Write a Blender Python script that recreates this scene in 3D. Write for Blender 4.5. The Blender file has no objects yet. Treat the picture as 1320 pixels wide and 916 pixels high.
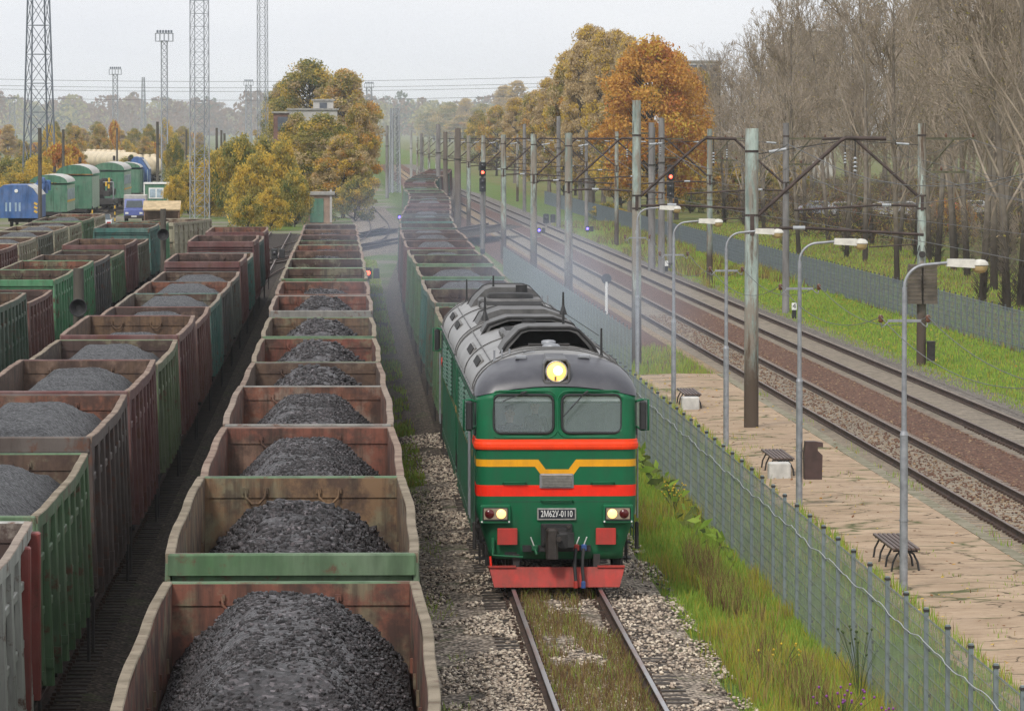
import bpy, math, random
import numpy as np
from mathutils import Vector, Matrix, Euler

S = bpy.context.scene
COL = S.collection
PI = math.pi
rnd = random.Random(11)
F = 6600.0            # focal length in photo pixels
HC = 8.45             # camera height above the rail heads
VX, VY = 447.0, 165.0 # vanishing point of the tracks in the photo

# ------------------------------------------------------------------ camera
cam = bpy.data.cameras.new('camera')
cam.sensor_width = 36.0
cam.lens = F / 1320.0 * 36.0
cam.clip_start = 1.0
cam.clip_end = 20000.0
camo = bpy.data.objects.new('camera', cam)
camo.location = (0, 0, HC)
camo.rotation_euler = (PI / 2 - math.atan(293.0 / F), 0, -math.atan(213.0 / F))
COL.objects.link(camo)
S.camera = camo

# ------------------------------------------------------------------ sky, sun, exposure
w = bpy.data.worlds.new('World')
S.world = w
w.use_nodes = True
nt = w.node_tree
nt.nodes.clear()
sky = nt.nodes.new('ShaderNodeTexSky')
sky.sky_type = 'NISHITA'
sky.sun_disc = False
sky.sun_elevation = math.radians(46)
sky.sun_rotation = math.radians(205)
sky.air_density = 1.6
sky.dust_density = 4.0
sky.ozone_density = 1.0
hs = nt.nodes.new('ShaderNodeHueSaturation')
hs.inputs['Saturation'].default_value = 0.16
mixw = nt.nodes.new('ShaderNodeMix')
mixw.data_type = 'RGBA'
mixw.inputs[0].default_value = 0.72
mixw.inputs[7].default_value = (11.4, 11.55, 12.0, 1)      # the even light of a closed cloud deck
bg = nt.nodes.new('ShaderNodeBackground')
bg.inputs['Strength'].default_value = 0.073
wo = nt.nodes.new('ShaderNodeOutputWorld')
nt.links.new(sky.outputs[0], hs.inputs['Color'])
nt.links.new(hs.outputs[0], mixw.inputs[6])
tcw = nt.nodes.new('ShaderNodeTexCoord')
mpw = nt.nodes.new('ShaderNodeMapping'); mpw.inputs['Scale'].default_value = (9, 9, 40)
nzw = nt.nodes.new('ShaderNodeTexNoise'); nzw.inputs['Scale'].default_value = 1.0; nzw.inputs['Detail'].default_value = 4
rmw = nt.nodes.new('ShaderNodeValToRGB')                       # soft tone of the cloud deck
rmw.color_ramp.elements[0].position = .3; rmw.color_ramp.elements[0].color = (.92, .93, .95, 1)
rmw.color_ramp.elements[1].position = .7; rmw.color_ramp.elements[1].color = (1.04, 1.04, 1.03, 1)
mlw = nt.nodes.new('ShaderNodeMix'); mlw.data_type = 'RGBA'; mlw.blend_type = 'MULTIPLY'; mlw.inputs[0].default_value = 1.0
nt.links.new(tcw.outputs['Generated'], mpw.inputs[0]); nt.links.new(mpw.outputs[0], nzw.inputs[0]); nt.links.new(nzw.outputs[0], rmw.inputs[0])
nt.links.new(mixw.outputs[2], mlw.inputs[6]); nt.links.new(rmw.outputs[0], mlw.inputs[7])
nt.links.new(mlw.outputs[2], bg.inputs['Color'])
nt.links.new(bg.outputs[0], wo.inputs['Surface'])

sl = bpy.data.lights.new('sun', 'SUN')
sl.energy = 1.5
sl.angle = math.radians(11)
sl.color = (1.0, 0.95, 0.88)
so = bpy.data.objects.new('sun', sl)
so.rotation_euler = (math.radians(44), 0, math.radians(-25))
COL.objects.link(so)

S.view_settings.view_transform = 'Standard'
S.view_settings.look = 'None'
S.view_settings.gamma = 1.0
S.view_settings.exposure = 0.60
S.view_settings.use_curve_mapping = False
S.cycles.max_bounces = 6
S.cycles.diffuse_bounces = 3
S.cycles.glossy_bounces = 2
S.cycles.transparent_max_bounces = 12
S.cycles.volume_bounces = 1
S.cycles.volume_step_rate = 1.0
S.cycles.use_adaptive_sampling = False
S.cycles.use_denoising = True
S.cycles.denoising_prefilter = 'NONE'
S.cycles.denoising_input_passes = 'RGB_ALBEDO_NORMAL'
S.cycles.denoising_quality = 'HIGH'

# ------------------------------------------------------------------ helpers
def tag(o, label=None, cat=None, group=None, kind=None):
    if label: o['label'] = label
    if cat: o['category'] = cat
    if group: o['group'] = group
    if kind: o['kind'] = kind
    return o

def thing(name, label, cat, loc=(0, 0, 0), rotz=0.0, group=None):
    o = bpy.data.objects.new(name, None)
    o.empty_display_size = 0.2
    o.location = loc
    o.rotation_euler = (0, 0, rotz)
    COL.objects.link(o)
    return tag(o, label, cat, group)

CHILD = {}
def link(name, mesh, parent=None, loc=None, color=None):
    o = bpy.data.objects.new(name, mesh)
    COL.objects.link(o)
    if parent is not None:
        o.parent = parent
        CHILD.setdefault(parent.name, []).append(o)
    if loc is not None: o.location = loc
    if color is not None: o.color = (*color, 1)
    return o

def copy_tree(o, parent=None):
    c = o.copy()
    COL.objects.link(c)
    if parent is not None:
        c.parent = parent
        CHILD.setdefault(parent.name, []).append(c)
    for ch in list(CHILD.get(o.name, [])):
        copy_tree(ch, c)
    return c

def kids(o, name=None):
    out = []
    for c in CHILD.get(o.name, []):
        if name is None or c.name.split('.')[0] == name: out.append(c)
        out += kids(c, name)
    return out

class MB:
    """collects faces; build() links them as one mesh object"""
    def __init__(self):
        self.v = []; self.f = []; self.m = []; self.s = []
    def add(self, vs, fs, mi=0, smooth=False, M=None):
        b = len(self.v)
        if M is not None: vs = [tuple(M @ Vector(v)) for v in vs]
        self.v += [tuple(v) for v in vs]
        for f in fs:
            self.f.append(tuple(i + b for i in f)); self.m.append(mi); self.s.append(smooth)
        return self
    def box(self, c, s, mi=0, M=None, taper=1.0):
        x, y, z = s[0] / 2, s[1] / 2, s[2] / 2
        vs = []
        for k, (i, j) in enumerate(((-1, -1), (1, -1), (1, 1), (-1, 1))): vs.append((i * x, j * y, -z))
        for k, (i, j) in enumerate(((-1, -1), (1, -1), (1, 1), (-1, 1))): vs.append((i * x * taper, j * y * taper, z))
        T = Matrix.Translation(Vector(c))
        if M is not None: T = T @ M
        return self.add(vs, [(3, 2, 1, 0), (4, 5, 6, 7), (0, 1, 5, 4), (1, 2, 6, 5), (2, 3, 7, 6), (3, 0, 4, 7)], mi, False, T)
    def rbox(self, c, s, r=0.02, mi=0, M=None):
        """box with chamfered vertical & top edges"""
        x, y, z = s[0] / 2, s[1] / 2, s[2] / 2
        def ring(dx, dy, zz, cc):
            return [(-dx + cc, -dy, zz), (dx - cc, -dy, zz), (dx, -dy + cc, zz), (dx, dy - cc, zz), (dx - cc, dy, zz), (-dx + cc, dy, zz), (-dx, dy - cc, zz), (-dx, -dy + cc, zz)]
        vs = ring(x, y, -z, r) + ring(x, y, z - r, r) + ring(x - r, y - r, z, r * .5)
        fs = [tuple(range(7, -1, -1)), tuple(range(16, 24))]
        for l in (0, 8):
            for i in range(8):
                j = (i + 1) % 8
                fs.append((l + i, l + j, l + 8 + j, l + 8 + i))
        T = Matrix.Translation(Vector(c))
        if M is not None: T = T @ M
        return self.add(vs, fs, mi, False, T)
    def tube(self, p0, p1, r0, r1=None, n=8, mi=0, caps=True, smooth=True):
        if r1 is None: r1 = r0
        p0 = Vector(p0); p1 = Vector(p1)
        d = (p1 - p0)
        if d.length < 1e-6: return self
        d.normalize()
        a = d.orthogonal().normalized(); b = d.cross(a)
        vs = []
        for (p, r) in ((p0, r0), (p1, r1)):
            for k in range(n):
                t = 2 * PI * k / n
                vs.append(p + a * (r * math.cos(t)) + b * (r * math.sin(t)))
        fs = [(k, (k + 1) % n, n + (k + 1) % n, n + k) for k in range(n)]
        self.add(vs, fs, mi, smooth)
        if caps:
            self.add(vs, [tuple(range(n - 1, -1, -1)), tuple(range(n, 2 * n))], mi, False)
        return self
    def path(self, pts, r, n=6, mi=0, smooth=True):
        pts = [Vector(p) for p in pts]
        rs = r if isinstance(r, (list, tuple)) else [r] * len(pts)
        vs = []
        prev = None
        for i, p in enumerate(pts):
            d = (pts[min(i + 1, len(pts) - 1)] - pts[max(i - 1, 0)])
            if d.length < 1e-9: d = Vector((0, 0, 1))
            d.normalize()
            if prev is None: a = d.orthogonal().normalized()
            else:
                a = prev - d * prev.dot(d)
                a = a.normalized() if a.length > 1e-6 else d.orthogonal().normalized()
            prev = a
            b = d.cross(a)
            for k in range(n):
                t = 2 * PI * k / n
                vs.append(p + a * (rs[i] * math.cos(t)) + b * (rs[i] * math.sin(t)))
        fs = []
        for i in range(len(pts) - 1):
            for k in range(n):
                fs.append((i * n + k, i * n + (k + 1) % n, (i + 1) * n + (k + 1) % n, (i + 1) * n + k))
        self.add(vs, fs, mi, smooth)
        L = len(pts)
        self.add(vs, [tuple(range(n - 1, -1, -1)), tuple(range((L - 1) * n, L * n))], mi, False)
        return self
    def lathe(self, prof, c=(0, 0, 0), n=12, mi=0, axis='z', smooth=True):
        vs = []
        for (r, z) in prof:
            for k in range(n):
                t = 2 * PI * k / n
                x, y = r * math.cos(t), r * math.sin(t)
                if axis == 'z': vs.append((c[0] + x, c[1] + y, c[2] + z))
                elif axis == 'x': vs.append((c[0] + z, c[1] + x, c[2] + y))
                else: vs.append((c[0] + x, c[1] + z, c[2] + y))
        fs = []
        for i in range(len(prof) - 1):
            for k in range(n):
                fs.append((i * n + k, i * n + (k + 1) % n, (i + 1) * n + (k + 1) % n, (i + 1) * n + k))
        self.add(vs, fs, mi, smooth)
        self.add(vs, [tuple(range(n - 1, -1, -1)), tuple(range((len(prof) - 1) * n, len(prof) * n))], mi, False)
        return self
    def prism(self, poly, y0, y1, mi=0, M=None, axis='y'):
        """polygon in the x-z plane pushed along y (or x-y along z, y-z along x)"""
        n = len(poly)
        def P(a, b, t):
            return (a, t, b) if axis == 'y' else ((a, b, t) if axis == 'z' else (t, a, b))
        vs = [P(a, b, y0) for a, b in poly] + [P(a, b, y1) for a, b in poly]
        fs = [tuple(range(n)), tuple(range(2 * n - 1, n - 1, -1))]
        fs += [(i, n + i, n + (i + 1) % n, (i + 1) % n) for i in range(n)]
        return self.add(vs, fs, mi, False, M)
    def mesh(self, name, mats):
        me = bpy.data.meshes.new(name)
        me.from_pydata(self.v, [], self.f)
        me.polygons.foreach_set('material_index', np.array(self.m, dtype=np.int32))
        me.polygons.foreach_set('use_smooth', np.array(self.s, dtype=bool))
        for m in (mats if isinstance(mats, (list, tuple)) else [mats]): me.materials.append(m)
        me.update()
        return me
    def build(self, name, mats, parent=None, loc=None, color=None, fix=False):
        me = self.mesh(name, mats)
        if fix: fix_normals(me)
        return link(name, me, parent, loc, color)

def fix_normals(me):
    import bmesh
    bm = bmesh.new(); bm.from_mesh(me)
    bmesh.ops.recalc_face_normals(bm, faces=bm.faces)
    bm.to_mesh(me); bm.free()

def np_mesh(name, V, Fq, mats, mi=None, smooth=False):
    """V (n,3), Fq (m,k) arrays"""
    V = np.asarray(V, dtype=np.float32); Fq = np.asarray(Fq, dtype=np.int32)
    me = bpy.data.meshes.new(name)
    k = Fq.shape[1]
    me.vertices.add(len(V)); me.vertices.foreach_set('co', V.ravel())
    me.loops.add(Fq.size); me.loops.foreach_set('vertex_index', Fq.ravel())
    me.polygons.add(len(Fq))
    me.polygons.foreach_set('loop_start', np.arange(0, Fq.size, k, dtype=np.int32))
    me.polygons.foreach_set('loop_total', np.full(len(Fq), k, dtype=np.int32))
    if mi is not None: me.polygons.foreach_set('material_index', np.asarray(mi, dtype=np.int32))
    if smooth: me.polygons.foreach_set('use_smooth', np.ones(len(Fq), dtype=bool))
    for m in (mats if isinstance(mats, (list, tuple)) else [mats]): me.materials.append(m)
    me.update(calc_edges=True)
    return me

def sstep(a, b, x):
    t = min(1.0, max(0.0, (x - a) / (b - a)))
    return t * t * (3 - 2 * t)

def zr(y):            # the right-hand line runs very slightly downhill
    return -0.1 - 0.0021 * min(max(y, 0), 900)

def GZ(x, y):         # ground height
    t = sstep(5.2, 9.0, x)
    z = -0.34 * (1 - t) + t * (zr(y) - 0.32)
    if 8.6 < x < 13.5 and y < 182: z = zr(y) + (-.1 if x < 9 else .09)
    return z

def W(px, py, d):     # photo pixel at a known distance -> point
    return Vector(((px - VX) * d / F, d, HC - (py - VY) * d / F))

def interp(pts, y):
    if y <= pts[0][0]: return pts[0][1]
    for (a, b), (c, d) in zip(pts, pts[1:]):
        if y <= c: return b + (d - b) * sstep(0, 1, (y - a) / (c - a)) if False else b + (d - b) * (y - a) / (c - a)
    return pts[-1][1]

# value noise on arrays
_ns = np.random.RandomState(5)
_tab = _ns.rand(256, 256)
def vnoise(x, y):
    xi = np.floor(x).astype(int); yi = np.floor(y).astype(int)
    fx = x - xi; fy = y - yi
    fx = fx * fx * (3 - 2 * fx); fy = fy * fy * (3 - 2 * fy)
    a = _tab[xi % 256, yi % 256]; b = _tab[(xi + 1) % 256, yi % 256]
    c = _tab[xi % 256, (yi + 1) % 256]; d = _tab[(xi + 1) % 256, (yi + 1) % 256]
    return (a * (1 - fx) + b * fx) * (1 - fy) + (c * (1 - fx) + d * fx) * fy
def fbm(x, y, o=4):
    s = 0; a = .5
    for i in range(o):
        s = s + a * vnoise(x * 2 ** i + 17.3 * i, y * 2 ** i + 9.1 * i); a *= .5
    return s

# ------------------------------------------------------------------ materials
class NB:
    def __init__(self, name):
        self.m = bpy.data.materials.new(name); self.m.use_nodes = True
        self.t = self.m.node_tree
        self.b = self.t.nodes['Principled BSDF']
        self.out = self.t.nodes['Material Output']
    def n(self, typ, **kw):
        nd = self.t.nodes.new(typ)
        for k, v in kw.items(): setattr(nd, k, v)
        return nd
    def l(self, a, b): self.t.links.new(a, b)
    def inp(self, sock, v):
        if hasattr(v, 'is_linked') or isinstance(v, bpy.types.NodeSocket): self.l(v, sock)
        else:
            if isinstance(v, (tuple, list)) and len(v) == 3 and sock.type == 'RGBA': v = (*v, 1)
            sock.default_value = v
    def coord(self, scale=(1, 1, 1), rand=True, kind='Object'):
        tc = self.n('ShaderNodeTexCoord')
        mp = self.n('ShaderNodeMapping')
        mp.inputs['Scale'].default_value = scale if not isinstance(scale, (int, float)) else (scale,) * 3
        self.l(tc.outputs[kind], mp.inputs['Vector'])
        if rand:
            oi = self.n('ShaderNodeObjectInfo')
            mu = self.n('ShaderNodeMath', operation='MULTIPLY'); mu.inputs[1].default_value = 91.7
            self.l(oi.outputs['Random'], mu.inputs[0])
            self.l(mu.outputs[0], mp.inputs['Location'])
        return mp.outputs[0]
    def noise(self, scale=3, detail=4, rough=.55, vec=None, sc3=(1, 1, 1), rand=True):
        nd = self.n('ShaderNodeTexNoise')
        nd.inputs['Scale'].default_value = scale; nd.inputs['Detail'].default_value = detail; nd.inputs['Roughness'].default_value = rough
        self.l(vec if vec is not None else self.coord(sc3, rand), nd.inputs['Vector'])
        return nd.outputs[0]
    def voro(self, scale=10, feature='F1', sc3=(1, 1, 1), rand=False, out='Color'):
        nd = self.n('ShaderNodeTexVoronoi', feature=feature)
        nd.inputs['Scale'].default_value = scale
        self.l(self.coord(sc3, rand), nd.inputs['Vector'])
        return nd.outputs[out]
    def ramp(self, fac, stops):
        r = self.n('ShaderNodeValToRGB')
        e = r.color_ramp.elements
        while len(e) < len(stops): e.new(.5)
        for i, (p, c) in enumerate(stops):
            e[i].position = p
            e[i].color = (c, c, c, 1) if isinstance(c, (int, float)) else (*c, 1)
        self.inp(r.inputs[0], fac)
        return r.outputs[0]
    def mix(self, fac, a, b, mode='MIX'):
        m = self.n('ShaderNodeMix', data_type='RGBA', blend_type=mode)
        self.inp(m.inputs[0], fac); self.inp(m.inputs[6], a); self.inp(m.inputs[7], b)
        return m.outputs[2]
    def math(self, op, a, b=0.0):
        m = self.n('ShaderNodeMath', operation=op)
        self.inp(m.inputs[0], a); self.inp(m.inputs[1], b)
        return m.outputs[0]
    def xyz(self):
        tc = self.n('ShaderNodeTexCoord'); s = self.n('ShaderNodeSeparateXYZ')
        self.l(tc.outputs['Object'], s.inputs[0]); return s.outputs
    def objcolor(self): return self.n('ShaderNodeObjectInfo').outputs['Color']
    def objrand(self): return self.n('ShaderNodeObjectInfo').outputs['Random']
    def bump(self, h, strength=.3, dist=.02):
        b = self.n('ShaderNodeBump'); b.inputs['Strength'].default_value = strength; b.inputs['Distance'].default_value = dist
        self.l(h, b.inputs['Height']); self.l(b.outputs[0], self.b.inputs['Normal'])
    def fin(self, color, rough=.8, metal=0.0, spec=None):
        self.inp(self.b.inputs['Base Color'], color); self.inp(self.b.inputs['Roughness'], rough)
        self.b.inputs['Metallic'].default_value = metal
        if spec is not None: self.b.inputs['Specular IOR Level'].default_value = spec
        return self.m

def vary(name, col, rough=.8, amount=.3, scale=4, sc3=(1, 1, 1), bump=0, metal=0, spec=None, col2=None, detail=5):
    b = NB(name)
    nz = b.noise(scale, detail, .6, sc3=sc3)
    if col2 is None: col2 = tuple(c * (1 - amount * 1.3) for c in col)
    c = b.mix(b.ramp(nz, [(.3, 0.0), (.7, 1.0)]), col2, tuple(min(1, x * (1 + amount * .5)) for x in col))
    if bump: b.bump(nz, bump)
    return b.fin(c, rough, metal, spec)

def emis(name, col, strength):
    b = NB(name)
    b.inp(b.b.inputs['Emission Color'], col); b.b.inputs['Emission Strength'].default_value = strength
    return b.fin(col, .4)

def steel_paint(name, worn=.5, rust=(.10, .045, .028), rough=.62, fixed=None):
    """old railway paint in the object's own colour, with rust and run-down dirt"""
    b = NB(name)
    base = fixed if fixed is not None else b.objcolor()
    c = b.mix(b.ramp(b.noise(.9, 5, .6), [(.3, 0.0), (.75, .55)]), base, b.mix(.5, base, (.35, .33, .30)))
    c = b.mix(b.ramp(b.noise(3.2, 5, .65, sc3=(1, 1, .18)), [(.45, 0.0), (.72, .75)]), c, b.mix(.7, base, (.02, .018, .016)))
    c = b.mix(b.ramp(b.noise(2.6, 9, .72), [(.66 - .14 * worn, 0.0), (.72 - .12 * worn, .9)]), c, rust)
    b.bump(b.noise(9, 4, .6), .15)
    return b.fin(c, rough, 0, .35)

M = {}
M['wagon'] = steel_paint('wagon_paint', .8)
def _inner():
    b = NB('wagon_inner_steel')
    r = b.n('ShaderNodeObjectInfo').outputs['Alpha']
    c = b.ramp(r, [(0.0, (.075, .052, .046)), (.5, (.20, .125, .07)), (1.0, (.185, .066, .05))])
    c = b.mix(b.ramp(b.noise(1.6, 6, .65), [(.5, 0.0), (.6, .75)]), c, b.mix(.6, b.objcolor(), (.26, .2, .15)))
    c = b.mix(b.ramp(b.noise(2.2, 8, .7), [(.46, 0.0), (.6, .8)]), c, (.06, .04, .035))
    c = b.mix(b.ramp(b.noise(3.6, 6, .68, sc3=(1, 1, .10)), [(.46, 0.0), (.66, .85)]), c, (.045, .032, .027))
    b.bump(b.noise(7, 5, .6), .2)
    return b.fin(c, .85, 0, .2)
M['inner'] = _inner()
def _rail_top():
    b = NB('dusty_top_rail')
    c = b.mix(b.ramp(b.noise(1.5, 6, .65), [(.4, 0.0), (.65, 1.0)]), (.29, .225, .175), (.15, .105, .08))
    c = b.mix(.18, c, b.objcolor())
    c = b.mix(b.ramp(b.noise(6, 6, .7), [(.55, 0.0), (.68, .7)]), c, (.10, .055, .04))
    return b.fin(c, .9, 0, .2)
M['toprail'] = _rail_top()
M['under'] = vary('bogie_black', (.028, .024, .022), .8, .5, 5)
M['wheel'] = vary('wheel_steel', (.06, .05, .045), .5, .4, 6, metal=.5)
def _coal(name, a, bcol, sc):
    b = NB(name)
    v = b.voro(sc, rand=True)
    s = b.n('ShaderNodeSeparateColor'); b.l(v, s.inputs[0])
    c = b.ramp(s.outputs[0], [(0.0, a), (.35, tuple(x * .6 for x in bcol)), (.85, bcol), (1.0, tuple(min(1, x * 3.0) for x in bcol))])
    c = b.mix(b.ramp(b.noise(.7, 4, .6), [(.35, 0.0), (.7, .5)]), c, a)
    nz = b.noise(sc * .8, 5, .7)
    b.bump(nz, .8, .05)
    return b.fin(c, b.ramp(s.outputs[1], [(0.0, .38), (1.0, .75)]), 0, .45)
M['coal'] = _coal('coal_lumps', (.008, .0072, .0078), (.062, .054, .057), 22)
M['coaldust'] = _coal('coal_fines', (.010, .010, .0115), (.029, .0285, .031), 26)
M['concrete'] = vary('concrete', (.30, .29, .27), .9, .3, 2.2, bump=.2)
M['galv'] = vary('galvanised_steel', (.30, .31, .33), .5, .25, 6, metal=.35)
M['black'] = vary('black_iron', (.018, .018, .019), .6, .3, 5)
M['dark'] = vary('dark_steel', (.035, .03, .028), .7, .4, 4)
M['white'] = vary('white_paint', (.72, .72, .70), .6, .12, 5)
M['rubber'] = vary('rubber', (.02, .02, .021), .7, .2, 8)
M['wire'] = vary('wire', (.10, .10, .10), .6, .2, 1)
# ================================================================== SETTING: ground, ballast, tracks, platform
def grass_mix(b, sc=1.0, a=(.08, .13, .025), c2=(.14, .21, .04), dry=(.17, .135, .06), dryamt=.5):
    c = b.mix(b.ramp(b.noise(.9 * sc, 6, .65, rand=False), [(.35, 0.0), (.65, 1.0)]), a, c2)
    c = b.mix(b.ramp(b.noise(5.5 * sc, 6, .7, rand=False), [(.35, 0.0), (.7, .7)]), c, tuple(x * .45 for x in a))
    c = b.mix(b.ramp(b.noise(.22 * sc, 7, .65, rand=False), [(.60 - .16 * dryamt, 0.0), (.72 - .1 * dryamt, .85)]), c, dry)
    return c

def ground_mat():
    b = NB('ground_soil_and_grass')
    X = b.xyz()
    wob = b.math('MULTIPLY', b.math('SUBTRACT', b.noise(.12, 6, .65, rand=False), .5), 5.0)
    wob2 = b.math('MULTIPLY', b.math('SUBTRACT', b.noise(1.3, 5, .65, rand=False), .5), 1.1)
    xw = b.math('ADD', X[0], wob2)
    # yard soil: dark brown with coal dust, moss
    soil = b.mix(b.ramp(b.noise(2.6, 8, .7, rand=False), [(.35, 0.0), (.65, 1.0)]), (.034, .026, .019), (.10, .076, .055))
    sp = b.n('ShaderNodeSeparateColor'); b.l(b.voro(13), sp.inputs[0])
    soil = b.mix(b.ramp(sp.outputs[0], [(.72, 0.0), (.85, .75)]), soil, (.19, .165, .14))
    soil = b.mix(b.ramp(b.noise(.75, 6, .7, rand=False), [(.55, 0.0), (.64, .8)]), soil, (.06, .085, .02))
    # far yard: gravel, grass in large patches
    far = b.mix(b.ramp(b.noise(.07, 6, .7, rand=False), [(.42, 0.0), (.55, 1.0)]), (.20, .175, .15), grass_mix(b, .4))
    soil = b.mix(b.ramp(b.math('DIVIDE', X[1], 1000.0), [(.24, 0.0), (.32, 1.0)]), soil, far)
    grass = grass_mix(b, 1.0)
    # lawn leaf litter under the trees (beyond the far fence)
    litter = b.mix(b.ramp(b.noise(.35, 8, .7, rand=False), [(.42, 0.0), (.62, .85)]), grass, (.16, .10, .055))
    litter = b.mix(b.ramp(b.noise(.11, 6, .7, rand=False), [(.60, 0.0), (.72, .6)]), litter, (.30, .16, .04))
    xs = b.math('DIVIDE', b.math('ADD', xw, 50.0), 100.0)     # x=-50..50 -> 0..1
    c = b.mix(b.ramp(xs, [(.545, 0.0), (.56, 1.0)]), soil, grass)
    c = b.mix(b.ramp(xs, [(.775, 0.0), (.80, 1.0)]), c, litter)
    b.bump(b.noise(9, 6, .7, rand=False), .5, .05)
    return b.fin(c, .95, 0, .1)
M['ground'] = ground_mat()
xs = [-4000, -2200, -900, -400, -200, -120, -80, -50, -35, -25, -15, -8, -4, 0, 3, 5.2, 5.8, 6.4, 7, 7.6, 8.2, 8.8, 9.2, 10, 12, 13.4, 14, 17, 20, 23, 26, 30, 36, 45, 60, 90, 140, 220, 400, 900, 2200, 4000]
ys = [-60, 0, 40, 60, 70, 80, 90, 100, 110, 120, 135, 150, 170, 181.5, 183, 190, 215, 240, 270, 300, 340, 400, 470, 560, 680, 820, 1000, 1300, 1700, 2300, 3200, 4500, 6500, 10500]
gv = [(x, y, GZ(x, y)) for y in ys for x in xs]
gf = [(j * len(xs) + i, j * len(xs) + i + 1, (j + 1) * len(xs) + i + 1, (j + 1) * len(xs) + i) for j in range(len(ys) - 1) for i in range(len(xs) - 1)]
g = MB(); g.add(gv, gf, 0, True)
tag(g.build('ground', M['ground']), kind='structure')

# ---- ballast
def stone_mat(name, dark, mid, light, scale=15, soil=(.05, .042, .035), soilamt=.5, gs=None):
    b = NB(name)
    nd = b.n('ShaderNodeTexVoronoi', feature='F1'); nd.inputs['Scale'].default_value = scale
    b.l(b.coord(1, False), nd.inputs['Vector'])
    s = b.n('ShaderNodeSeparateColor'); b.l(nd.outputs['Color'], s.inputs[0])
    c = b.ramp(s.outputs[0], [(0.0, dark), (.5, mid), (1.0, light)])
    c = b.mix(b.ramp(nd.outputs['Distance'], [(.35, 0.0), (.75, .85)]), c, tuple(x * .25 for x in dark))
    c = b.mix(b.ramp(b.noise(.8, 7, .7, rand=False), [(.62 - .2 * soilamt, 0.0), (.75 - .16 * soilamt, .85)]), c, soil)
    if gs: c = b.mix(b.ramp(b.noise(1.1, 7, .7, rand=False), [(.56, 0.0), (.66, .75)]), c, gs)
    b.bump(nd.outputs['Distance'], .9, .04)
    return b.fin(c, .9, 0, .2)
M['bal_pale'] = stone_mat('pale_ballast', (.05, .04, .032), (.34, .275, .215), (.62, .53, .43), 15, soilamt=.35, gs=(.055, .075, .02))
M['bal_mid'] = stone_mat('worn_brown_ballast', (.035, .028, .022), (.13, .10, .078), (.28, .23, .18), 14, (.07, .055, .04), .5, gs=(.07, .10, .03))
M['bal_dark'] = stone_mat('oily_dark_ballast', (.022, .016, .011), (.068, .05, .037), (.15, .12, .09), 14, (.035, .026, .018), .5, gs=(.05, .07, .02))
M['bal_red'] = stone_mat('brown_ballast', (.075, .038, .025), (.165, .083, .055), (.25, .145, .10), 12, (.14, .072, .047), .4)
M['bal_tan'] = stone_mat('sandy_ballast', (.17, .115, .065), (.36, .26, .155), (.46, .35, .225), 16, (.33, .235, .14), .6)
M['bal_grey'] = stone_mat('grey_ballast', (.12, .105, .09), (.2, .175, .15), (.29, .26, .225), 14, (.2, .175, .15), .5)

def strip(name, xf, ystart, yend, offs, mat, step=8.0, label=None):
    """sheet that follows a centre line; offs = [(dx, z)] across"""
    V = []; n = len(offs); y = ystart; rows = 0
    while True:
        cx, cz = xf(y)
        for (dx, z) in offs: V.append((cx + dx, y, cz + z))
        rows += 1
        if y >= yend: break
        y = min(y + step, yend)
    Fc = [(j * n + i, j * n + i + 1, (j + 1) * n + i + 1, (j + 1) * n + i) for j in range(rows - 1) for i in range(n - 1)]
    m = MB(); m.add(V, Fc, 0, False)
    return tag(m.build(name, mat), kind='structure')

# centre lines: y -> (x, z of the rail heads)
TRAIN = [(40, 3.86), (94, 3.84), (240, 3.95), (285, 4.35), (330, 5.3), (375, 6.1), (430, 6.15), (470, 6.6), (520, 8.0), (600, 10.8), (700, 13.5), (900, 17)]
def smooth_line(pts):
    P = np.array(pts, float)
    yy = np.arange(P[0, 0], P[-1, 0], 4.0)
    xx = np.interp(yy, P[:, 0], P[:, 1])
    k = np.ones(9) / 9
    xs_ = np.convolve(np.pad(xx, 4, mode='edge'), k, 'valid')
    return list(zip(yy.tolist(), xs_.tolist()))
TRAIN = smooth_line(TRAIN)
def c_train(y): return (interp(TRAIN, y), 0.0)
def c_mid(y): return (-0.62 - 0.0012 * max(0, y - 60), 0.0)
def c_left(y): return (-5.38, 0.0)
def c_l2(y): return (-11.25 + (0 if y < 283 else (y - 283) * .14), -0.05)
def c_l3(y): return (-16.2, -0.05)
def c_l4(y): return (-25.2, 0.0)
def c_r1(y): return (15.7 - 0.0018 * y + 0.00001 * max(0, y - 500) ** 2 * 0.0, zr(y))
def c_r2(y): return (19.9 - 0.0018 * y, zr(y))

bed = lambda hw, z=-.2: [(-hw - .9, z - .16), (-hw, z), (hw, z), (hw + .9, z - .16)]
strip('ballast_bed', c_train, 135, 900, [(-2.1, -.335), (-1.55, -.235), (-.6, -.2), (.6, -.2), (1.45, -.228), (2.05, -.31)], M['bal_mid'])
strip('ballast_bed', c_train, 44, 135, [(-2.45, -.335), (-1.7, -.245), (-.95, -.222), (-.6, -.2), (.6, -.2), (.95, -.222), (1.45, -.228), (2.05, -.31)], M['bal_pale'])
strip('ballast_bed', c_mid, 30, 420, bed(1.45, -.215), M['bal_dark'])
strip('ballast_bed', c_left, 30, 420, bed(1.45, -.215), M['bal_dark'])
strip('ballast_bed', c_l2, 100, 460, bed(1.45, -.215), M['bal_dark'])
strip('ballast_bed', c_l3, 140, 460, bed(1.45, -.215), M['bal_dark'])
strip('ballast_bed', c_l4, 300, 700, bed(1.45, -.215), M['bal_dark'])
strip('ballast_bed', c_r1, 44, 1500, [(-2.3, -.33), (-1.5, -.2), (1.35, -.2), (1.352, -.204)], M['bal_tan'])
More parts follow.
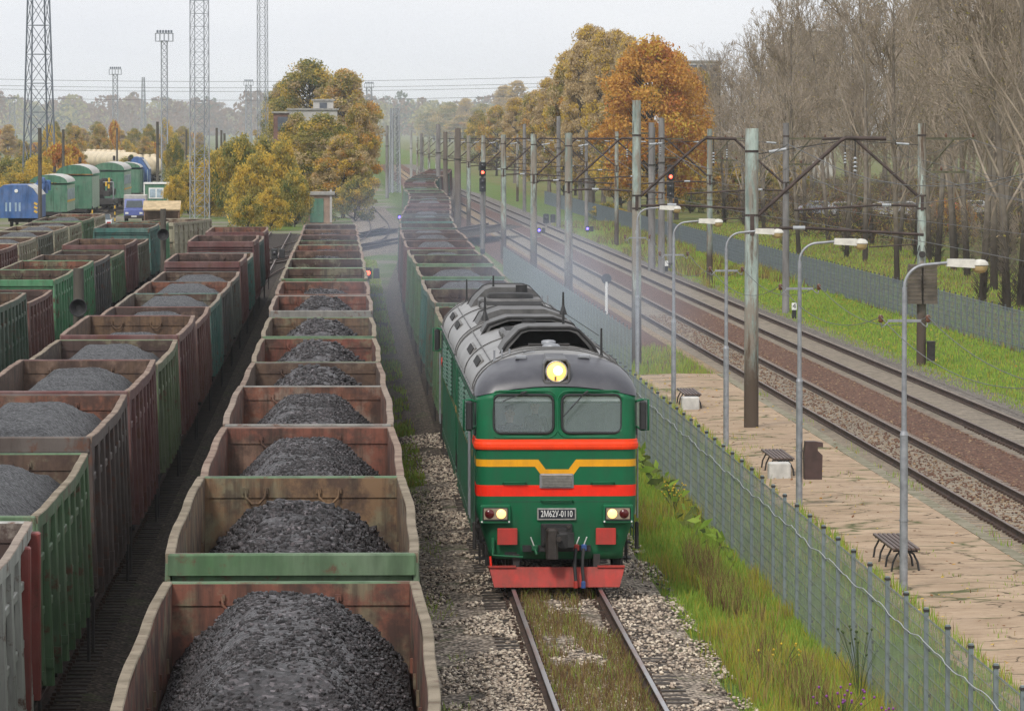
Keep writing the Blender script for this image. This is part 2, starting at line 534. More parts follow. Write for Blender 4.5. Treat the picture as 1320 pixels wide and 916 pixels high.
strip('ballast_bed', lambda y: (c_r1(y)[0] + 2.1, zr(y)), 44, 1500, [(-1.0, -.198), (-.4, -.16), (.45, -.16), (1.0, -.198)], M['bal_red'])
strip('ballast_bed', lambda y: (c_r1(y)[0] - 2.6, zr(y)), 182, 1500, [(-1.5, -.315), (-.8, -.24), (.2, -.235), (.85, -.19)], M['bal_red'])
strip('ballast_bed', c_r2, 44, 1500, [(-1.352, -.208), (-1.35, -.2), (1.4, -.2), (1.9, -.22)], M['bal_grey'])
strip('ballast_bed', lambda y: (c_r2(y)[0] + 2.2, zr(y)), 44, 1500, [(-.5, -.2), (.2, -.27), (1.0, -.315)], M['bal_grey'])

# ---- rails and sleepers
M['rail'] = None
def rail_mats():
    b = NB('rusty_rail_web')
    c = b.mix(b.ramp(b.noise(3, 6, .7, rand=False), [(.4, 0.0), (.65, 1.0)]), (.035, .024, .019), (.085, .05, .036))
    m1 = b.fin(c, .8, 0, .25)
    b = NB('worn_rail_head')
    c = b.mix(b.ramp(b.noise(.8, 6, .7, rand=False, sc3=(4, .3, 1)), [(.5, 0.0), (.62, .7)]), (.34, .335, .34), (.25, .14, .11))
    m2 = b.fin(c, .36, .75)
    b = NB('dull_rail_head')
    c = b.mix(b.ramp(b.noise(.8, 6, .7, rand=False), [(.4, 0.0), (.62, 1.0)]), (.15, .11, .09), (.10, .06, .045))
    m3 = b.fin(c, .5, .4)
    return m1, m2, m3
RW, RH, RD = rail_mats()
M['sleeper'] = vary('concrete_sleeper', (.27, .23, .18), .9, .35, 3, bump=.2)
M['sleeper_wood'] = vary('tarred_wood_sleeper', (.05, .038, .03), .9, .45, 3, bump=.3)

def rail_mesh(line, y0, y1, side, head, step=4.0):
    prof = [(-.075, -.178), (-.075, -.16), (-.012, -.14), (-.012, -.045), (-.037, -.03), (-.037, -.006), (-.028, 0), (.028, 0), (.037, -.006), (.037, -.03), (.012, -.045), (.012, -.14), (.075, -.16), (.075, -.178)]
    n = len(prof); V = []; rows = 0; y = y0
    while True:
        cx, cz = line(y)
        V += [(cx + side * .797 + a, y, cz + b) for a, b in prof]; rows += 1
        if y >= y1: break
        y = min(y + step, y1)
    m = MB()
    for j in range(rows - 1):
        for i in range(n - 1):
            top = i in (6,)
            m.add([], [], 0)
            m.f.append((j * n + i, (j + 1) * n + i, (j + 1) * n + i + 1, j * n + i + 1)); m.m.append(1 if i in (5, 6, 7) else 0); m.s.append(False)
    m.v = V
    return m.mesh('rail', [RW, head])

def track(line, y0, y1, head, sl_mat, spacing=.545, cover=0.0, parts=100, label=None, zoff=-.185):
    t = bpy.data.objects.new('railway_track', None); COL.objects.link(t); t['kind'] = 'structure'
    for s in (-1, 1): link('rail', rail_mesh(line, y0, y1, s, head), t)
    sm = MB()
    sm.add([(-1.35, -.125, -.1), (1.35, -.125, -.1), (1.35, .125, -.1), (-1.35, .125, -.1),
            (-1.35, -.10, 0), (-.55, -.10, 0), (.55, -.10, 0), (1.35, -.10, 0), (1.35, .10, 0), (.55, .10, 0), (-.55, .10, 0), (-1.35, .10, 0)],
           [(4, 5, 10, 11), (5, 6, 9, 10), (6, 7, 8, 9), (0, 1, 7, 6, 5, 4), (2, 3, 11, 10, 9, 8), (1, 2, 8, 7), (3, 0, 4, 11)])
    # chairs and clips
    for s in (-1, 1):
        for q in (-.13, .13): sm.box((s * .797 + q, 0, .025), (.06, .13, .05), 1)
    me = sm.mesh('sleeper', [sl_mat, RW])
    y = y0; k = 0
    rest = MB()
    while y < min(y1, 520):
        cx, cz = line(y)
        if k < parts:
            o = link('sleeper', me, t, (cx + rnd.uniform(-.02, .02), y + rnd.uniform(-.02, .02), cz + zoff + rnd.uniform(-.008, .008)))
        else:
            rest.box((cx, y, cz + zoff - .05), (2.7, .22, .1))
        y += spacing; k += 1
    if rest.v:
        o = rest.build('sleepers', sl_mat, t); o['kind'] = 'stuff'
    return t
track(c_train, 72, 820, RH, M['sleeper_wood'], zoff=-.212)
track(c_mid, 40, 420, RD, M['sleeper_wood'], zoff=-.2, parts=90)
track(c_left, 60, 420, RD, M['sleeper_wood'], zoff=-.195, parts=100)
track(c_l2, 140, 460, RD, M['sleeper_wood'], parts=0)
track(c_l3, 180, 460, RD, M['sleeper_wood'], parts=0)
track(c_l4, 330, 620, RD, M['sleeper_wood'], parts=0)
track(c_r1, 76, 1300, RD, M['sleeper'], zoff=-.185)
track(c_r2, 100, 1300, RD, M['sleeper'], zoff=-.185)

# ---- ladder tracks of the yard throat, placed on the ground where the photo shows them
def gp(px, py):
    d = HC * F / (py - VY)
    return Vector(((px - VX) * d / F, d, 0.0))
def free_track(pix, dens=10):
    P = [gp(*p) for p in pix]
    # Catmull-Rom
    pts = []
    for i in range(len(P) - 1):
        p0 = P[max(i - 1, 0)]; p1 = P[i]; p2 = P[i + 1]; p3 = P[min(i + 2, len(P) - 1)]
        for k in range(dens):
            t = k / dens
            pts.append(.5 * ((2 * p1) + (p2 - p0) * t + (2 * p0 - 5 * p1 + 4 * p2 - p3) * t * t + (3 * p1 - p0 - 3 * p2 + p3) * t ** 3))
    pts.append(P[-1])
    t = bpy.data.objects.new('railway_track', None); COL.objects.link(t); t['kind'] = 'structure'
    bedm = MB(); slp = MB()
    rails = [[], []]
    V = []
    for i, p in enumerate(pts):
        d = (pts[min(i + 1, len(pts) - 1)] - pts[max(i - 1, 0)]).normalized()
        nrm = Vector((d.y, -d.x, 0))
        for s in (0, 1): rails[s].append(p + nrm * (.797 * (2 * s - 1)))
        V += [p + nrm * -2.2 + Vector((0, 0, -.33)), p + nrm * -1.5 + Vector((0, 0, -.225)), p + nrm * 1.5 + Vector((0, 0, -.225)), p + nrm * 2.2 + Vector((0, 0, -.33))]
    n = 4
    bedm.add(V, [(j * n + i, j * n + i + 1, (j + 1) * n + i + 1, (j + 1) * n + i) for j in range(len(pts) - 1) for i in range(3)])
    tag(bedm.build('ballast_bed', M['bal_pale']), kind='structure')
    for s in (0, 1):
        m = MB(); m.path([q + Vector((0, 0, -.09)) for q in rails[s]], .05, 4)
        m.build('rail', RW, t)
free_track([(300, 372), (345, 345), (385, 331), (470, 318), (512, 305)])
free_track([(462, 316), (486, 302), (489, 288), (480, 276), (470, 264)])
free_track([(345, 325), (400, 309), (480, 298), (508, 291)])

# sandy path right of the main line
sp = MB()
pp = [(592, 250, 4), (604, 248, 5), (625, 252, 6), (648, 257, 6)]
V = []
for (px, py, hw) in pp:
    d = 9.6 * F / (py - VY); x = (px - VX) * d / F
    V += [(x - 2, d + 28, GZ(x, d) + .02), (x + 2, d - 28, GZ(x, d) + .02)]
sp.add(V, [(2 * i, 2 * i + 1, 2 * i + 3, 2 * i + 2) for i in range(len(pp) - 1)])
M['sand'] = vary('sandy_path', (.42, .33, .24), .95, .2, .3)
tag(sp.build('path', M['sand']), kind='structure')

# ---- platform
def plat_mat():
    b = NB('cracked_platform_surface')
    c = b.mix(b.ramp(b.noise(.6, 6, .65, rand=False), [(.3, 0.0), (.7, 1.0)]), (.285, .205, .135), (.44, .33, .228))
    c = b.mix(b.ramp(b.noise(6, 8, .75, rand=False), [(.45, 0.0), (.75, .5)]), c, (.20, .13, .085))
    c = b.mix(b.ramp(b.noise(.35, 5, .65, rand=False), [(.55, 0.0), (.7, .5)]), c, (.40, .31, .23))
    # cracks: distorted cell edges
    wv = b.n('ShaderNodeTexNoise'); wv.inputs['Scale'].default_value = .8; wv.inputs['Detail'].default_value = 5
    b.l(b.coord(1, False), wv.inputs['Vector'])
    ad = b.n('ShaderNodeMix', data_type='RGBA', blend_type='ADD'); ad.inputs[0].default_value = 1.1
    b.l(b.coord((.45, .6, 1), False), ad.inputs[6]); b.l(wv.outputs['Color'], ad.inputs[7])
    vo = b.n('ShaderNodeTexVoronoi', feature='DISTANCE_TO_EDGE'); vo.inputs['Scale'].default_value = 1.0
    b.l(ad.outputs[2], vo.inputs['Vector'])
    gate = b.ramp(b.noise(.5, 4, .6, rand=False), [(.33, 0.0), (.46, 1.0)])
    crack = b.math('MULTIPLY', b.ramp(vo.outputs['Distance'], [(.0, 1.0), (.008, .9), (.018, 0.0)]), gate)
    c = b.mix(crack, c, (.07, .05, .03))
    c = b.mix(b.ramp(b.noise(3.5, 6, .75, rand=False, sc3=(.35, 1.6, 1)), [(.56, 0.0), (.64, .6)]), c, (.15, .095, .06))
    moss = b.math('MULTIPLY', b.ramp(vo.outputs['Distance'], [(.0, 1.0), (.10, 0.0)]), b.ramp(b.noise(.33, 5, .65, rand=False), [(.50, 0.0), (.60, 1.0)]))
    c = b.mix(moss, c, (.075, .085, .03))
    b.bump(b.noise(8, 6, .7, rand=False), .35, .03)
    return b.fin(c, .92, 0, .15)
M['platform'] = plat_mat()
M['kerb'] = vary('mossy_platform_edge', (.22, .19, .14), .95, .45, 3, bump=.3, col2=(.09, .09, .04))
pv = MB(); V = []
pys = list(range(44, 182, 3)) + [182]
for y in pys:
    z = zr(y) + .18
    xl = 10.05 + .35 * (fbm(np.array([y * .11]), np.array([2.0]))[0] - .5)
    xr = 13.78 - .0018 * y
    V += [(xl - .25, y, z - .12), (xl, y, z - .03), ((xl + xr) / 2, y, z + .02), (xr - .3, y, z), (xr - .3, y, z - .6)]
n = 5
pv.add(V, [(j * n + i, j * n + i + 1, (j + 1) * n + i + 1, (j + 1) * n + i) for j in range(len(pys) - 1) for i in range(n - 1)], 0, False)
L = (len(pys) - 1) * n
pv.add(V[L:], [(0, 4, 3, 2, 1)])
tag(pv.build('platform', M['platform']), kind='structure')
ke = MB(); V = []
for y in pys:
    z = zr(y) + .19; xr = 13.78 - .0018 * y; jz = rnd.uniform(-.012, .012); jx = rnd.uniform(-.015, .015)
    V += [(xr - .298, y, z - .5), (xr - .298, y, z + jz), (xr + jx, y, z + jz), (xr + jx, y, z - .5)]
ke.add(V, [(j * 4 + i, j * 4 + i + 1, (j + 1) * 4 + i + 1, (j + 1) * 4 + i) for j in range(len(pys) - 1) for i in range(3)])
tag(ke.build('platform_kerb', M['kerb']), kind='structure')
# ================================================================== WAGONS
WL, WW, FLOOR = 12.7, 2.94, 1.40     # body length, width, floor height; the sides are 2.08 m high before scaling
def plan_x(t):                       # half width along the body: sides belly out a little, ends pulled in
    return WW / 2 - .055 + .055 * math.sin(PI * t) ** .7
def wagon_parts():
    P = {}
    NY = 24
    hz = 2.08
    for s in (-1, 1):
        m = MB()
        # plate: outer and inner skin, slightly dented
        for (skin, off, mi) in ((0, 0.0, 0), (1, -.05, 1)):
            V = []
            NZ = 6
            for j in range(NY + 1):
                t = j / NY; y = (t - .5) * WL
                for k in range(NZ + 1):
                    z = k / NZ * (hz - .05)
                    dent = .03 * math.sin(j * 1.7 + k * 2.1) * math.sin(PI * k / NZ) * (1 if j % 3 else 0)
                    V.append((s * (plan_x(t) - .06 + off + dent), y, z))
            n = NZ + 1
            fs = [(j * n + k, (j + 1) * n + k, (j + 1) * n + k + 1, j * n + k + 1) for j in range(NY) for k in range(NZ)]
            if (s > 0) == (skin == 1): fs = [tuple(reversed(f)) for f in fs]
            m.add(V, fs, mi, True)
        # stakes with a hollow-section profile
        NS = 9
        for q in range(NS):
            t = (q + .0) / (NS - 1) * .985 + .0075
            y = (t - .5) * WL; x = plan_x(t) - .06
            ww = .19 if 0 < q < NS - 1 else .26
            a, bb = ww / 2, ww / 4
            dep = .14
            poly = [(0, -a), (0, a), (dep * .8, a), (dep, bb), (dep, -bb), (dep * .8, -a)]
            V = [(s * (x + p + .002), y + r, -.28 if 0 < q < NS - 1 else -.1) for p, r in poly] + [(s * (x + p * .4 + .002), y + r, hz - .1) for p, r in poly]
            fs = [(i, (i + 1) % 6, 6 + (i + 1) % 6, 6 + i) for i in range(6)] + [tuple(range(5, -1, -1)), tuple(range(6, 12))]
            if s < 0: fs = [tuple(reversed(f)) for f in fs]
            m.add(V, fs, 0)
            m.box((s * (x + .05), y, .02), (.16, ww + .08, .12))
            if 0 < q < NS - 1:
                m.box((s * (x - .075), y + .2, hz * .62), (.03, .05, .16), 1)
                m.box((s * (x - .075), y - .25, hz * .35), (.03, .06, .07), 1)
        # longitudinal mid ribs pressed into the plate between stakes
        for q in range(NS - 1):
            t0 = (q + .12) / (NS - 1); t1 = (q + .88) / (NS - 1)
            for zz in (hz * .36, hz * .7):
                y0, y1 = (t0 - .5) * WL, (t1 - .5) * WL
                xx = plan_x((t0 + t1) / 2) - .045
                m.rbox((s * xx, (y0 + y1) / 2, zz), (.05, y1 - y0, .10), .012)
        P[('side_wall', s)] = m.mesh('side_wall', [M['wagon'], M['inner']])
        # top rail
        m = MB(); V = []
        for j in range(NY + 1):
            t = j / NY; y = (t - .5) * WL; x = plan_x(t) - .055
            jit = .014 * math.sin(t * 11 + s) * math.sin(PI * t)
            jz = -.02 * math.sin(PI * t) + .004 * math.sin(j * 1.7)
            for (dx, dz) in ((.05, -.18), (.056, -.012), (.046, 0), (-.048, 0), (-.058, -.012), (-.056, -.12)):
                V.append((s * (x + dx + jit), y, hz + dz + jz))
        n = 6
        fs = [(j * n + i, (j + 1) * n + i, (j + 1) * n + i + 1, j * n + i + 1) for j in range(NY) for i in range(n - 1)]
        fs2 = [tuple(range(n)), tuple(range(NY * n + n - 1, NY * n - 1, -1))]
        if s < 0: fs = [tuple(reversed(f)) for f in fs]
        m.add(V, fs, 0, False); m.add(V, fs2, 0)
        for q_ in range(len(fs)): m.m[q_] = (1, 0, 0, 0, 2)[q_ % 5]
        P[('top_rail', s)] = m.mesh('top_rail', [M['toprail'], M['wagon'], M['inner']])
    for s in (-1, 1):
        m = MB()
        y = s * (WL / 2 - .04)
        hw = plan_x(0) - .06
        m.box((0, y, (hz - .06) / 2), (2 * hw - .02, .03, hz - .06), 0)
        m.box((0, y - s * .03, (hz - .1) / 2), (2 * hw - .06, .024, hz - .1), 1)
        m.rbox((0, y + s * .03, hz - .11), (2 * hw + .06, .15, .22), .02, 0)        # end top beam
        m.box((0, y - s * .052, hz - .14), (2 * hw - .1, .02, .24), 1)
        m.box((0, y + s * .06, hz - .3), (2 * hw, .05, .03), 0)
        for xx in (-1.05, -.7, .1, .75): m.box((xx, y + s * .055, hz * .42), (.09, .08, hz * .78), 0)
        for zz in (.12, .95): m.rbox((0, y + s * .055, zz), (2 * hw, .10, .14), .015, 0)
        for xx in (-.62, .38):                                               # lifting loops on the inner face
            pts = [(xx - .14, y - s * .1, hz - .16), (xx - .13, y - s * .12, hz - .25), (xx - .05, y - s * .13, hz - .33), (xx + .05, y - s * .13, hz - .33), (xx + .13, y - s * .12, hz - .25), (xx + .14, y - s * .1, hz - .16)]
            m.path(pts, .018, 5, 1)
            for q in (-.14, .14): m.box((xx + q, y - s * .08, hz - .17), (.07, .05, .07), 1)
        P[('end_wall', s)] = m.mesh('end_wall', [M['wagon'], M['inner']])
    m = MB()
    m.box((0, 0, -.03), (2 * plan_x(0) - .1, WL - .1, .06), 0)
    P[('floor', 0)] = m.mesh('floor', [M['inner']])
    m = MB()
    m.box((0, 0, 1.12), (.36, WL + .3, .34)); 
    for s in (-1, 1):
        m.box((s * 1.32, 0, 1.24), (.12, WL - .2, .2))
        m.box((0, s * (WL / 2 - .1), 1.16), (2.7, .25, .34))
        m.box((0, s * 4.3, 1.1), (2.5, .3, .3))
        m.box((0, s * 1.5, 1.14), (2.4, .2, .2))
        m.tube((s * 1.25, 2.0 * s, .95), (s * 1.25, 3.2 * s, .95), .14, n=8)
        for e in (-1, 1):
            m.box((s * 1.42, e * (WL / 2 - .1), .75), (.04, .3, .9))     # footsteps
    P[('underframe', 0)] = m.mesh('underframe', [M['under']])
    m = MB()
    for s in (-1, 1):
        prof = [(-1.25, .55), (-1.2, .72), (-.55, .78), (-.4, .95), (.4, .95), (.55, .78), (1.2, .72), (1.25, .55), (.95, .38), (.6, .5), (.35, .3), (-.35, .3), (-.6, .5), (-.95, .38)]
        m.prism(prof, s * 1.0 - .07, s * 1.0 + .07, axis='x')
    m.box((0, 0, .7), (2.2, .4, .25))
    P[('bogie', 0)] = m.mesh('bogie', [M['under']])
    m = MB()
    m.tube((-1.0, 0, 0), (1.0, 0, 0), .085, n=8)
    for s in (-1, 1):
        m.lathe([(.1, -.07), (.3, -.02), (.475, -.065), (.475, .05), (.3, .03), (.1, .07)], (s * .78, 0, 0), 18, axis='x')
    P[('wheelset', 0)] = m.mesh('wheelset', [M['wheel']])
    m = MB()
    m.box((0, .25, 0), (.2, .5, .2)); m.rbox((0, .55, 0), (.42, .3, .28), .03); m.box((.12, .74, 0), (.13, .16, .24)); m.box((-.14, .7, 0), (.1, .1, .3))
    P[('coupler', 0)] = m.mesh('coupler', [M['under']])
    return P
WP = wagon_parts()

def make_wagon():
    root = bpy.data.objects.new('open_wagon', None); COL.objects.link(root)
    for (nm, s), me in WP.items():
        if nm in ('side_wall', 'top_rail', 'end_wall'): link(nm, me, root, (0, 0, FLOOR))
        elif nm == 'floor': link(nm, me, root, (0, 0, FLOOR))
        elif nm == 'underframe': link(nm, me, root)
        elif nm == 'coupler':
            link(nm, me, root, (0, WL / 2 - .05, 1.05)); o = link(nm, me, root, (0, -WL / 2 + .05, 1.05)); o.rotation_euler.z = PI
        elif nm == 'bogie':
            for e in (-1, 1):
                b = link(nm, me, root, (0, e * 4.3, 0))
                for a in (-.925, .925): link('wheelset', WP[('wheelset', 0)], b, (0, a, .475))
    return root
WAGON = make_wagon()
_first = [True]

def place_wagon(x, y, h, col, label, group, rot=0.0, z=0.0, inner=0.0):
    """y = centre of the wagon, h = height of the body's top above the rail"""
    root = WAGON if _first[0] else copy_tree(WAGON)
    _first[0] = False
    root.location = (x, y, z); root.rotation_euler.z = rot
    tag(root, label, 'wagon', group)
    for c in kids(root):
        n = c.name.split('.')[0]
        c.color = (*col, inner)
        if n in ('side_wall', 'top_rail', 'end_wall'): c.scale.z = (h - FLOOR) / 2.08
    return root

# ---- coal heaps
def heap_mesh(seed, ny, nx, Lh, Wd, crest, edge, cw, rough, mounds, lumps, mats, endl=2.0, lumpsize=(.05, .13)):
    """closed heap: top surface above a flat base at z=0; edge = height along the walls, crest = along the middle"""
    rs = np.random.RandomState(seed)
    v = np.linspace(-1, 1, nx); t = np.linspace(-1, 1, ny)
    T, U = np.meshgrid(t, v, indexing='ij')
    au = np.abs(U + .10 * (fbm(T * 3 + seed, T * 0 + 3.3, 3) - .45))
    side = np.clip((1 - au) / (1 - cw), 0, 1)
    side = side - .10 * np.clip(side - .75, 0, 1) * 2
    dend = (1 - np.abs(T)) * Lh / 2
    endf = np.clip(dend / endl, 0, 1)
    f = np.minimum(side, .25 + .75 * endf)
    f = np.where(f > .86, .86 + (f - .86) * .45, f)
    mnd = np.ones_like(T)
    if mounds:
        mnd = .72 + .28 * np.abs(np.cos(PI * mounds * (T + 1) / 2 + .4)) ** .8
    Z = edge + (crest - edge) * f * mnd
    Z = Z + rough * (fbm(T * Lh * .7 + seed * 3.1, U * Wd * .7 + 1.7, 5) - .47) * 2 + rough * .55 * (fbm(T * Lh * 3 + 7, U * Wd * 3 + seed, 3) - .45)
    X = U * Wd / 2; Y = T * Lh / 2
    V = np.stack([X, Y, Z], -1).reshape(-1, 3)
    idx = np.arange(ny * nx).reshape(ny, nx)
    Fq = np.stack([idx[:-1, :-1], idx[:-1, 1:], idx[1:, 1:], idx[1:, :-1]], -1).reshape(-1, 4)
    # skirt down to the base
    per = np.concatenate([idx[0, :], idx[1:, -1], idx[-1, -2::-1], idx[-2:0:-1, 0]])
    base = V[per].copy(); base[:, 2] = 0
    b0 = len(V); V = np.concatenate([V, base]); n = len(per)
    k = np.arange(n); k2 = (k + 1) % n
    Fs = np.stack([per[k2], per[k], b0 + k, b0 + k2], -1)
    Fq = np.concatenate([Fq, Fs]); mi = np.zeros(len(Fq), int)
    if lumps:
        # broken lumps lying in the surface, most of them down the sides
        N = lumps
        tt = rs.uniform(-.97, .97, N); uu = rs.uniform(-.97, .97, N)
        ii = ((tt + 1) / 2 * (ny - 1)).astype(int); jj = ((uu + 1) / 2 * (nx - 1)).astype(int)
        zz = Z[ii, jj]
        keep = (fbm(tt * Lh * .5 + 3, uu * 2.5 + seed, 3) + .22 * np.abs(uu) > .50) | (rs.rand(N) < .22)
        tt, uu, zz = tt[keep], uu[keep], zz[keep]; N = len(tt)
        size = rs.uniform(0, 1, N) ** 3 * (lumpsize[1] - lumpsize[0]) + lumpsize[0]
        C = np.stack([uu * Wd / 2, tt * Lh / 2, zz + size * .15], -1)
        LV, LF = stones(rs, C, size)
        b0 = len(V); V = np.concatenate([V, LV]); Fq = np.concatenate([Fq, LF + b0]); mi = np.concatenate([mi, np.zeros(len(LF), int)])
    return np_mesh('coal_heap', V, Fq, mats, mi, smooth=False)

def stones(rs, C, size, flat=.75):
    """angular 8-cornered stones as quads"""
    N = len(C)
    base = np.array([(-1, -1, -1), (1, -1, -1), (1, 1, -1), (-1, 1, -1), (-1, -1, 1), (1, -1, 1), (1, 1, 1), (-1, 1, 1)], float) * .6
    quads = np.array([(3, 2, 1, 0), (4, 5, 6, 7), (0, 1, 5, 4), (1, 2, 6, 5), (2, 3, 7, 6), (3, 0, 4, 7)])
    P = base[None] * (1 + rs.uniform(-.45, .35, (N, 8, 3)))
    P *= (rs.uniform(.65, 1.25, (N, 1, 3)) * size[:, None, None])
    P[:, :, 2] *= flat
    a = rs.uniform(0, 2 * PI, N); b = rs.uniform(-.6, .6, N)
    ca, sa, cb, sb = np.cos(a), np.sin(a), np.cos(b), np.sin(b)
    x, y, z = P[..., 0], P[..., 1], P[..., 2]
    y2 = y * cb[:, None] - z * sb[:, None]; z2 = y * sb[:, None] + z * cb[:, None]
    x3 = x * ca[:, None] - y2 * sa[:, None]; y3 = x * sa[:, None] + y2 * ca[:, None]
    P = np.stack([x3, y3, z2], -1) + C[:, None, :]
    return P.reshape(-1, 3), (quads[None] + (np.arange(N) * 8)[:, None, None]).reshape(-1, 4)

HL, HWD = WL - .3, 2 * (WW / 2 - .055 - .06 - .07)
HEAPS = {
    'near0': heap_mesh(1, 300, 90, HL, HWD, 2.28, 1.16, .24, .06, 0, 26000, M['coal'], 2.6, (.008, .045)),
    'near1': heap_mesh(2, 300, 90, HL, HWD, 2.14, 1.08, .22, .065, 3, 22000, M['coal'], 2.6, (.010, .075)),
    'near2': heap_mesh(3, 220, 70, HL, HWD, 2.14, 1.16, .26, .06, 0, 17000, M['coal'], 2.4, (.010, .045)),
    'mid0': heap_mesh(4, 130, 40, HL, HWD, 2.22, 1.2, .20, .08, 0, 3000, M['coal'], 2.6, (.03, .09)),
    'mid1': heap_mesh(5, 130, 40, HL, HWD, 2.04, 1.15, .24, .08, 2, 2500, M['coal'], 2.6, (.03, .09)),
    'fine0': heap_mesh(6, 150, 44, HL, HWD, 2.16, 1.45, .30, .06, 0, 0, M['coaldust'], 3.2),
    'fine1': heap_mesh(7, 150, 44, HL, HWD, 2.12, 1.40, .30, .06, 2, 0, M['coaldust'], 2.6),
    'fine2': heap_mesh(8, 150, 44, HL, HWD, 1.86, 1.25, .34, .06, 3, 0, M['coaldust'], 3.0),
    'low': heap_mesh(9, 80, 30, HL, HWD, 1.62, 1.05, .36, .06, 2, 0, M['coaldust'], 3.0),
    'low2': heap_mesh(10, 80, 30, HL, HWD, 1.45, .95, .36, .06, 3, 0, M['coal'], 3.0),
}
def place_heap(kind, root, h, label, group):
    o = bpy.data.objects.new('coal_heap', HEAPS[kind]); COL.objects.link(o)
    o.location = root.location + Vector((0, 0, FLOOR + .005)); o.rotation_euler = root.rotation_euler
    o.scale.z = (h - FLOOR) / 2.08
    return tag(o, label, 'coal heap', group)

ORD = ['first', 'second', 'third', 'fourth', 'fifth', 'sixth', 'seventh', 'eighth', 'ninth', 'tenth', 'eleventh', 'twelfth', 'thirteenth', 'fourteenth', 'fifteenth', 'sixteenth', 'seventeenth', 'eighteenth', 'nineteenth', 'twentieth', 'twenty-first', 'twenty-second', 'twenty-third', 'twenty-fourth', 'twenty-fifth', 'twenty-sixth', 'twenty-seventh', 'twenty-eighth', 'twenty-ninth', 'thirtieth', 'thirty-first', 'thirty-second', 'thirty-third', 'thirty-fourth', 'thirty-fifth']
CL = {'green': (.055, .125, .05), 'bright green': (.05, .20, .085), 'dark green': (.03, .07, .04), 'teal green': (.03, .12, .10), 'dark teal': (.02, .065, .06),
      'maroon': (.098, .029, .028), 'dark brown': (.05, .033, .028), 'red-brown': (.11, .035, .028), 'charcoal grey': (.05, .052, .05), 'grey': (.17, .165, .15),
      'dark grey': (.075, .078, .07), 'whitish grey': (.40, .40, .37), 'olive': (.085, .09, .055), 'olive green': (.075, .11, .045), 'pale green': (.17, .25, .16), 'cream': (.30, .28, .19), 'rusty brown': (.13, .06, .04)}
COAL = {'near0': 'lumpy black coal heaped above', 'near1': 'black coal with loose rocks along', 'near2': 'black coal heaped in'}

def row(name, line, spec, group, z=0.0, hgroup=None, pitch=13.92):
    """spec: (centre y, height, colour, load or None)"""
    for i, sp_ in enumerate(spec):
        y, h, col, load = sp_[:4]
        inner = sp_[4] if len(sp_) > 4 else (.0, .15, .85, .1, .0, .3)[(i * 5 + len(name)) % 6]
        x = line(y)[0]
        dx = line(y + 5)[0] - line(y - 5)[0]
        rot = -math.atan2(dx, 10.0)
        state = 'loaded with coal' if load else 'standing empty'
        r = place_wagon(x, y, h, CL[col], f'{col} open wagon {state}, {ORD[i]} from the camera in {name}'.replace('loaded with coal', 'with coal').replace('standing empty', 'without load'), group, rot, line(y)[1] + z, inner)
        if load:
            word = 'lumpy black coal' if load.startswith(('near', 'mid')) else ('smooth grey coal' if load.startswith('fine') else 'low coal load')
            place_heap(load, r, h, f'{word} in the {ORD[i]} wagon from the camera in {name}', hgroup or f'coal loads of {name}')

# middle row
mid = [(50.0, 3.46, 'green', 'near0', .9), (63.55, 3.70, 'green', 'near1', .45), (77.5, 3.56, 'rusty brown', 'near2', .92), (91.5, 3.53, 'grey', 'near2', .85), (105.4, 3.34, 'dark brown', 'mid0', .15),
       (119.3, 3.30, 'olive green', 'mid0', .95), (133.2, 3.30, 'green', 'mid0', .3), (147.1, 3.44, 'grey', 'mid0', .9), (161.0, 3.44, 'rusty brown', 'mid1', .9), (175, 3.5, 'green', None, .1),
       (189, 3.48, 'pale green', 'low2'), (203, 3.44, 'red-brown', 'mid1'), (217, 3.36, 'pale green', 'mid1'), (231, 3.25, 'green', 'mid1'), (245, 3.2, 'dark brown', 'mid1'), (259, 3.2, 'red-brown', 'mid1'), (273, 3.2, 'dark grey', None)]
row('the middle row', c_mid, mid, 'open wagons in the middle row')
lf = [(44.3, 3.3, 'grey', 'fine1'), (58.2, 3.5, 'whitish grey', 'fine0'), (72.1, 3.48, 'green', 'fine0'), (86.0, 3.66, 'dark brown', 'fine0'), (99.9, 3.66, 'maroon', 'fine1'), (113.8, 3.5, 'olive green', 'fine0'), (127.7, 3.56, 'maroon', 'fine2'),
      (141.6, 3.3, 'red-brown', 'fine1'), (155.5, 3.24, 'teal green', 'fine0'), (169.4, 3.2, 'charcoal grey', 'fine0'), (183.3, 3.15, 'dark grey', 'fine1'), (197.2, 3.48, 'maroon', 'low'), (211.2, 3.16, 'teal green', None),
      (225, 3.62, 'maroon', None), (239, 3.28, 'dark teal', None), (253, 3.45, 'maroon', None)]
row('the third row from left', c_left, lf, 'open wagons in the left row')
l2 = [(138, 3.45, 'olive', None), (151.2, 3.45, 'dark green', 'low'), (165.1, 3.1, 'red-brown', None), (179, 3.4, 'bright green', None), (193, 3.36, 'bright green', None), (206.8, 3.25, 'charcoal grey', None), (220.7, 3.1, 'green', None), (234.6, 3.3, 'maroon', None),
      (248.5, 3.0, 'olive', None), (263, 3.5, 'teal green', None), (277, 3.35, 'bright green', None), (291.2, 3.25, 'cream', None)]
row('the second row from left', c_l2, l2, 'open wagons in the second row')
l3 = [(196, 3.2, 'cream', 'fine1'), (210, 3.2, 'cream', 'fine0'), (224, 3.3, 'red-brown', None), (238, 3.3, 'cream', 'fine1'), (252, 3.3, 'olive', 'fine0'), (266, 3.3, 'cream', 'fine0'), (280, 3.25, 'cream', 'fine1'), (294, 3.3, 'green', 'fine0'), (308, 3.25, 'cream', None)]
row('the leftmost row', c_l3, l3, 'open wagons in the leftmost row')
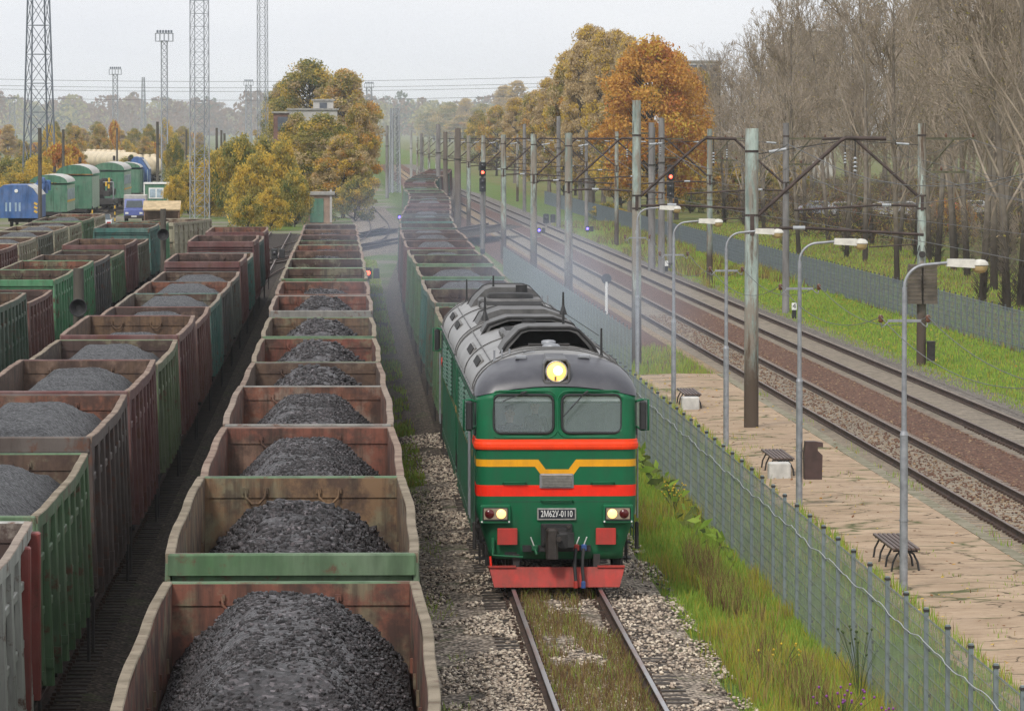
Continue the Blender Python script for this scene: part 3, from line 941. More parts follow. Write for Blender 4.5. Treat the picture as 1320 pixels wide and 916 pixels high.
# the nearest left wagon has a red rusted corner
_w1 = [o for o in COL.objects if o.name.startswith('open_wagon') and o.parent is None and abs(o.location.y - 58.2) < .1 and o.location.x < -4][0]
_m = MB(); _m.rbox((1.45, 6.12, 2.33), (.15, .34, 2.1), .02); _m.rbox((1.44, 4.5, 2.33), (.13, .24, 2.0), .02)
M['redpaint'] = steel_paint('rusty_red_paint', .7, fixed=(.22, .035, .028))
_m.build('corner_post', M['redpaint'], _w1)['label'] = 'rusty red corner post'
# the train behind the locomotive
trs = []
cols = ['green', 'dark green', 'maroon', 'teal green', 'dark brown', 'green', 'maroon', 'dark grey', 'dark teal', 'maroon', 'green', 'dark brown', 'maroon', 'charcoal grey', 'dark green', 'maroon']
for i in range(36):
    trs.append((136.2 + i * 13.92, 3.48 + .08 * math.sin(i * 2.1), cols[(i * 5 + 1) % 16] if i > 2 else ['green', 'dark green', 'teal green'][i], ['low', 'fine2', 'fine0', 'fine1', 'fine2', 'fine1', 'fine0', 'fine1', 'fine0'][i % 9], 0.05))
row('the locomotive train', c_train, trs[:35], 'open wagons pulled by the locomotive')
# ================================================================== DIESEL LOCOMOTIVE (two sections)
def gloss_paint(name, col, rough=.38, dirt=.5):
    b = NB(name)
    c = b.mix(b.ramp(b.noise(2.2, 6, .65, rand=False), [(.4, 0.0), (.75, .45)]), col, tuple(x * .45 + .012 for x in col))
    c = b.mix(b.ramp(b.noise(5, 7, .7, rand=False, sc3=(1, 1, .12)), [(.45, 0.0), (.72, dirt * .8)]), c, (.05, .048, .04))
    Z_ = b.xyz()
    c = b.mix(b.math('MULTIPLY', b.ramp(b.math('DIVIDE', Z_[2], 5.0), [(.10, .75 * dirt), (.30, 0.0)]), b.ramp(b.noise(6, 6, .7, rand=False), [(.35, .1), (.7, 1.0)])), c, (.085, .07, .055))
    b.bump(b.noise(1.6, 3, .5, rand=False), .06)
    return b.fin(c, b.ramp(b.noise(3, 5, .6, rand=False), [(.3, rough * .8), (.7, min(1, rough * 1.5))]), 0, .25)
M['lgreen'] = gloss_paint('loco_green', (.004, .12, .048), .42, .32)
M['lgreen_side'] = gloss_paint('loco_side_green', (.02, .10, .055), .55, 1.0)
M['lred'] = gloss_paint('loco_signal_red', (.88, .022, .004), .5, .12)
M['lred2'] = gloss_paint('plough_red', (.50, .045, .035), .5, .6)
M['lorange'] = gloss_paint('loco_orange_red', (.95, .055, .006), .5, .1)
M['lyellow'] = gloss_paint('loco_yellow', (.80, .36, .01), .42, .2)
M['ltan'] = gloss_paint('faded_yellow_stripe', (.38, .21, .05), .55, .8)
M['lroof'] = gloss_paint('loco_roof_grey', (.20, .19, .18), .45, .8)
M['lnose'] = gloss_paint('loco_nose_roof', (.085, .085, .095), .35, .5)
M['hood'] = vary('dusty_hood_grey', (.10, .097, .095), .6, .5, 2.5)
M['soot'] = vary('sooty_steel', (.02, .019, .019), .7, .5, 4)
M['lplate'] = vary('number_plate_black', (.010, .012, .02), .35, .2, 8)
M['letter'] = vary('plate_letter_white', (.80, .80, .78), .5, .05, 8)
M['chrome'] = vary('bare_metal', (.50, .49, .46), .35, .3, 9, metal=.6)
M['cabin'] = vary('cab_lining', (.80, .84, .85), .8, .2, 3)
M['cabdoor'] = vary('cab_door_grey', (.42, .46, .47), .7, .2, 3)
M['lamp_on'] = emis('headlamp_glow', (1.0, .55, .12), 1.3)
M['lamp_hot'] = emis('headlamp_core', (1.0, .84, .48), 2.2)
M['lamp_warm'] = emis('marker_lamp_glow', (1.0, .60, .20), 1.25)
M['lens_red'] = vary('dark_red_lens', (.10, .008, .01), .2, .3, 5)
M['reflector'] = vary('lamp_reflector', (.45, .36, .26), .35, .3, 5, metal=.5)
def glass(name, tint=(.94, .97, .97), a=.62):
    b = NB(name)
    tr = b.n('ShaderNodeBsdfTransparent'); tr.inputs[0].default_value = (*tint, 1)
    gl = b.n('ShaderNodeBsdfGlossy'); gl.inputs['Roughness'].default_value = .06; gl.inputs[0].default_value = (.8, .85, .85, 1)
    df = b.n('ShaderNodeBsdfDiffuse'); df.inputs[0].default_value = (.60, .68, .74, 1)  # pale veil: reflected brightness put into the glass as a diffuse colour
    m1 = b.n('ShaderNodeMixShader'); m1.inputs[0].default_value = .12
    b.l(tr.outputs[0], m1.inputs[1]); b.l(df.outputs[0], m1.inputs[2])
    m2 = b.n('ShaderNodeMixShader')
    m2.inputs[0].default_value = .085
    b.l(m1.outputs[0], m2.inputs[1]); b.l(gl.outputs[0], m2.inputs[2])
    b.l(m2.outputs[0], b.out.inputs['Surface'])
    return b.m
M['glass'] = glass('window_glass')

LX, LY = 3.845, 93.75
LEN = 16.6
HWB = 1.47
def hw_at(z):       # half width at height z
    if z < 1.55: return 1.235 + (HWB - 1.235) * sstep(0, 1, (z - .54) / 1.01)
    return HWB
def plan(hw, yf, rad, yb, n=7):
    """front outline: back-left, corner, front, corner, back-right"""
    pts = [(-hw, yb), (-hw, yf + 1.6), (-hw, yf + .8)]
    for k in range(n):
        a = PI - (k / (n - 1)) * PI / 2
        pts.append((-hw + rad + rad * math.cos(a), yf + rad - rad * math.sin(a)))
    for q in (-.66, -.33, 0, .33, .66): pts.append(((hw - rad) * q, yf))
    for k in range(n):
        a = PI / 2 - (k / (n - 1)) * PI / 2
        pts.append((hw - rad + rad * math.cos(a), yf + rad - rad * math.sin(a)))
    pts += [(hw, yf + .8), (hw, yf + 1.6), (hw, yb)]
    return pts
def crown_z(x, y, z):    # the eaves line lifts towards the middle of the front
    k = max(0, 1 - max(0, y) / .9)
    return z + .19 * (1 - (x / HWB) ** 2) * k
NP = len(plan(1, 0, .2, 5))

def loft(rings, m, mi=0, smooth=True, closed=True):
    V = []; fs = []
    for r in rings: V += r
    n = len(rings[0])
    for j in range(len(rings) - 1):
        for i in range(n - (0 if closed else 1)):
            k = (i + 1) % n
            fs.append((j * n + i, j * n + k, (j + 1) * n + k, (j + 1) * n + i))
    m.add(V, fs, mi, smooth)
    return n

def make_section():
    root = thing('diesel_locomotive', '', 'locomotive')
    # ---- body
    m = MB(); rings = []
    for z in (.54, .70, .9, 1.15, 1.4, 1.55, 1.9, 2.2, 2.5, 2.75, 2.9, 3.2, 3.45, 3.52):
        hw = hw_at(z); rad = .26 if z < 3.3 else .30
        yf = .10 * (1 - sstep(.5, 1.5, z)) + .05 * sstep(2.7, 3.5, z)
        ring = [(x, y, (crown_z(x, y, z) if z > 3.5 else (crown_z(x, y, z) - (crown_z(x, y, z) - z) * .5 if z > 3.4 else z))) for x, y in plan(hw, yf, rad, LEN)]
        rings.append(ring)
    n = loft(rings, m, 0, True)
    L = (len(rings) - 1) * n
    m.f.append(tuple(range(n - 1, -1, -1))); m.m.append(0); m.s.append(False)
    m.f.append(tuple(range(L, L + n))); m.m.append(0); m.s.append(False)
    me = m.mesh('body', [M['lgreen'], M['cabin']])
    fix_normals(me)
    body = link('body', me, root)
    # windows and cab interior are really cut out of the body
    def cut(mm):
        c = bpy.data.objects.new('cutter', mm); COL.objects.link(c)
        md = body.modifiers.new('b', 'BOOLEAN'); md.operation = 'DIFFERENCE'; md.solver = 'EXACT'; md.object = c
        dg = bpy.context.evaluated_depsgraph_get(); dg.update()
        new = bpy.data.meshes.new_from_object(body.evaluated_get(dg))
        body.modifiers.clear(); old = body.data; body.data = new
        bpy.data.objects.remove(c); return new
    cm = MB(); cm.box((0, 1.25, 2.62), (2.64, 2.1, 1.52)); c1 = cm.mesh('cut', [M['cabin']]); cut(c1)
    def rrect(x0, x1, z0, z1, r, n=5):
        P = []
        for (cx, cz, a0) in ((x1 - r, z1 - r, 0), (x0 + r, z1 - r, PI / 2), (x0 + r, z0 + r, PI), (x1 - r, z0 + r, 1.5 * PI)):
            for k in range(n):
                a = a0 + k / (n - 1) * PI / 2
                P.append((cx + r * math.cos(a), cz + r * math.sin(a)))
        return P
    wins = [(-1.16, -.06, 2.86, 3.56), (.10, 1.20, 2.86, 3.56)]
    for (x0, x1, z0, z1) in wins:
        cm = MB(); cm.prism(rrect(x0, x1, z0, z1, .13), -.3, .45); c2 = cm.mesh('cut', [M['lgreen']]); fix_normals(c2); cut(c2)
    cm = MB(); cm.rbox((0, 1.0, 3.1), (3.4, .95, .56), .05); c3 = cm.mesh('cut', [M['lgreen']]); fix_normals(c3); cut(c3)
    nm = body.data
    if len(nm.materials) < 2: nm.materials.append(M['cabin'])
    # faces of the cabin get the lining
    for p in nm.polygons:
        c = p.center
        inside = abs(c.x) < 1.33 and .19 < c.y < 2.32 and 1.84 < c.z < 3.40
        if inside and (abs(abs(c.x) - 1.32) < .02 or abs(c.y - .2) < .02 or abs(c.y - 2.3) < .02 or abs(c.z - 1.86) < .02 or abs(c.z - 3.38) < .02): p.material_index = 1; p.use_smooth = False
        elif abs(p.normal.y) < .3 and c.y > 1.0 and c.z > .6 and p.area > .05: p.use_smooth = False
    for (x0, x1, z0, z1) in wins:
        fr = MB()
        P = rrect(x0, x1, z0, z1, .13)
        yfn = lambda z: .05 * sstep(2.7, 3.5, z)
        loop = [(x, yfn(z) - .012 + .04 * max(0, (abs(x) - 1.0) / .2), z) for x, z in P]; loop.append(loop[0])
        fr.path(loop, .024, 6, 0)
        # raised pressing round the window
        P2 = rrect(x0 - .085, x1 + .085, z0 - .085, z1 + .07, .2)
        loop = [(x, yfn(z) + .004 + .05 * max(0, (abs(x) - 1.1) / .2) ** 1, z) for x, z in P2]; loop.append(loop[0])
        fr.path(loop, .018, 6, 1)
        f = fr.build('window_frame', [M['rubber'], M['lgreen']], root)
        gm = MB(); Pg = rrect(x0 + .01, x1 - .01, z0 + .01, z1 - .01, .12)
        gm.prism([(a, b) for a, b in Pg], .075, .083); gl = gm.build('window_pane', M['glass'], root, fix=True)
        sh = MB(); sh.box(((x0 + x1) / 2, .112, z1 - .075), (x1 - x0 - .04, .012, .085), 0)
        sh.build('sun_blind', M['white'], root)
    wp = MB()
    wp.tube((-.62, -.03, 3.60), (-1.0, -.02, 3.44), .013, .009, 5); wp.tube((-.55, -.02, 3.62), (-.66, -.035, 3.59), .02, n=5)
    wp.build('wiper', M['black'], root)
    wp = MB(); wp.tube((.52, -.03, 3.60), (.12, -.02, 3.16), .013, .009, 5); wp.tube((.58, -.02, 3.63), (.50, -.035, 3.58), .02, n=5)
    wp.build('wiper', M['black'], root)
    # ---- cab furniture seen through the glass
    cf = MB()
    cf.box((0, .45, 2.26), (2.5, .35, .72), 3); cf.box((0, 2.2, 2.9), (.9, .05, .85), 4); cf.box((.18, 2.05, 2.95), (.16, .1, .55), 2); cf.box((.72, 2.26, 3.0), (.6, .02, .55), 4)
    cf.box((-.55, .4, 2.68), (.22, .16, .10), 2); cf.box((.03, .9, 3.05), (.08, .08, .35), 2)
    cf.build('cab_furniture', [M['cabin'], M['dark'], M['white'], M['lnose'], M['cabdoor']], root)
    # ---- roof
    m = MB(); rings = []
    NR = 11
    for k in range(NR):
        a = k / (NR - 1) * PI / 2
        hw = HWB * math.cos(a) ** .92 + .02
        if k == NR - 1: hw = .05
        z = 3.53 + .80 * math.sin(a)
        yf = .05 + 3.1 * (1 - math.cos(a))
        rad = max(.05, min(hw * .9, .30 + .5 * math.sin(a)))
        rings.append([(x, y, z + (crown_z(x, y - yf, 0) * (1 - k / (NR - 1)))) for x, y in plan(hw, yf, rad, LEN)])
    # split in nose (dark) and long roof (grey) by height
    loft(rings, m, 0, True, False)
    for i, f in enumerate(m.f):
        ys = [m.v[q][1] for q in f]; zs = [m.v[q][2] for q in f]
        m.m[i] = 1 if max(ys) < 1.9 and False else 0
    eb = [r[0] for r in rings] + [r[-1] for r in reversed(rings)]
    m.add(eb, [tuple(range(len(eb)))], 0)
    me = m.mesh('roof', [M['lroof']]); fix_normals(me)
    nb = M['lroof_split'] if 'lroof_split' in M else None
    if nb is None:
        b = NB('loco_roof_two_tone')
        Y = b.xyz()
        dirty = b.mix(b.ramp(b.noise(1.3, 7, .7, rand=False, sc3=(1, .3, 1)), [(.4, 0.0), (.7, 1.0)]), (.20, .193, .185), (.14, .134, .128))
        dirty = b.mix(b.ramp(b.noise(.5, 5, .65, rand=False), [(.5, 0.0), (.75, .7)]), dirty, (.07, .065, .062))
        nose = b.mix(b.ramp(b.noise(1.6, 6, .65, rand=False), [(.4, 0.0), (.7, 1.0)]), (.042, .042, .052), (.075, .075, .085))
        c = b.mix(b.math('GREATER_THAN', Y[1], 1.32), nose, dirty)
        nb = b.fin(c, .40, 0, .5); M['lroof_split'] = nb
    me.materials[0] = nb
    roof = link('roof', me, root)
    # roof ribs (weld seams) across the roof at several places, and gutters
    def arc(y, lift=.012, amin=.0):
        P = []
        for k in range(25):
            a = -PI / 2 + PI * k / 24
            s_ = 1 if a > 0 else -1
            aa = PI / 2 - abs(a)
            P.append((s_ * (HWB * math.cos(aa) ** .92 + .02 + lift * .5), y, 3.53 + .80 * math.sin(aa) + lift))
        return P
    rb = MB()
    for y in (1.36, 2.2, 8.6, 16.3): rb.path(arc(y), .013, 5)
    for s in (-1, 1):
        rb.path([(s * 1.50, .8, 3.53), (s * 1.50, LEN - .1, 3.53)], .03, 5)
        for y0, y1 in ((1.4, 5.8), (6.0, 11.1), (11.3, 16.2)): rb.path([(s * 1.16, y0, 4.10), (s * 1.16, y1, 4.10)], .012, 5)
    rb.build('roof_seam', M['hood'], roof)
    for s in (-1, 1):
        for y0 in (4.2, 9.6):
            rv = MB()
            rv.box((s * 1.30, y0 + 1.1, 3.93), (.03, 2.6, .22), 0, Matrix.Rotation(-s * .55, 4, 'Y'))
            for q in range(9): rv.box((s * 1.325, y0 + .05 + q * .27, 3.945), (.03, .16, .15), 1, Matrix.Rotation(-s * .55, 4, 'Y'))
            rv.build('roof_vent', [M['lroof'], M['soot']], roof)
    # ---- arched hoods over the exhaust and the cooler
    def hood(y0, y1, hw, zt, name='roof_hood'):
        h = MB()
        out = [(-hw, 4.06), (-hw + .16, 4.34), (-hw + .42, zt - .05), (-hw + .58, zt), (hw - .58, zt), (hw - .42, zt - .05), (hw - .16, 4.34), (hw, 4.06)]
        inn = [(x * .93, z - .065) for x, z in out]
        n_ = len(out)
        V = [(x, y0, z) for x, z in out] + [(x, y1, z) for x, z in out] + [(x, y0, z) for x, z in inn] + [(x, y0 + .9, z) for x, z in inn]
        fs = []
        for i in range(n_ - 1):
            fs.append((i, i + 1, n_ + i + 1, n_ + i)); fs.append((2 * n_ + i, 3 * n_ + i, 3 * n_ + i + 1, 2 * n_ + i + 1)); fs.append((i, 2 * n_ + i, 2 * n_ + i + 1, i + 1))
        h.add(V, fs, 0)
        h.add([(x, y0 + .9, z) for x, z in inn], [tuple(range(n_))], 1)
        h.add([(x, y1, z) for x, z in out], [tuple(range(n_))], 0)
        h.path([(x, y0 - .01, z) for x, z in out], .03, 5, 1)
        me_ = h.mesh(name, [M['hood'], M['soot']])
        return link(name, me_, roof)
    hood(3.5, 6.0, .98, 4.66); 
    hood(13.4, 15.6, 1.05, 4.48)
    fb = MB()
    fb.rbox((0, 7.0, 4.34), (1.5, 1.6, .2), .05, 0); fb.lathe([(.55, 0), (.55, .12), (.5, .16), (.1, .16)], (0, 7.0, 4.40), 20, 1)
    fb.rbox((0, 9.6, 4.33), (1.5, 2.2, .12), .05, 0)
    for q in range(8): fb.box((0, 8.7 + q * .25, 4.40), (1.3, .10, .03), 1)
    fb.tube((-.3, 6.0, 4.3), (-.3, 6.0, 4.72), .14, n=12, mi=1)
    fb.build('roof_fan_box', [M['hood'], M['soot']], roof)
    # horn, aerials, hatches
    hb = MB()
    hb.lathe([(.16, 0), (.17, .06), (.12, .09), (.02, .1)], (.0, 2.55, 4.30), 14, 0); hb.lathe([(.13, 0), (.14, .06), (.1, .08), (.02, .09)], (-.04, 2.8, 4.37), 14, 0)
    hb.tube((-.42, 2.9, 4.36), (.36, 2.9, 4.36), .028, n=6, mi=1)
    hb.build('roof_horn', [M['galv'], M['dark']], roof)
    an = MB()
    an.rbox((.86, 1.15, 3.95), (.26, .22, .26), .02, 0); an.tube((.9, 1.6, 4.0), (.9, 1.6, 4.72), .028, .018, 6); an.lathe([(.07, 0), (.03, .22)], (.9, 1.6, 4.02), 8)
    an.build('aerial', M['black'], roof)
    an = MB(); an.tube((.35, 5.4, 4.6), (.35, 5.4, 4.92), .03, .02, 6); an.tube((.35, 5.4, 4.88), (1.2, 8.5, 4.3), .006, n=4); an.build('aerial', M['black'], roof)
    an = MB(); an.tube((-.9, 15.4, 4.4), (-.9, 15.4, 4.85), .035, .02, 6); an.lathe([(.09, 0), (.03, .2)], (-.9, 15.4, 4.35), 8); an.build('aerial', M['black'], roof)
    hh = MB()
    for (x, y) in ((-.62, 1.05), (.55, 1.05), (-.45, 1.7), (-1.0, 2.0)): hh.rbox((x, y, 3.53 + .80 * math.sin(math.acos(min(1, abs(x) / 1.47))) - .02 - .12 * max(0, 1.25 - y)), (.22, .16, .06), .02)
    for x, y in ((-.95, 1.75), (-.8, 2.05), (-1.1, 1.5)): hh.tube((x, y, 4.05), (x, y, 4.32), .02, n=5)
    hh.build('roof_fitting', M['galv'], roof)
    # ---- headlight
    hl = MB()
    ho = [(-.25, 3.82), (-.22, 3.76), (.22, 3.76), (.25, 3.82), (.25, 4.12), (.19, 4.21), (-.19, 4.21), (-.25, 4.12)]
    hi = [(x * .8, 3.99 + (z - 3.99) * .8) for x, z in ho]
    V = [(x, .10, z) for x, z in ho] + [(x * .9, 1.35, z + .06) for x, z in ho] + [(x, .10, z) for x, z in hi] + [(x, .22, z) for x, z in hi]
    fs = []
    for i in range(8):
        j = (i + 1) % 8
        fs += [(i, j, 8 + j, 8 + i), (i, 16 + i, 16 + j, j), (16 + i, 24 + i, 24 + j, 16 + j)]
    fs.append(tuple(range(24, 32)))
    hl.add(V, fs, 0)
    for q_ in range(len(hl.f)):
        if q_ % 3 != 0 or q_ == len(hl.f) - 1: hl.m[q_] = 1
    me_ = hl.mesh('headlight', [M['lnose'], M['soot']]); fix_normals(me_)
    hlo = link('headlight', me_, root)
    rm = MB()
    loop = [(x * .93, .085, 3.99 + (z - 3.99) * .93) for x, z in ho]; rm.path(loop + [loop[0]], .026, 6); rm.build('headlight_rim', M['hood'], hlo)
    ln = MB()
    ln.lathe([(.172, .11), (.168, .06), (.11, .03), (.02, .02)], (0, 0, 3.985), 24, 0, axis='y'); ln.lathe([(.085, .0225), (.05, .014), (.01, .012)], (.025, 0, 4.005), 18, 1, axis='y')
    ln.tube((-.02, .035, 3.825), (-.02, .02, 3.90), .022, n=8, mi=2)
    ln.path([(.19 * math.cos(k / 20 * 2 * PI), .075, 3.985 + .19 * math.sin(k / 20 * 2 * PI)) for k in range(21)], .018, 6, 3)
    ln.build('headlight_lens', [M['lamp_on'], M['lamp_hot'], M['reflector'], M['chrome']], hlo)
    # ---- bands on the front: follow the plan outline
    def band(z0, z1, name, mats, out=.006, prof=None, back=1.15, mi=0):
        m = MB(); rr = []
        prof = prof or [(z0, out), (z1, out)]
        full = [(z0, 0.0)] + prof + [(z1, 0.0)]
        for (z, o) in full:
            hw = hw_at(z) + o; yf = .10 * (1 - sstep(.5, 1.5, z)) + .05 * sstep(2.7, 3.5, z) - o
            rr.append([(x, y, z) for x, y in plan(hw, yf, .26 + o, back)])
        loft(rr, m, 0, False, False)
        me_ = m.mesh(name, mats); fix_normals(me_)
        return link(name, me_, root)
    band(2.555, 2.745, 'front_rib', [M['lorange']], .03, [(2.56, .03), (2.60, .045), (2.66, .045), (2.70, .03), (2.735, .028)], .34)
    band(1.70, 1.905, 'red_band', [M['lred']], .004, None, .24)
    # yellow stripe with the V dip
    ym = MB()
    yz = lambda z: .05 * sstep(2.7, 3.5, z) - .004
    pl = [(-1.22, 2.375), (-.335, 2.375), (-.20, 2.195), (.22, 2.195), (.355, 2.375), (1.22, 2.375)]
    lo = [(-1.22, 2.245), (-.40, 2.245), (-.27, 2.068), (.29, 2.068), (.42, 2.245), (1.22, 2.245)]
    V = [(x, -.004, z) for x, z in pl] + [(x, -.004, z) for x, z in lo]
    ym.add(V, [(i, i + 1, 7 + i, 6 + i) for i in range(5)], 0)
    # round the corners
    for s in (-1, 1):
        cp = [(s * (HWB - .26 + .26 * math.sin(k / 6 * PI / 2) + .004), .26 - .264 * math.cos(k / 6 * PI / 2)) for k in range(7)] + [(s * (HWB + .004), .45)]
        cp[0] = (s * 1.22, -.004)
        V = [(x, y, 2.245) for x, y in cp] + [(x, y, 2.375) for x, y in cp]
        ym.add(V, [(i, i + 1, 8 + 1 + i, 8 + i) for i in range(7)], 0)
    ym.build('yellow_stripe', M['lyellow'], root)
    ss = MB()
    for s in (-1, 1): ss.box((s * (HWB + .002), 8.7, 2.31), (.012, 15.4, .13), 0)
    ss.build('side_stripe', M['ltan'], root)
    # ---- panel seams and rivet line on the front
    sm_ = MB(); sm_.box((0, -.0005, 1.60), (2.4, .008, .012), 0)
    sm_.build('panel_seam', M['lgreen_side'], root)
    # ---- grille
    gr = MB()
    gr.rbox((0, -.012, 1.985), (.63, .05, .26), .02, 0)
    for k in range(8): gr.box((0, -.045, 1.885 + k * .028), (.56, .02, .016), 1, Matrix.Rotation(.5, 4, 'X'))
    gr.build('front_grille', [M['galv'], M['chrome']], root)
    # ---- number plate
    np_ = MB(); np_.rbox((0, -.012, 1.375), (.72, .03, .215), .01, 0); np_.box((0, -.030, 1.375), (.665, .012, .165), 1)
    plo = np_.build('number_plate', [M['chrome'], M['lplate']], root)
    cu = bpy.data.curves.new('plate_text', 'FONT'); cu.body = '2М62У-0110'; cu.size = .155; cu.extrude = .003; cu.align_x = 'CENTER'; cu.align_y = 'CENTER'
    to = bpy.data.objects.new('plate_text', cu); COL.objects.link(to)
    dg = bpy.context.evaluated_depsgraph_get(); dg.update()
    tm = bpy.data.meshes.new_from_object(to.evaluated_get(dg)); bpy.data.objects.remove(to)
    xs_ = [v.co.x for v in tm.vertices]; wdt = max(xs_) - min(xs_)
    tm.materials.clear(); tm.materials.append(M['letter'])
    for v in tm.vertices: v.co = Vector((v.co.x * .58 / wdt, v.co.y * 1.05, v.co.z))
    t_ = link('plate_text', tm, plo, (0, -.041, 1.375)); t_.rotation_euler.x = PI / 2
    # ---- lamp clusters
    for s in (-1, 1):
        lc = MB()
        cx = s * 1.125 + .0
        lc.rbox((cx, .05, 1.38), (.56, .26, .33), .02, 0); lc.rbox((cx, -.085, 1.38), (.47, .03, .24), .02, 1); lc.box((cx, -.101, 1.385), (.43, .006, .2), 2)
        for q in (-.25, .25): lc.lathe([(.017, -.02), (.017, .0)], (cx + q, -.08, 1.24), 8, 3, axis='y')
        lco = lc.build('lamp_cluster', [M['lgreen'], M['black'], M['reflector'], M['white']], root)
        a = MB(); a.lathe([(.088, -.104), (.08, -.122), (.02, -.128)], (cx + s * .11, 0, 1.385), 16, 0, axis='y'); a.build('tail_lens', M['lens_red'], lco)
        a = MB(); a.lathe([(.088, -.104), (.08, -.122), (.02, -.128)], (cx - s * .105, 0, 1.385), 16, 0, axis='y'); a.build('marker_lens', M['lamp_warm'], lco)
    # ---- red plates
    for x in (-.905, .905):
        a = MB(); a.rbox((x + .0, -.02, .965), (.37, .06, .30), .012, 0); a.build('red_plate', M['lred2'], root)
    # ---- handrails
    for (x0, x1, z) in ((-.98, -.56, 1.96), (.64, 1.06, 1.96), (-.28, .30, 1.63)):
        a = MB(); a.path([(x0, .0, z - .03), (x0, -.06, z), (x1, -.06, z), (x1, .0, z - .03)], .016, 6); a.build('handrail', M['lgreen'], root)
    # ---- coupler
    a = MB()
    a.rbox((0, .0, 1.0), (.58, .10, .40), .02, 0); a.box((0, -.1, .95), (.34, .3, .34), 0)
    a.rbox((-.10, -.33, .86), (.22, .30, .56), .04, 1); a.rbox((.13, -.30, .92), (.30, .25, .28), .04, 0); a.box((.24, -.42, .93), (.12, .2, .26), 0); a.box((-.02, -.40, .93), (.1, .12, .22), 0)
    a.lathe([(.05, -.06), (.05, .02)], (.02, -.5, .95), 10, 1, axis='y')
    for q in (-.22, .22):
        for zz in (.86, 1.14): a.lathe([(.03, -.02), (.03, .02)], (q, -.06, zz), 8, 1, axis='y')
    a.build('coupler', [M['soot'], M['wheel']], root)
    a = MB()
    a.box((0, .035, .74), (1.25, .10, .115), 0); a.box((-.84, .085, .64), (.22, .02, .06), 0); a.build('buffer_slot', M['soot'], root)
    for (x, mt) in ((.36, 'vred'), (.50, 'vblue')):
        if mt not in M: M[mt] = vary(mt.replace('v', 'valve_'), (.35, .03, .02) if mt == 'vred' else (.03, .08, .25), .5, .2, 5)
        a = MB()
        pts = [(x, -.02, .76), (x - .01, -.14, .73), (x - .03, -.2, .6), (x - .035, -.22, .4), (x - .02, -.26, .2), (x - .02, -.28, .10)]
        a.path(pts, .032, 7, 0); a.rbox((x, -.08, .77), (.1, .12, .11), .02, 1); a.tube((x, -.1, .82), (x + .05, -.14, .96), .012, n=5, mi=2); a.rbox((x - .02, -.28, .1), (.08, .08, .13), .02, 1)
        a.build('brake_hose', [M['rubber'], M[mt], M['white']], root)
    a = MB(); a.rbox((-.40, -.05, .76), (.12, .12, .1), .02, 0); a.tube((-.42, -.1, .8), (-.48, -.14, .96), .012, n=5, mi=1); a.tube((-.4, -.1, .74), (-.37, -.14, .64), .03, n=6, mi=0); a.build('air_valve', [M['lgreen'], M['white']], root)
    a = MB(); a.path([(-1.18, .06, .86), (-1.18, -.03, .62), (-.9, -.04, .60), (-.62, .0, .58)], .022, 6, 0); a.tube((-1.22, .0, .6), (-1.2, -.02, .34), .022, n=6, mi=1); a.box((-1.17, .02, .8), (.05, .04, .28), 0); a.build('uncoupling_lever', [M['lgreen'], M['lred']], root)
    # ---- plough
    a = MB()
    V = [(-1.24, -.06, .40), (1.25, -.06, .40), (1.15, -.16, .04), (-1.15, -.16, .04), (-1.24, .0, .40), (1.25, .0, .40), (1.15, -.1, .04), (-1.15, -.1, .04)]
    a.add(V, [(0, 3, 2, 1), (4, 5, 6, 7), (0, 1, 5, 4), (3, 7, 6, 2), (0, 4, 7, 3), (1, 2, 6, 5)], 0)
    for s in (-1, 1):
        a.box((s * 1.0, -.02, .41), (.50, .16, .03), 0)
        V = [(s * 1.24, -.055, .40), (s * 1.15, -.155, .04), (s * 1.15, .45, .06), (s * 1.26, .45, .40)]
        a.add(V, [(0, 1, 2, 3)], 0); a.add(V, [(3, 2, 1, 0)], 0)
        a.box((s * .74, .1, .50), (.12, .14, .26), 1)
    a.build('snow_plough', [M['lred2'], M['dark']], root)
    # ---- frame below the cab, tank, bogies
    a = MB(); a.box((0, 8.4, .86), (2.5, 15.9, .32)); a.box((0, .7, .66), (2.2, .7, .3)); a.rbox((0, 8.3, .62), (2.55, 3.6, .72), .1)
    for s in (-1, 1):
        a.tube((s * 1.15, 5.6, .7), (s * 1.15, 6.4, .7), .2, n=10)
        a.box((s * 1.2, .75, .72), (.05, .32, .5)); a.box((s * 1.35, 15.6, .72), (.05, .32, .7))
    a.build('underframe', M['under'], root)
    for yb in (3.15, 13.1):
        bg_ = MB()
        for s in (-1, 1):
            bg_.rbox((s * 1.12, 0, .66), (.14, 5.0, .3), .03); bg_.box((s * 1.14, 0, .40), (.1, 4.4, .12))
            for q in (-1.85, 0, 1.85): bg_.rbox((s * 1.17, q, .53), (.22, .42, .4), .05); bg_.tube((s * 1.17, q + .45, .62), (s * 1.17, q + .45, .95), .1, n=8); bg_.tube((s * 1.17, q - .45, .62), (s * 1.17, q - .45, .95), .1, n=8)
        bo = bg_.build('bogie', M['under'], root, (0, yb, 0))
        for q in (-1.85, 0, 1.85):
            wm = MB(); wm.tube((-1, 0, 0), (1, 0, 0), .1, n=8)
            for s in (-1, 1): wm.lathe([(.1, -.07), (.35, -.02), (.525, -.065), (.525, .05), (.35, .03), (.1, .07)], (s * .78, 0, 0), 22, axis='x')
            wm.build('wheelset', M['wheel'], bo, (0, q, .525))
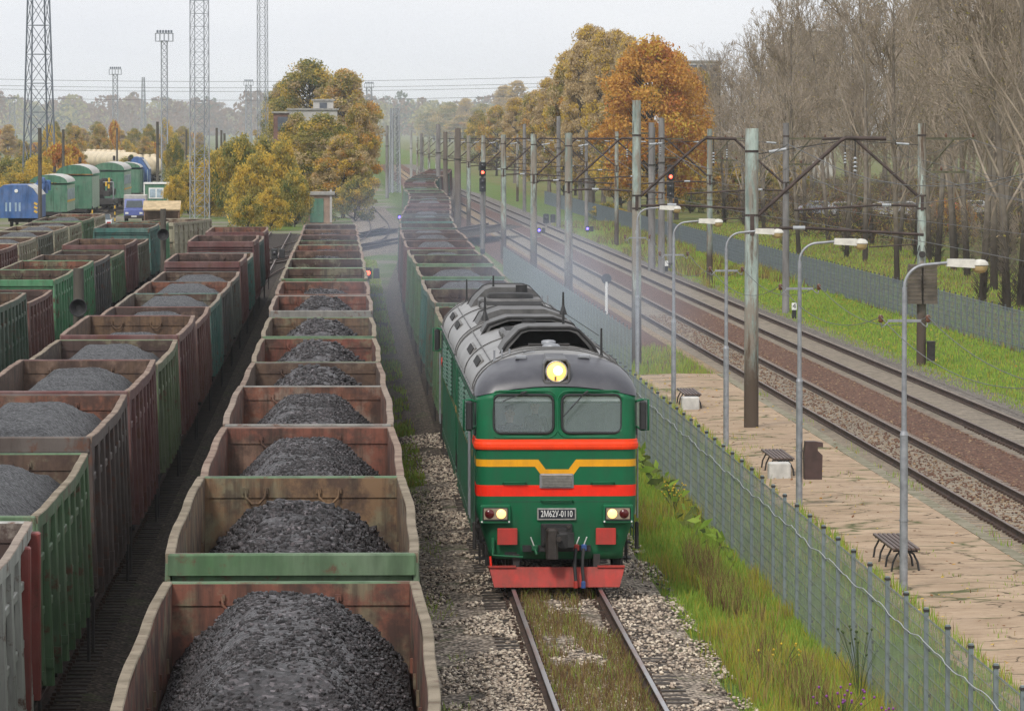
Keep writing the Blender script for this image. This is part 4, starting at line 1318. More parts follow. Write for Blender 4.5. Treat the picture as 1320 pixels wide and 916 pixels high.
    # ---- sides: louvres, doors, ribs
    for s in (-1, 1):
        a = MB()
        for q in range(15):
            y = 1.2 + q * 1.02
            a.box((s * (HWB + .012), y, 2.1), (.022, .035, 2.6), 0)
        a.box((s * (HWB + .012), 8.9, 1.02), (.03, 15.2, .04), 0); a.box((s * (HWB + .012), 8.9, 3.38), (.03, 15.2, .04), 0)
        a.build('side_rib', M['lgreen_side'], root)
        for y0, y1 in ((3.4, 5.3), (5.5, 7.4), (8.6, 10.5), (10.7, 12.6)):
            lv = MB(); lv.box((s * (HWB + .008), (y0 + y1) / 2, 2.85), (.012, y1 - y0, .95), 1)
            for k in range(10): lv.box((s * (HWB + .03), (y0 + y1) / 2, 2.44 + k * .092), (.05, y1 - y0, .03), 0, Matrix.Rotation(s * .6, 4, 'Y'))
            lv.build('louvre_panel', [M['lgreen_side'], M['soot']], root)
        dr = MB(); dr.rbox((s * (HWB + .008), 1.85, 2.2), (.03, .62, 1.9), .012, 0); dr.box((s * (HWB + .025), 1.85, 2.85), (.012, .4, .4), 1); dr.path([(s * (HWB + .09), 1.32, 1.2), (s * (HWB + .09), 1.32, 2.9)], .018, 6, 2); dr.path([(s * (HWB + .09), 2.2, 1.2), (s * (HWB + .09), 2.2, 2.9)], .018, 6, 2)
        dr.build('cab_door', [M['lgreen_side'], M['glass'], M['galv']], root)
        sw = MB(); sw.path([(s * (HWB + .008), 1.0 + a * .48, 3.1 + b2 * .29) for a, b2 in ((-1, -1), (1, -1), (1, 1), (-1, 1), (-1, -1))], .022, 5, 0); sw.box((s * (HWB - .03), 1.0, 3.1), (.008, .94, .55), 1); sw.build('side_window', [M['rubber'], M['glass']], root)
        mr = MB()
        mr.rbox((s * 1.60, .22, 3.18), (.13, .16, .52), .03, 0); mr.path([(s * 1.46, .32, 3.42), (s * 1.58, .28, 3.46), (s * 1.70, .24, 3.46), (s * 1.70, .24, 2.9), (s * 1.58, .28, 2.9), (s * 1.46, .32, 2.98)], .022, 6, 1)
        mr.build('mirror', [M['black'], M['lgreen']], root)
        st = MB()
        for k in range(3): st.box((s * 1.34, 1.75, .42 + k * .3), (.22, .5, .03))
        for q in (-.25, .25): st.box((s * 1.37, 1.75 + q, .75), (.03, .03, .8))
        st.build('cab_steps', M['under'], root)
        st = MB(); st.rbox((s * 1.50, .45, .95), (.07, .12, .5), .02)
        st.build('side_bracket', M['under'], root)
    return root
loco = make_section(); loco.location = (LX, LY, 0)
tag(loco, 'green leading diesel locomotive with lit headlight, red bands and yellow stripe')
rear = copy_tree(loco)
rear.location = (LX + .01, LY + 34.1, 0); rear.rotation_euler.z = PI
tag(rear, 'second green locomotive section in smoke, coupled behind the leading one')
gw = MB(); gw.rbox((0, 0, 2.1), (1.3, .55, 2.1), .05)
gw.build('gangway_bellows', M['rubber'], loco, (0, LEN + .25, 0))

# ---- the two men in the cab
M['skin'] = vary('skin', (.60, .38, .29), .6, .15, 9)
M['jacket'] = vary('dark_jacket', (.05, .055, .07), .85, .3, 9)
M['hair'] = vary('dark_hair', (.02, .015, .012), .7, .3, 12)
def person(label, loc, sit):
    V = []; E = []; R = []
    def J(p, r, par=None):
        V.append(p); R.append(r)
        if par is not None: E.append((par, len(V) - 1))
        return len(V) - 1
    hz = .48 if sit else .93
    pel = J((0, 0, hz), (.155, .12)); wa = J((0, .01, hz + .2), (.14, .105), pel); ch = J((0, 0, hz + .42), (.17, .12), wa); ne = J((0, 0, hz + .53), (.08, .075), ch)
    n2 = J((0, -.01, hz + .60), (.06, .062), ne); hd = J((0, -.02, hz + .69), (.088, .095), n2); h2 = J((0, -.015, hz + .79), (.09, .102), hd); h3 = J((0, -.005, hz + .86), (.05, .06), h2)
    for s in (-1, 1):
        sh = J((s * .19, 0, hz + .49), (.062, .06), ch)
        if sit: el = J((s * .25, -.08, hz + .22), (.05, .05), sh); wr = J((s * .18, -.32, hz + .22), (.034, .03), el); ha = J((s * .16, -.40, hz + .21), (.042, .022), wr)
        else: el = J((s * .25, -.03, hz + .2), (.05, .05), sh); wr = J((s * .22, -.24, hz + .08), (.034, .03), el); ha = J((s * .20, -.32, hz + .06), (.042, .022), wr)
        if sit: kn = J((s * .13, -.42, hz - .02), (.07, .07), pel); an = J((s * .13, -.42, .09), (.045, .05), kn); J((s * .14, -.58, .04), (.045, .03), an)
        else: kn = J((s * .10, -.01, .50), (.065, .065), pel); an = J((s * .11, .02, .09), (.045, .05), kn); J((s * .12, -.14, .04), (.045, .03), an)
    me = bpy.data.meshes.new('person'); me.from_pydata(V, E, [])
    tmp = bpy.data.objects.new('person', me); COL.objects.link(tmp)
    md = tmp.modifiers.new('s', 'SKIN')
    for i, r in enumerate(R): me.skin_vertices[0].data[i].radius = r
    me.skin_vertices[0].data[0].use_root = True
    sb = tmp.modifiers.new('u', 'SUBSURF'); sb.levels = 2; sb.render_levels = 2
    dg = bpy.context.evaluated_depsgraph_get(); dg.update()
    nm = bpy.data.meshes.new_from_object(tmp.evaluated_get(dg)); bpy.data.objects.remove(tmp)
    nm.materials.clear(); nm.materials.append(M['jacket']); nm.materials.append(M['skin'])
    for p in nm.polygons:
        p.use_smooth = True
        c = p.center
        hand = abs(c.x) > .12 and c.y < (-.335 if sit else -.26) and c.z > (hz - .02 if sit else hz - .05)
        if c.z > hz + .585 or hand: p.material_index = 1
    o = link('person', nm, None, loc)
    tag(o, label, 'person', 'locomotive crew')
    hb = MB()
    hb.lathe([(.092, 0), (.102, .05), (.085, .1), (.02, .125)], (0, .015, hz + .79), 12)
    hb.build('hair', M['hair'], o)
    fb = MB()
    for s in (-1, 1): fb.box((s * .032, -.108, hz + .775), (.025, .012, .01), 0)
    fb.rbox((0, -.118, hz + .745), (.024, .03, .045), .006, 1); fb.box((0, -.105, hz + .70), (.045, .012, .008), 2)
    for s in (-1, 1): fb.rbox((s * .082, -.015, hz + .75), (.018, .04, .06), .006, 1)
    fb.build('face', [M['hair'], M['skin'], M['lens_red']], o)
    return o
person('seated driver in a dark jacket behind the left windscreen of the locomotive', (LX - .83, LY + .98, 1.94), True)
person('standing man in a dark jacket beside the seated driver in the cab', (LX - .36, LY + 1.15, 1.865 - .10), False).scale = (.92, .92, .92)
# ================================================================== RIGHT SIDE: fences, lamps, masts, wires, signals
def patina():
    b = NB('weathered_green_pole')
    c = b.mix(b.ramp(b.noise(1.5, 7, .7, sc3=(1, 1, .35)), [(.38, 0.0), (.6, 1.0)]), (.40, .47, .43), (.17, .21, .19))
    c = b.mix(b.ramp(b.noise(2.6, 8, .7, sc3=(1, 1, .22)), [(.44, 0.0), (.54, .9)]), c, (.24, .205, .17))
    c = b.mix(b.ramp(b.noise(3.4, 7, .7, sc3=(1, 1, .10)), [(.54, 0.0), (.62, .9)]), c, (.09, .055, .035))
    Z = b.xyz()
    zz = b.math('ADD', Z[2], b.math('MULTIPLY', b.math('SUBTRACT', b.noise(3, 5, .7), .5), 1.2))
    c = b.mix(b.ramp(b.math('DIVIDE', zz, 10.0), [(.17, 1.0), (.30, 0.0)]), c, (.085, .065, .05))
    b.bump(b.noise(5, 6, .7), .25)
    return b.fin(c, .9, 0, .15)
M['patina'] = patina()
M['greypole'] = vary('grey_concrete_pole', (.21, .20, .195), .9, .35, 2.2, (1, 1, .3), .2)
M['rustarm'] = vary('rusty_bracket_steel', (.06, .04, .034), .75, .5, 3)
M['insul'] = vary('grey_insulator', (.38, .40, .42), .4, .25, 8)
M['insul_b'] = vary('brown_insulator', (.13, .055, .03), .3, .3, 8)
M['fence'] = vary('grey_green_fence_paint', (.17, .205, .215), .6, .25, 3)
M['fence_wire'] = vary('fence_wire_coating', (.165, .195, .175), .6, .25, 2)
M['fence2'] = vary('blue_grey_fence_paint', (.12, .145, .165), .6, .25, 3)
M['cable'] = vary('white_cable', (.36, .38, .39), .5, .15, 5)

# ---- welded mesh fence
def mesh_panel(L, Hh, name, mat, vstep=.085, hstep=.2, r=.0022):
    m = MB()
    def bar(p, q, rr):
        d = Vector(q) - Vector(p)
        if abs(d.z) > abs(d.y):
            o = [(-rr, -rr, 0), (rr, -rr, 0), (0, rr, 0)]
        else:
            o = [(-rr, 0, -rr), (rr, 0, -rr), (0, 0, rr)]
        V = [tuple(Vector(p) + Vector(a)) for a in o] + [tuple(Vector(q) + Vector(a)) for a in o]
        m.add(V, [(0, 1, 4, 3), (1, 2, 5, 4), (2, 0, 3, 5)])
    k = 0
    y = 0.02
    while y < L:
        bar((0, y, .03), (0, y, Hh), r); y += vstep
    z = .05
    while z < Hh + .001:
        bar((.007, 0, z), (.007, L, z), r * 1.25); bar((-.007, 0, z), (-.007, L, z), r * 1.25); z += hstep
    bar((.0, 0, Hh - .015), (.0, L, Hh - .015), r * 2.2)
    return m.mesh(name, mat)

def fence(name, label, x0f, y0, y1, step, Hh, postmat, panelmesh, group=None, maxparts=100, zof=None, pw=.065):
    t = thing(name, label, 'fence', (x0f(y0), y0, (zof or (lambda y: GZ(x0f(y), y)))(y0)), 0, group)
    base = t.location
    pm = MB(); pm.box((0, 0, (Hh + .1) / 2 - .15), (pw * .75, pw, Hh + .4)); pm.box((0, 0, Hh + .06), (pw, pw * 1.25, .035), 1)
    for zz in (.3, .95, 1.6): pm.box((pw * .5, 0, zz), (.03, pw * 1.1, .04), 1)
    pme = pm.mesh('post', [postmat, M['dark']])
    y = y0; k = 0; rest_p = MB(); 
    while y < y1 and k < maxparts:
        zf = zof or (lambda yy: GZ(x0f(yy), yy))
        p0 = Vector((x0f(y), y, zf(y))); p1 = Vector((x0f(y + step), y + step, zf(y + step)))
        link('post', pme, t, p0 - base)
        o = link('mesh_panel', panelmesh, t, p0 - base)
        d = p1 - p0
        o.rotation_euler = (math.atan2(d.z, step), 0, -math.atan2(d.x, step))
        y += step; k += 1
    return t
PM1 = mesh_panel(2.58, 2.08, 'mesh_panel', M['fence_wire'])
zf1 = lambda y: zr(y) - .25
f1 = fence('mesh_fence', 'grey mesh fence with close posts between locomotive and platform', lambda y: 8.2 - .0005 * y, 56.3, 198, 2.58, 2.10, M['fence'], PM1, zof=zf1, pw=.08)
PM2 = mesh_panel(2.58, 1.78, 'mesh_panel', M['fence_wire'], .16, .22, .0036)
f2 = fence('mesh_fence', 'hazy grey mesh fence behind the locomotive, up to the signal', lambda y: 10.45 - .0015 * (y - 188), 188, 335, 2.58, 1.80, M['fence'], PM2, zof=lambda y: zr(y) - .28)
PM3 = mesh_panel(2.2, 1.75, 'mesh_panel', M['fence2'], .13, .22, .005)
f3 = fence('mesh_fence', 'long grey mesh fence in front of the bare trees', lambda y: 28.3 - .0018 * y, 203, 423, 2.2, 1.75, M['fence2'], PM3, zof=lambda y: zr(y) - .32, pw=.08)
def sheet_fence():
    # profiled metal sheet fence continuing the line
    y0, y1 = 423.5, 700
    t = thing('sheet_fence', 'blue grey corrugated sheet fence before the orange maples', 'fence', (28.3 - .0018 * y0, y0, zr(y0) - .32))
    m = MB(); V = []; y = y0; k = 0
    while y <= y1:
        x = 28.3 - .0018 * y + (.02 if k % 4 in (0, 1) else -.02); z = zr(y) - .32
        V += [(x - t.location.x, y - y0, z - t.location.z), (x - t.location.x, y - y0, z - t.location.z + 1.75)]
        y += .14 if k % 2 else .10; k += 1
    n = len(V) // 2
    m.add(V, [(2 * i, 2 * i + 2, 2 * i + 3, 2 * i + 1) for i in range(n - 1)]); m.build('sheet_panel', M['fence2'], t)
    pm = MB(); pm.box((.06, 0, .85), (.06, .06, 1.8)); me = pm.mesh('post', M['fence2'])
    for k in range(40):
        y = y0 + k * 7; link('post', me, t, (-.0018 * k * 7, y - y0, zr(y) - zr(y0)))
sheet_fence()
# signal cable tied along the first fence
pts = []
y = 57.0
while y < 150:
    pts.append((8.2 - .0005 * y - .05 + rnd.uniform(-.01, .012), y, zf1(y) + 2.10 - .36 + .025 * math.sin(y * .9) + rnd.uniform(-.012, .012) - .05 * abs(math.sin(y * PI / 2.58)))); y += .43
c = MB(); c.path(pts, .008, 5); tag(c.build('cable', M['cable']), 'thin white cable tied along the top of the near mesh fence', 'cable')

# ---- lamp posts
def make_lamp():
    t = thing('street_lamp', '', 'street lamp')
    m = MB(); m.tube((0, 0, -.2), (0, 0, 2.85), .078, .074, 12); m.tube((0, 0, 2.85), (0, 0, 2.93), .082, .06, 12); m.tube((0, 0, 2.9), (0, 0, 5.6), .052, .045, 10)
    m.lathe([(.085, 1.25), (.085, 1.29)], n=12)
    m.build('pole', M['galv'], t)
    m = MB(); P = [(0, 0, 5.58)]
    for k in range(9):
        a = k / 8 * PI / 2; P.append((.42 - .42 * math.cos(a), 0, 5.60 + .42 * math.sin(a)))
    P.append((.86, 0, 6.06)); m.path(P, .03, 8); m.build('arm', M['galv'], t)
    m = MB()
    m.add([(.78, -.10, 5.99), (1.30, -.12, 5.96), (1.30, .12, 5.96), (.78, .10, 5.99), (.80, -.08, 6.13), (1.30, -.10, 6.12), (1.30, .10, 6.12), (.80, .08, 6.13)],
          [(3, 2, 1, 0), (4, 5, 6, 7), (0, 1, 5, 4), (1, 2, 6, 5), (2, 3, 7, 6), (3, 0, 4, 7)], 0)
    m.lathe([(.02, .10), (.10, .085), (.155, .04), (.165, -.01)], (1.40, 0, 6.02), 14, 0)
    h = m.build('lamp_head', M['lampwhite'], t)
    m = MB(); m.lathe([(.15, 0), (.14, -.07), (.10, -.12), (.02, -.14)], (1.40, 0, 6.00), 14); m.build('lamp_bowl', M['lampbowl'], h)
    m = MB(); m.box((0, 0, 4.98), (.62, .05, .05)); ca = m.build('crossarm', M['galv'], t)
    for s in (-1, 1):
        i = MB(); i.path([(s * .28, 0, 4.98), (s * .36, 0, 4.90), (s * .42, 0, 4.86), (s * .44, 0, 4.95)], .014, 5, 1); i.lathe([(.03, 0), (.055, .03), (.035, .06), (.055, .09), (.03, .14)], (s * .44, 0, 4.95), 10, 0)
        i.build('insulator', [M['insul_b'], M['galv']], ca)
    return t
M['lampwhite'] = vary('lamp_head_paint', (.58, .56, .50), .5, .2, 6)
M['lampbowl'] = vary('yellowed_lamp_bowl', (.48, .36, .18), .3, .2, 6)
LAMP = make_lamp()
lamp_lab = ['tall grey street lamp beside the bench without a concrete block, nearest of all', 'grey street lamp with the brown litter bin hung on its pole', 'grey street lamp just left of the big stained catenary mast', 'grey street lamp right of the dark footed catenary mast', 'farthest grey street lamp, right against the dark footed catenary mast']
LPOS = []
for i, (px, ytop) in enumerate(((1168, 336), (1032, 309), (937, 296), (869, 283), (822, 266))):
    X = 10.35; d = X * F / (px - VX)
    ztop = HC - (ytop - VY) * d / F
    o = LAMP if i == 0 else copy_tree(LAMP)
    o.location = (X, d, ztop - 6.1)
    tag(o, lamp_lab[i], None, 'street lamps along the platform'); o['category'] = 'street lamp'
    LPOS.append(Vector(o.location))
# slack wires between the lamps
def sag(p, q, s, n=14):
    p = Vector(p); q = Vector(q)
    return [p.lerp(q, k / n) - Vector((0, 0, s * 4 * (k / n) * (1 - k / n))) for k in range(n + 1)]
for s, nm in ((-1, 'left'), (1, 'right')):
    m = MB()
    ends = [Vector((LPOS[0].x + .5, 70, LPOS[0].z + 4.9))] + LPOS
    allp = []
    for a, b_ in zip(LPOS, LPOS[1:]):
        seg = sag(a + Vector((s * .44, 0, 5.05)), b_ + Vector((s * .44, 0, 5.05)), .45)
        allp += seg if not allp else seg[1:]
    first = sag(Vector((10.35 + s * .44, 70, LPOS[0].z + 5.05)), LPOS[0] + Vector((s * .44, 0, 5.05)), .5)
    m.path(first[:-1] + allp, .008, 4)
    tag(m.build('overhead_wire', M['wire']), f'slack wire on the {"fence" if s < 0 else "track"} side of the street lamps', 'wire', 'wires between the lamps')
# ---- litter bin
m = MB()
poly = [(-.2, 0), (.2, 0), (.21, .56), (.10, .66), (.10, .74), (.22, .74), (.22, .84), (.05, .87), (-.18, .87), (-.21, .6)]
m.prism(poly, -.18, .18)
M['bin'] = vary('brown_bin_paint', (.065, .035, .03), .6, .3, 4)
b_ = m.mesh('litter_bin', M['bin']); fix_normals(b_)
o = link('litter_bin', b_, None, (10.35 + .31, LPOS[1].y, LPOS[1].z + .62)); tag(o, 'brown metal litter bin with hood fixed to a lamp pole', 'litter bin')
# ---- benches
M['slat'] = vary('brown_bench_slat', (.10, .065, .052), .6, .4, 3, (1, .2, 1))
def make_bench():
    t = thing('park_bench', '', 'bench')
    m = MB()
    for k in range(6): m.rbox((-.235 + k * .094, 0, .445), (.068, 3.7, .045), .008)
    m.build('seat', M['slat'], t)
    for y in (-1.7, -.6, .6, 1.7):
        l = MB()
        l.path([(-.24, y, .40), (.24, y, .40)], .022, 6)
        for s in (-1, 1): l.path([(s * .06, y, .40), (s * .16, y, .34), (s * .24, y, .18), (s * .27, y, -.02)], .022, 6)
        l.build('leg', M['black'], t)
    return t
BENCH = make_bench()
for i, (px, ybot, lab) in enumerate(((1158, 733, 'brown slatted bench beside the nearest lamp, no block under it'), (1004, 608, 'brown slatted bench with white block, nearest to the litter bin'), (889, 528, 'small brown slatted bench with block near the far end of the platform'))):
    d = 10.55 * F / (px - VX); d = {0: 100.5, 1: 128.5, 2: 160.5}[i]
    x = (px - VX) * d / F
    o = BENCH if i == 0 else copy_tree(BENCH)
    o.location = (x, d, zr(d) + .17); o['label'] = lab; o['category'] = 'bench'; o['group'] = 'benches on the platform'
for (px, d, lab) in ((1006, 126.2, 'white concrete block under the bench near the litter bin'), (890.5, 158.4, 'pale concrete block under the farthest bench')):
    m = MB(); m.rbox((0, 0, .19), (.54, .5, .42), .03)
    o = m.build('concrete_block', M['blockw'] if 'blockw' in M else M.setdefault('blockw', vary('whitewashed_block', (.50, .49, .46), .9, .25, 3, bump=.2)), None, ((px - VX) * d / F, d, zr(d) + .16))
    tag(o, lab, 'concrete block', 'concrete blocks on the platform')

# ---- catenary masts
def make_mast(Hh, r0, r1, mat, arm=1, reg=True, side_arm=False):
    t = thing('catenary_mast', '', 'mast')
    m = MB(); m.tube((0, 0, -.6), (0, 0, Hh), r0, r1, 14); m.build('pole', mat, t)
    m = MB()
    for z in (6.05, 6.55): m.lathe([(r0 * .93, 0), (r0 * .93, .07)], (0, 0, z), 14)
    mt = MB(); mt.lathe([(r0 * .93, 0), (r0 * .93, .07)], (0, 0, 8.9 if Hh > 9.2 else 8.4), 14); mt.build('top_band', M['rustarm'], t)
    m.box((0, r0 * .8, 6.3), (.12, .06, .6)); m.box((0, -r0 * .8, 6.3), (.12, .06, .6))
    m.build('clamp', M['rustarm'], t)
    a = arm
    m = MB(); m.path([(a * r0 * .7, 0, 6.55), (a * 2.55, 0, 8.72), (a * 2.72, 0, 8.82), (a * 3.9, 0, 8.80)], .062, 6); m.build('bracket', M['rustarm'], t)
    m = MB(); m.path([(a * r0 * .6, 0, 8.35 if Hh < 9.2 else 8.55), (a * 2.5, 0, 8.72)], .014, 5, 0); m.tube((a * .5, 0, 8.42 if Hh < 9.2 else 8.58), (a * 1.0, 0, 8.50 if Hh < 9.2 else 8.62), .045, n=6, mi=1); m.build('tie_rod', [M['dark'], M['insul']], t)
    m = MB(); m.tube((a * 3.0, 0, 8.78), (a * 3.0, 0, 7.72), .02, n=5, mi=1)
    for k in range(4): m.lathe([(.02, 0), (.07, .02), (.02, .07)], (a * 3.0, 0, 8.2 - k * .12), 8, 0)
    m.build('insulator', [M['insul'], M['dark']], t)
    if reg:
        m = MB(); m.tube((a * r0 * .7, 0, 6.18), (a * 1.2, 0, 6.22), .05, n=6, mi=0); m.tube((a * 1.2, 0, 6.22), (a * 1.55, 0, 6.22), .06, n=6, mi=1); m.tube((a * 1.55, 0, 6.22), (a * 5.0, 0, 6.02), .045, n=6, mi=0)
        m.tube((a * 4.8, 0, 6.03), (a * 4.8, 0, 5.72), .03, n=5, mi=0); m.tube((a * 4.8, 0, 5.74), (a * 3.4, 0, 5.66), .02, n=5, mi=0); m.build('registration_arm', [M['rustarm'], M['insul']], t)
    if side_arm:
        for zz, ll in ((8.8, 2.1), (7.5, 1.7)):
            m = MB(); m.box((-a * ll / 2, 0, zz), (ll, .08, .09)); 
            for q in (.45, .95): m.lathe([(.02, 0), (.06, .05), (.03, .16)], (-a * ll * q, 0, zz + .05), 8, 1)
            if zz > 8: m.tube((-a * ll * .6, 0, zz), (-a * .2, 0, 7.6), .035, n=5)
            m.build('side_arm', [M['mossarm'], M['insul_b']], t)
    return t
M['mossarm'] = vary('mossy_crossarm', (.10, .095, .055), .85, .4, 3)
ML = make_mast(9.1, .215, .19, M['patina'], 1)
MLt = make_mast(10.3, .20, .165, M['patina'], 1)
MR = make_mast(9.4, .19, .155, M['patina'], -1, True, True)
MRg = make_mast(9.6, .185, .15, M['greypole'], -1, True, True)
used = set()
def place_mast(proto, x, d, label, z=None, group='catenary masts'):
    o = proto if proto.name not in used else copy_tree(proto)
    used.add(proto.name)
    o.location = (x, d, zr(d) - .25 if z is None else z)
    tag(o, label, 'mast', group)
    return o
place_mast(ML, 11.72, 148, 'big weathered green mast with rust stains and dark foot standing on the platform')
place_mast(MLt, 11.3, 199.5, 'tallest green mast with a black foot, rising beside the end of the platform')
for i, (px, d) in enumerate(((733, 262), (688, 318), (649, 376), (623, 434), (604, 492), (588, 552), (575, 612), (563, 680), (553, 750), (545, 830), (538, 920))):
    place_mast(ML, (px - VX) * d / F, d, f'weathered green mast, {ORD[i + 2]} in the left line of masts beside the tracks')
mr = place_mast(MR, 22.4, 199, 'weathered mast with stacked concrete weights hanging on the lawn side')
place_mast(MRg, 22.25, 259, 'plain grey mast on the lawn left of the mast with weights')
place_mast(MR, 22.0, 310, 'pale green mast on the lawn right of the signal with the red light')
for i, (px, d) in enumerate(((842, 352), (795, 424), (756, 490), (720, 560), (690, 640), (667, 725), (648, 820))):
    place_mast(MRg if i in (0, 2) else MR, (px - VX) * d / F, d, f'far mast, {ORD[i + 3]} in the right line of masts along the lawn')
# weights on the tension mast
m = MB()
for k in range(10):
    for s in (-1, 1):
        m.rbox((s * .30 + rnd.uniform(-.02, .02), -.26, 2.1 + k * .155), (.54, .40, .14), .02, 0)
for s in (-1, 1): m.tube((s * .3, -.26, 3.6), (s * .1, -.2, 4.3), .02, n=5, mi=1)
m.lathe([(.13, -.04), (.13, .04)], (.0, -.25, 3.95), 14, 1, axis='y')
M['weight'] = vary('mossy_concrete_weight', (.11, .09, .07), .95, .4, 3, bump=.4)
tag(m.build('tension_weights', [M['weight'], M['dark']], None, (22.4, 199, zr(199) + .1)), 'double stack of brown concrete weights hung on a mast', 'weights')
m = MB(); m.rbox((0, 0, .38), (.30, .3, .75), .03); m.rbox((0, 0, .75), (.34, .34, .06), .02); m.box((0, -.155, .42), (.22, .02, .45), 1)
tag(m.build('cable_box', [M['dark'], M['under']], None, (22.76, 198.8, zr(199) - .1)), 'dark cable box at the foot of the mast with weights', 'cable box')

# other plain poles seen among the masts
def pole(px, ytop, d, r, mat, label, cross=None, group='plain poles'):
    x = (px - VX) * d / F; zt = HC - (ytop - VY) * d / F; zb = GZ(x, d) - .2
    t = thing('utility_pole', label, 'pole', (x, d, zb), 0, group)
    m = MB(); m.tube((0, 0, -.4), (0, 0, zt - zb), r * 1.15, r, 10); m.build('pole', mat, t)
    m = MB(); m.lathe([(r * 1.3, 0), (r * 1.3, .08)], (0, 0, (zt - zb) * .72), 10); m.build('clamp', M['dark'], t)
    if cross:
        m = MB(); m.box((cross / 2, 0, (zt - zb) * .93), (cross, .09, .1)); m.build('crossarm', M['mossarm'], t)
    return t
for (px, yt, d, r, mt, lab, cr) in (
    (840, 158, 338, .20, 'greypole', 'left pole of the two grey poles behind the red signal', -1.5), (853, 152, 330, .2, 'greypole', 'right pole of the two grey poles behind the red signal', None),
    (720, 150, 505, .2, 'greypole', 'dark grey pole on the far lawn by the orange trees', None), (676, 160, 620, .2, 'greypole', 'thin grey pole far right of the red signal mast', None),
    (499, 162, 640, .19, 'greypole', 'lone grey pole left of the far train', None), (506, 150, 760, .2, 'galvpole', 'thin pale pole behind the lone grey pole', None),
    (565, 160, 520, .22, 'greypole', 'narrow grey pole standing over the far wagons', None), (574, 170, 500, .2, 'brownpole', 'narrow brown pole standing over the far wagons', None), (590, 165, 455, .27, 'brownpole', 'thick brown pole standing over the far wagons', None),
    (543, 172, 700, .2, 'greypole', 'faint grey pole beyond the last wagons', None), (530, 168, 820, .2, 'galvpole', 'faintest pale pole beyond the last wagons', None)):
    if mt == 'brownpole' and 'brownpole' not in M: M['brownpole'] = vary('brown_pole', (.15, .125, .105), .9, .3, 2, (1, 1, .3))
    if mt == 'galvpole' and 'galvpole' not in M: M['galvpole'] = vary('pale_pole', (.36, .36, .35), .8, .25, 2, (1, 1, .3))
    pole(px, yt, d, r, M[mt], lab, cr)

# ---- contact wires, messenger wires, droppers over both tracks
for k, (off, lab) in enumerate(((lambda y: c_r1(y)[0], 'left'), (lambda y: c_r2(y)[0], 'right'))):
    m = MB(); dm = []
    ys_ = [60 + i * 58 for i in range(16)]
    pc = []; pmm = []
    for a, b_ in zip(ys_, ys_[1:]):
        n = 8
        for i in range(n):
            t = i / n; y = a + (b_ - a) * t
            zz = zr(y)
            zig = .25 * math.sin(y / 58 * PI)
            zm = 7.55 - 1.3 * 4 * t * (1 - t) * .72
            pc.append((off(y) + zig, y, zz + 5.75)); pmm.append((off(y) + zig * .5, y, zz + zm + .1))
            if i and i % 1 == 0: m.tube((off(y) + zig * .5, y, zz + zm + .1), (off(y) + zig, y, zz + 5.75), .006, n=3, caps=False)
    m.path(pc, .011, 4); m.path(pmm, .011, 4)
    tag(m.build('contact_wire', M['wire']), f'overhead contact wires with droppers above the {lab} of the two right tracks', 'wire', 'overhead wires')
m = MB()
for dx, z in ((23.9, 8.55), (23.3, 7.5), (11.9, 8.4)):
    P = []
    for a, b_ in zip(range(80, 800, 58), range(138, 860, 58)):
        P += [(dx if dx > 15 else dx, a + (b_ - a) * t / 8, zr(a) + z - .9 * 4 * (t / 8) * (1 - t / 8)) for t in range(8)]
    m.path(P, .012, 4)
tag(m.build('feeder_wire', M['wire']), 'slack feeder wires strung along the outer sides of the masts', 'wire', 'overhead wires')
m = MB()
for (a, b_, s) in (((15.6, 148, 8.6), (22.3, 199, 7.3), .4), ((15.4, 148, 6.4), (22.4, 199, 5.9), .2), ((14.7, 148, 8.55), (20.6, 199, 8.6), .5), ((22.4, 199, 7.2), (27, 120, 6.3), .5), ((22.4, 199, 6.6), (27, 112, 4.9), .3), ((22.4, 199, 6.4), (26, 100, 5.2), .2), ((22.4, 199, 8.2), (19.8, 259, 8.0), .5)):
    m.path(sag(a, b_, s), .011, 4)
tag(m.build('cross_wires', M['wire']), 'tangle of thin wires crossing between the stained mast and the weight mast', 'wire', 'overhead wires')

# ---- signals
M['sig_red'] = emis('signal_red_light', (1.0, .06, .03), 6.0)
M['sig_blue'] = emis('signal_blue_light', (.12, .08, 1.0), 5.0)
M['sig_off'] = vary('unlit_signal_lens', (.03, .03, .035), .2, .2, 5)
def make_signal():
    t = thing('signal_mast', '', 'signal')
    m = MB(); m.tube((0, 0, -.3), (0, 0, 7.0), .15, .12, 12); m.build('pole', M['greypole'], t)
    for zc, lit in ((6.55, True), (5.35, False)):
        h = MB(); h.rbox((0, -.22, zc), (.50, .24, 1.06), .05)
        for q in (-.26, .26): h.lathe([(.16, -.52), (.155, -.34)], (0, 0, zc + q), 12, axis='y')
        for q in (-.26, .26): h.prism([(-.16, zc + q), (-.16, zc + q + .16), (.16, zc + q + .16), (.16, zc + q)], -.62, -.34) if False else None
        ho = h.build('signal_head', M['black'], t)
        for q in (-.26, .26):
            l = MB(); l.lathe([(.115, -.525), (.10, -.54), (.02, -.55)], (0, 0, zc + q), 12, axis='y'); l.build('signal_light', M['sig_red'] if (lit and q < 0) else M['sig_off'], ho)
    m = MB()
    for s in (-.18, .18): m.tube((s, .22, .3), (s, .22, 6.6), .02, n=5)
    for k in range(18): m.tube((-.18, .22, .5 + k * .34), (.18, .22, .5 + k * .34), .013, n=4)
    m.build('ladder', M['galv'], t)
    m = MB(); m.rbox((0, -.17, .3), (.34, .1, .34), .02); m.build('relay_box', M['black'], t)
    return t
SIG = make_signal()
s2 = copy_tree(SIG)
SIG.location = ((622 - VX) * 390 / F, 390, zr(390) - .3); tag(SIG, 'red signal on a pale mast right of the far wagons', 'signal', 'railway signals')
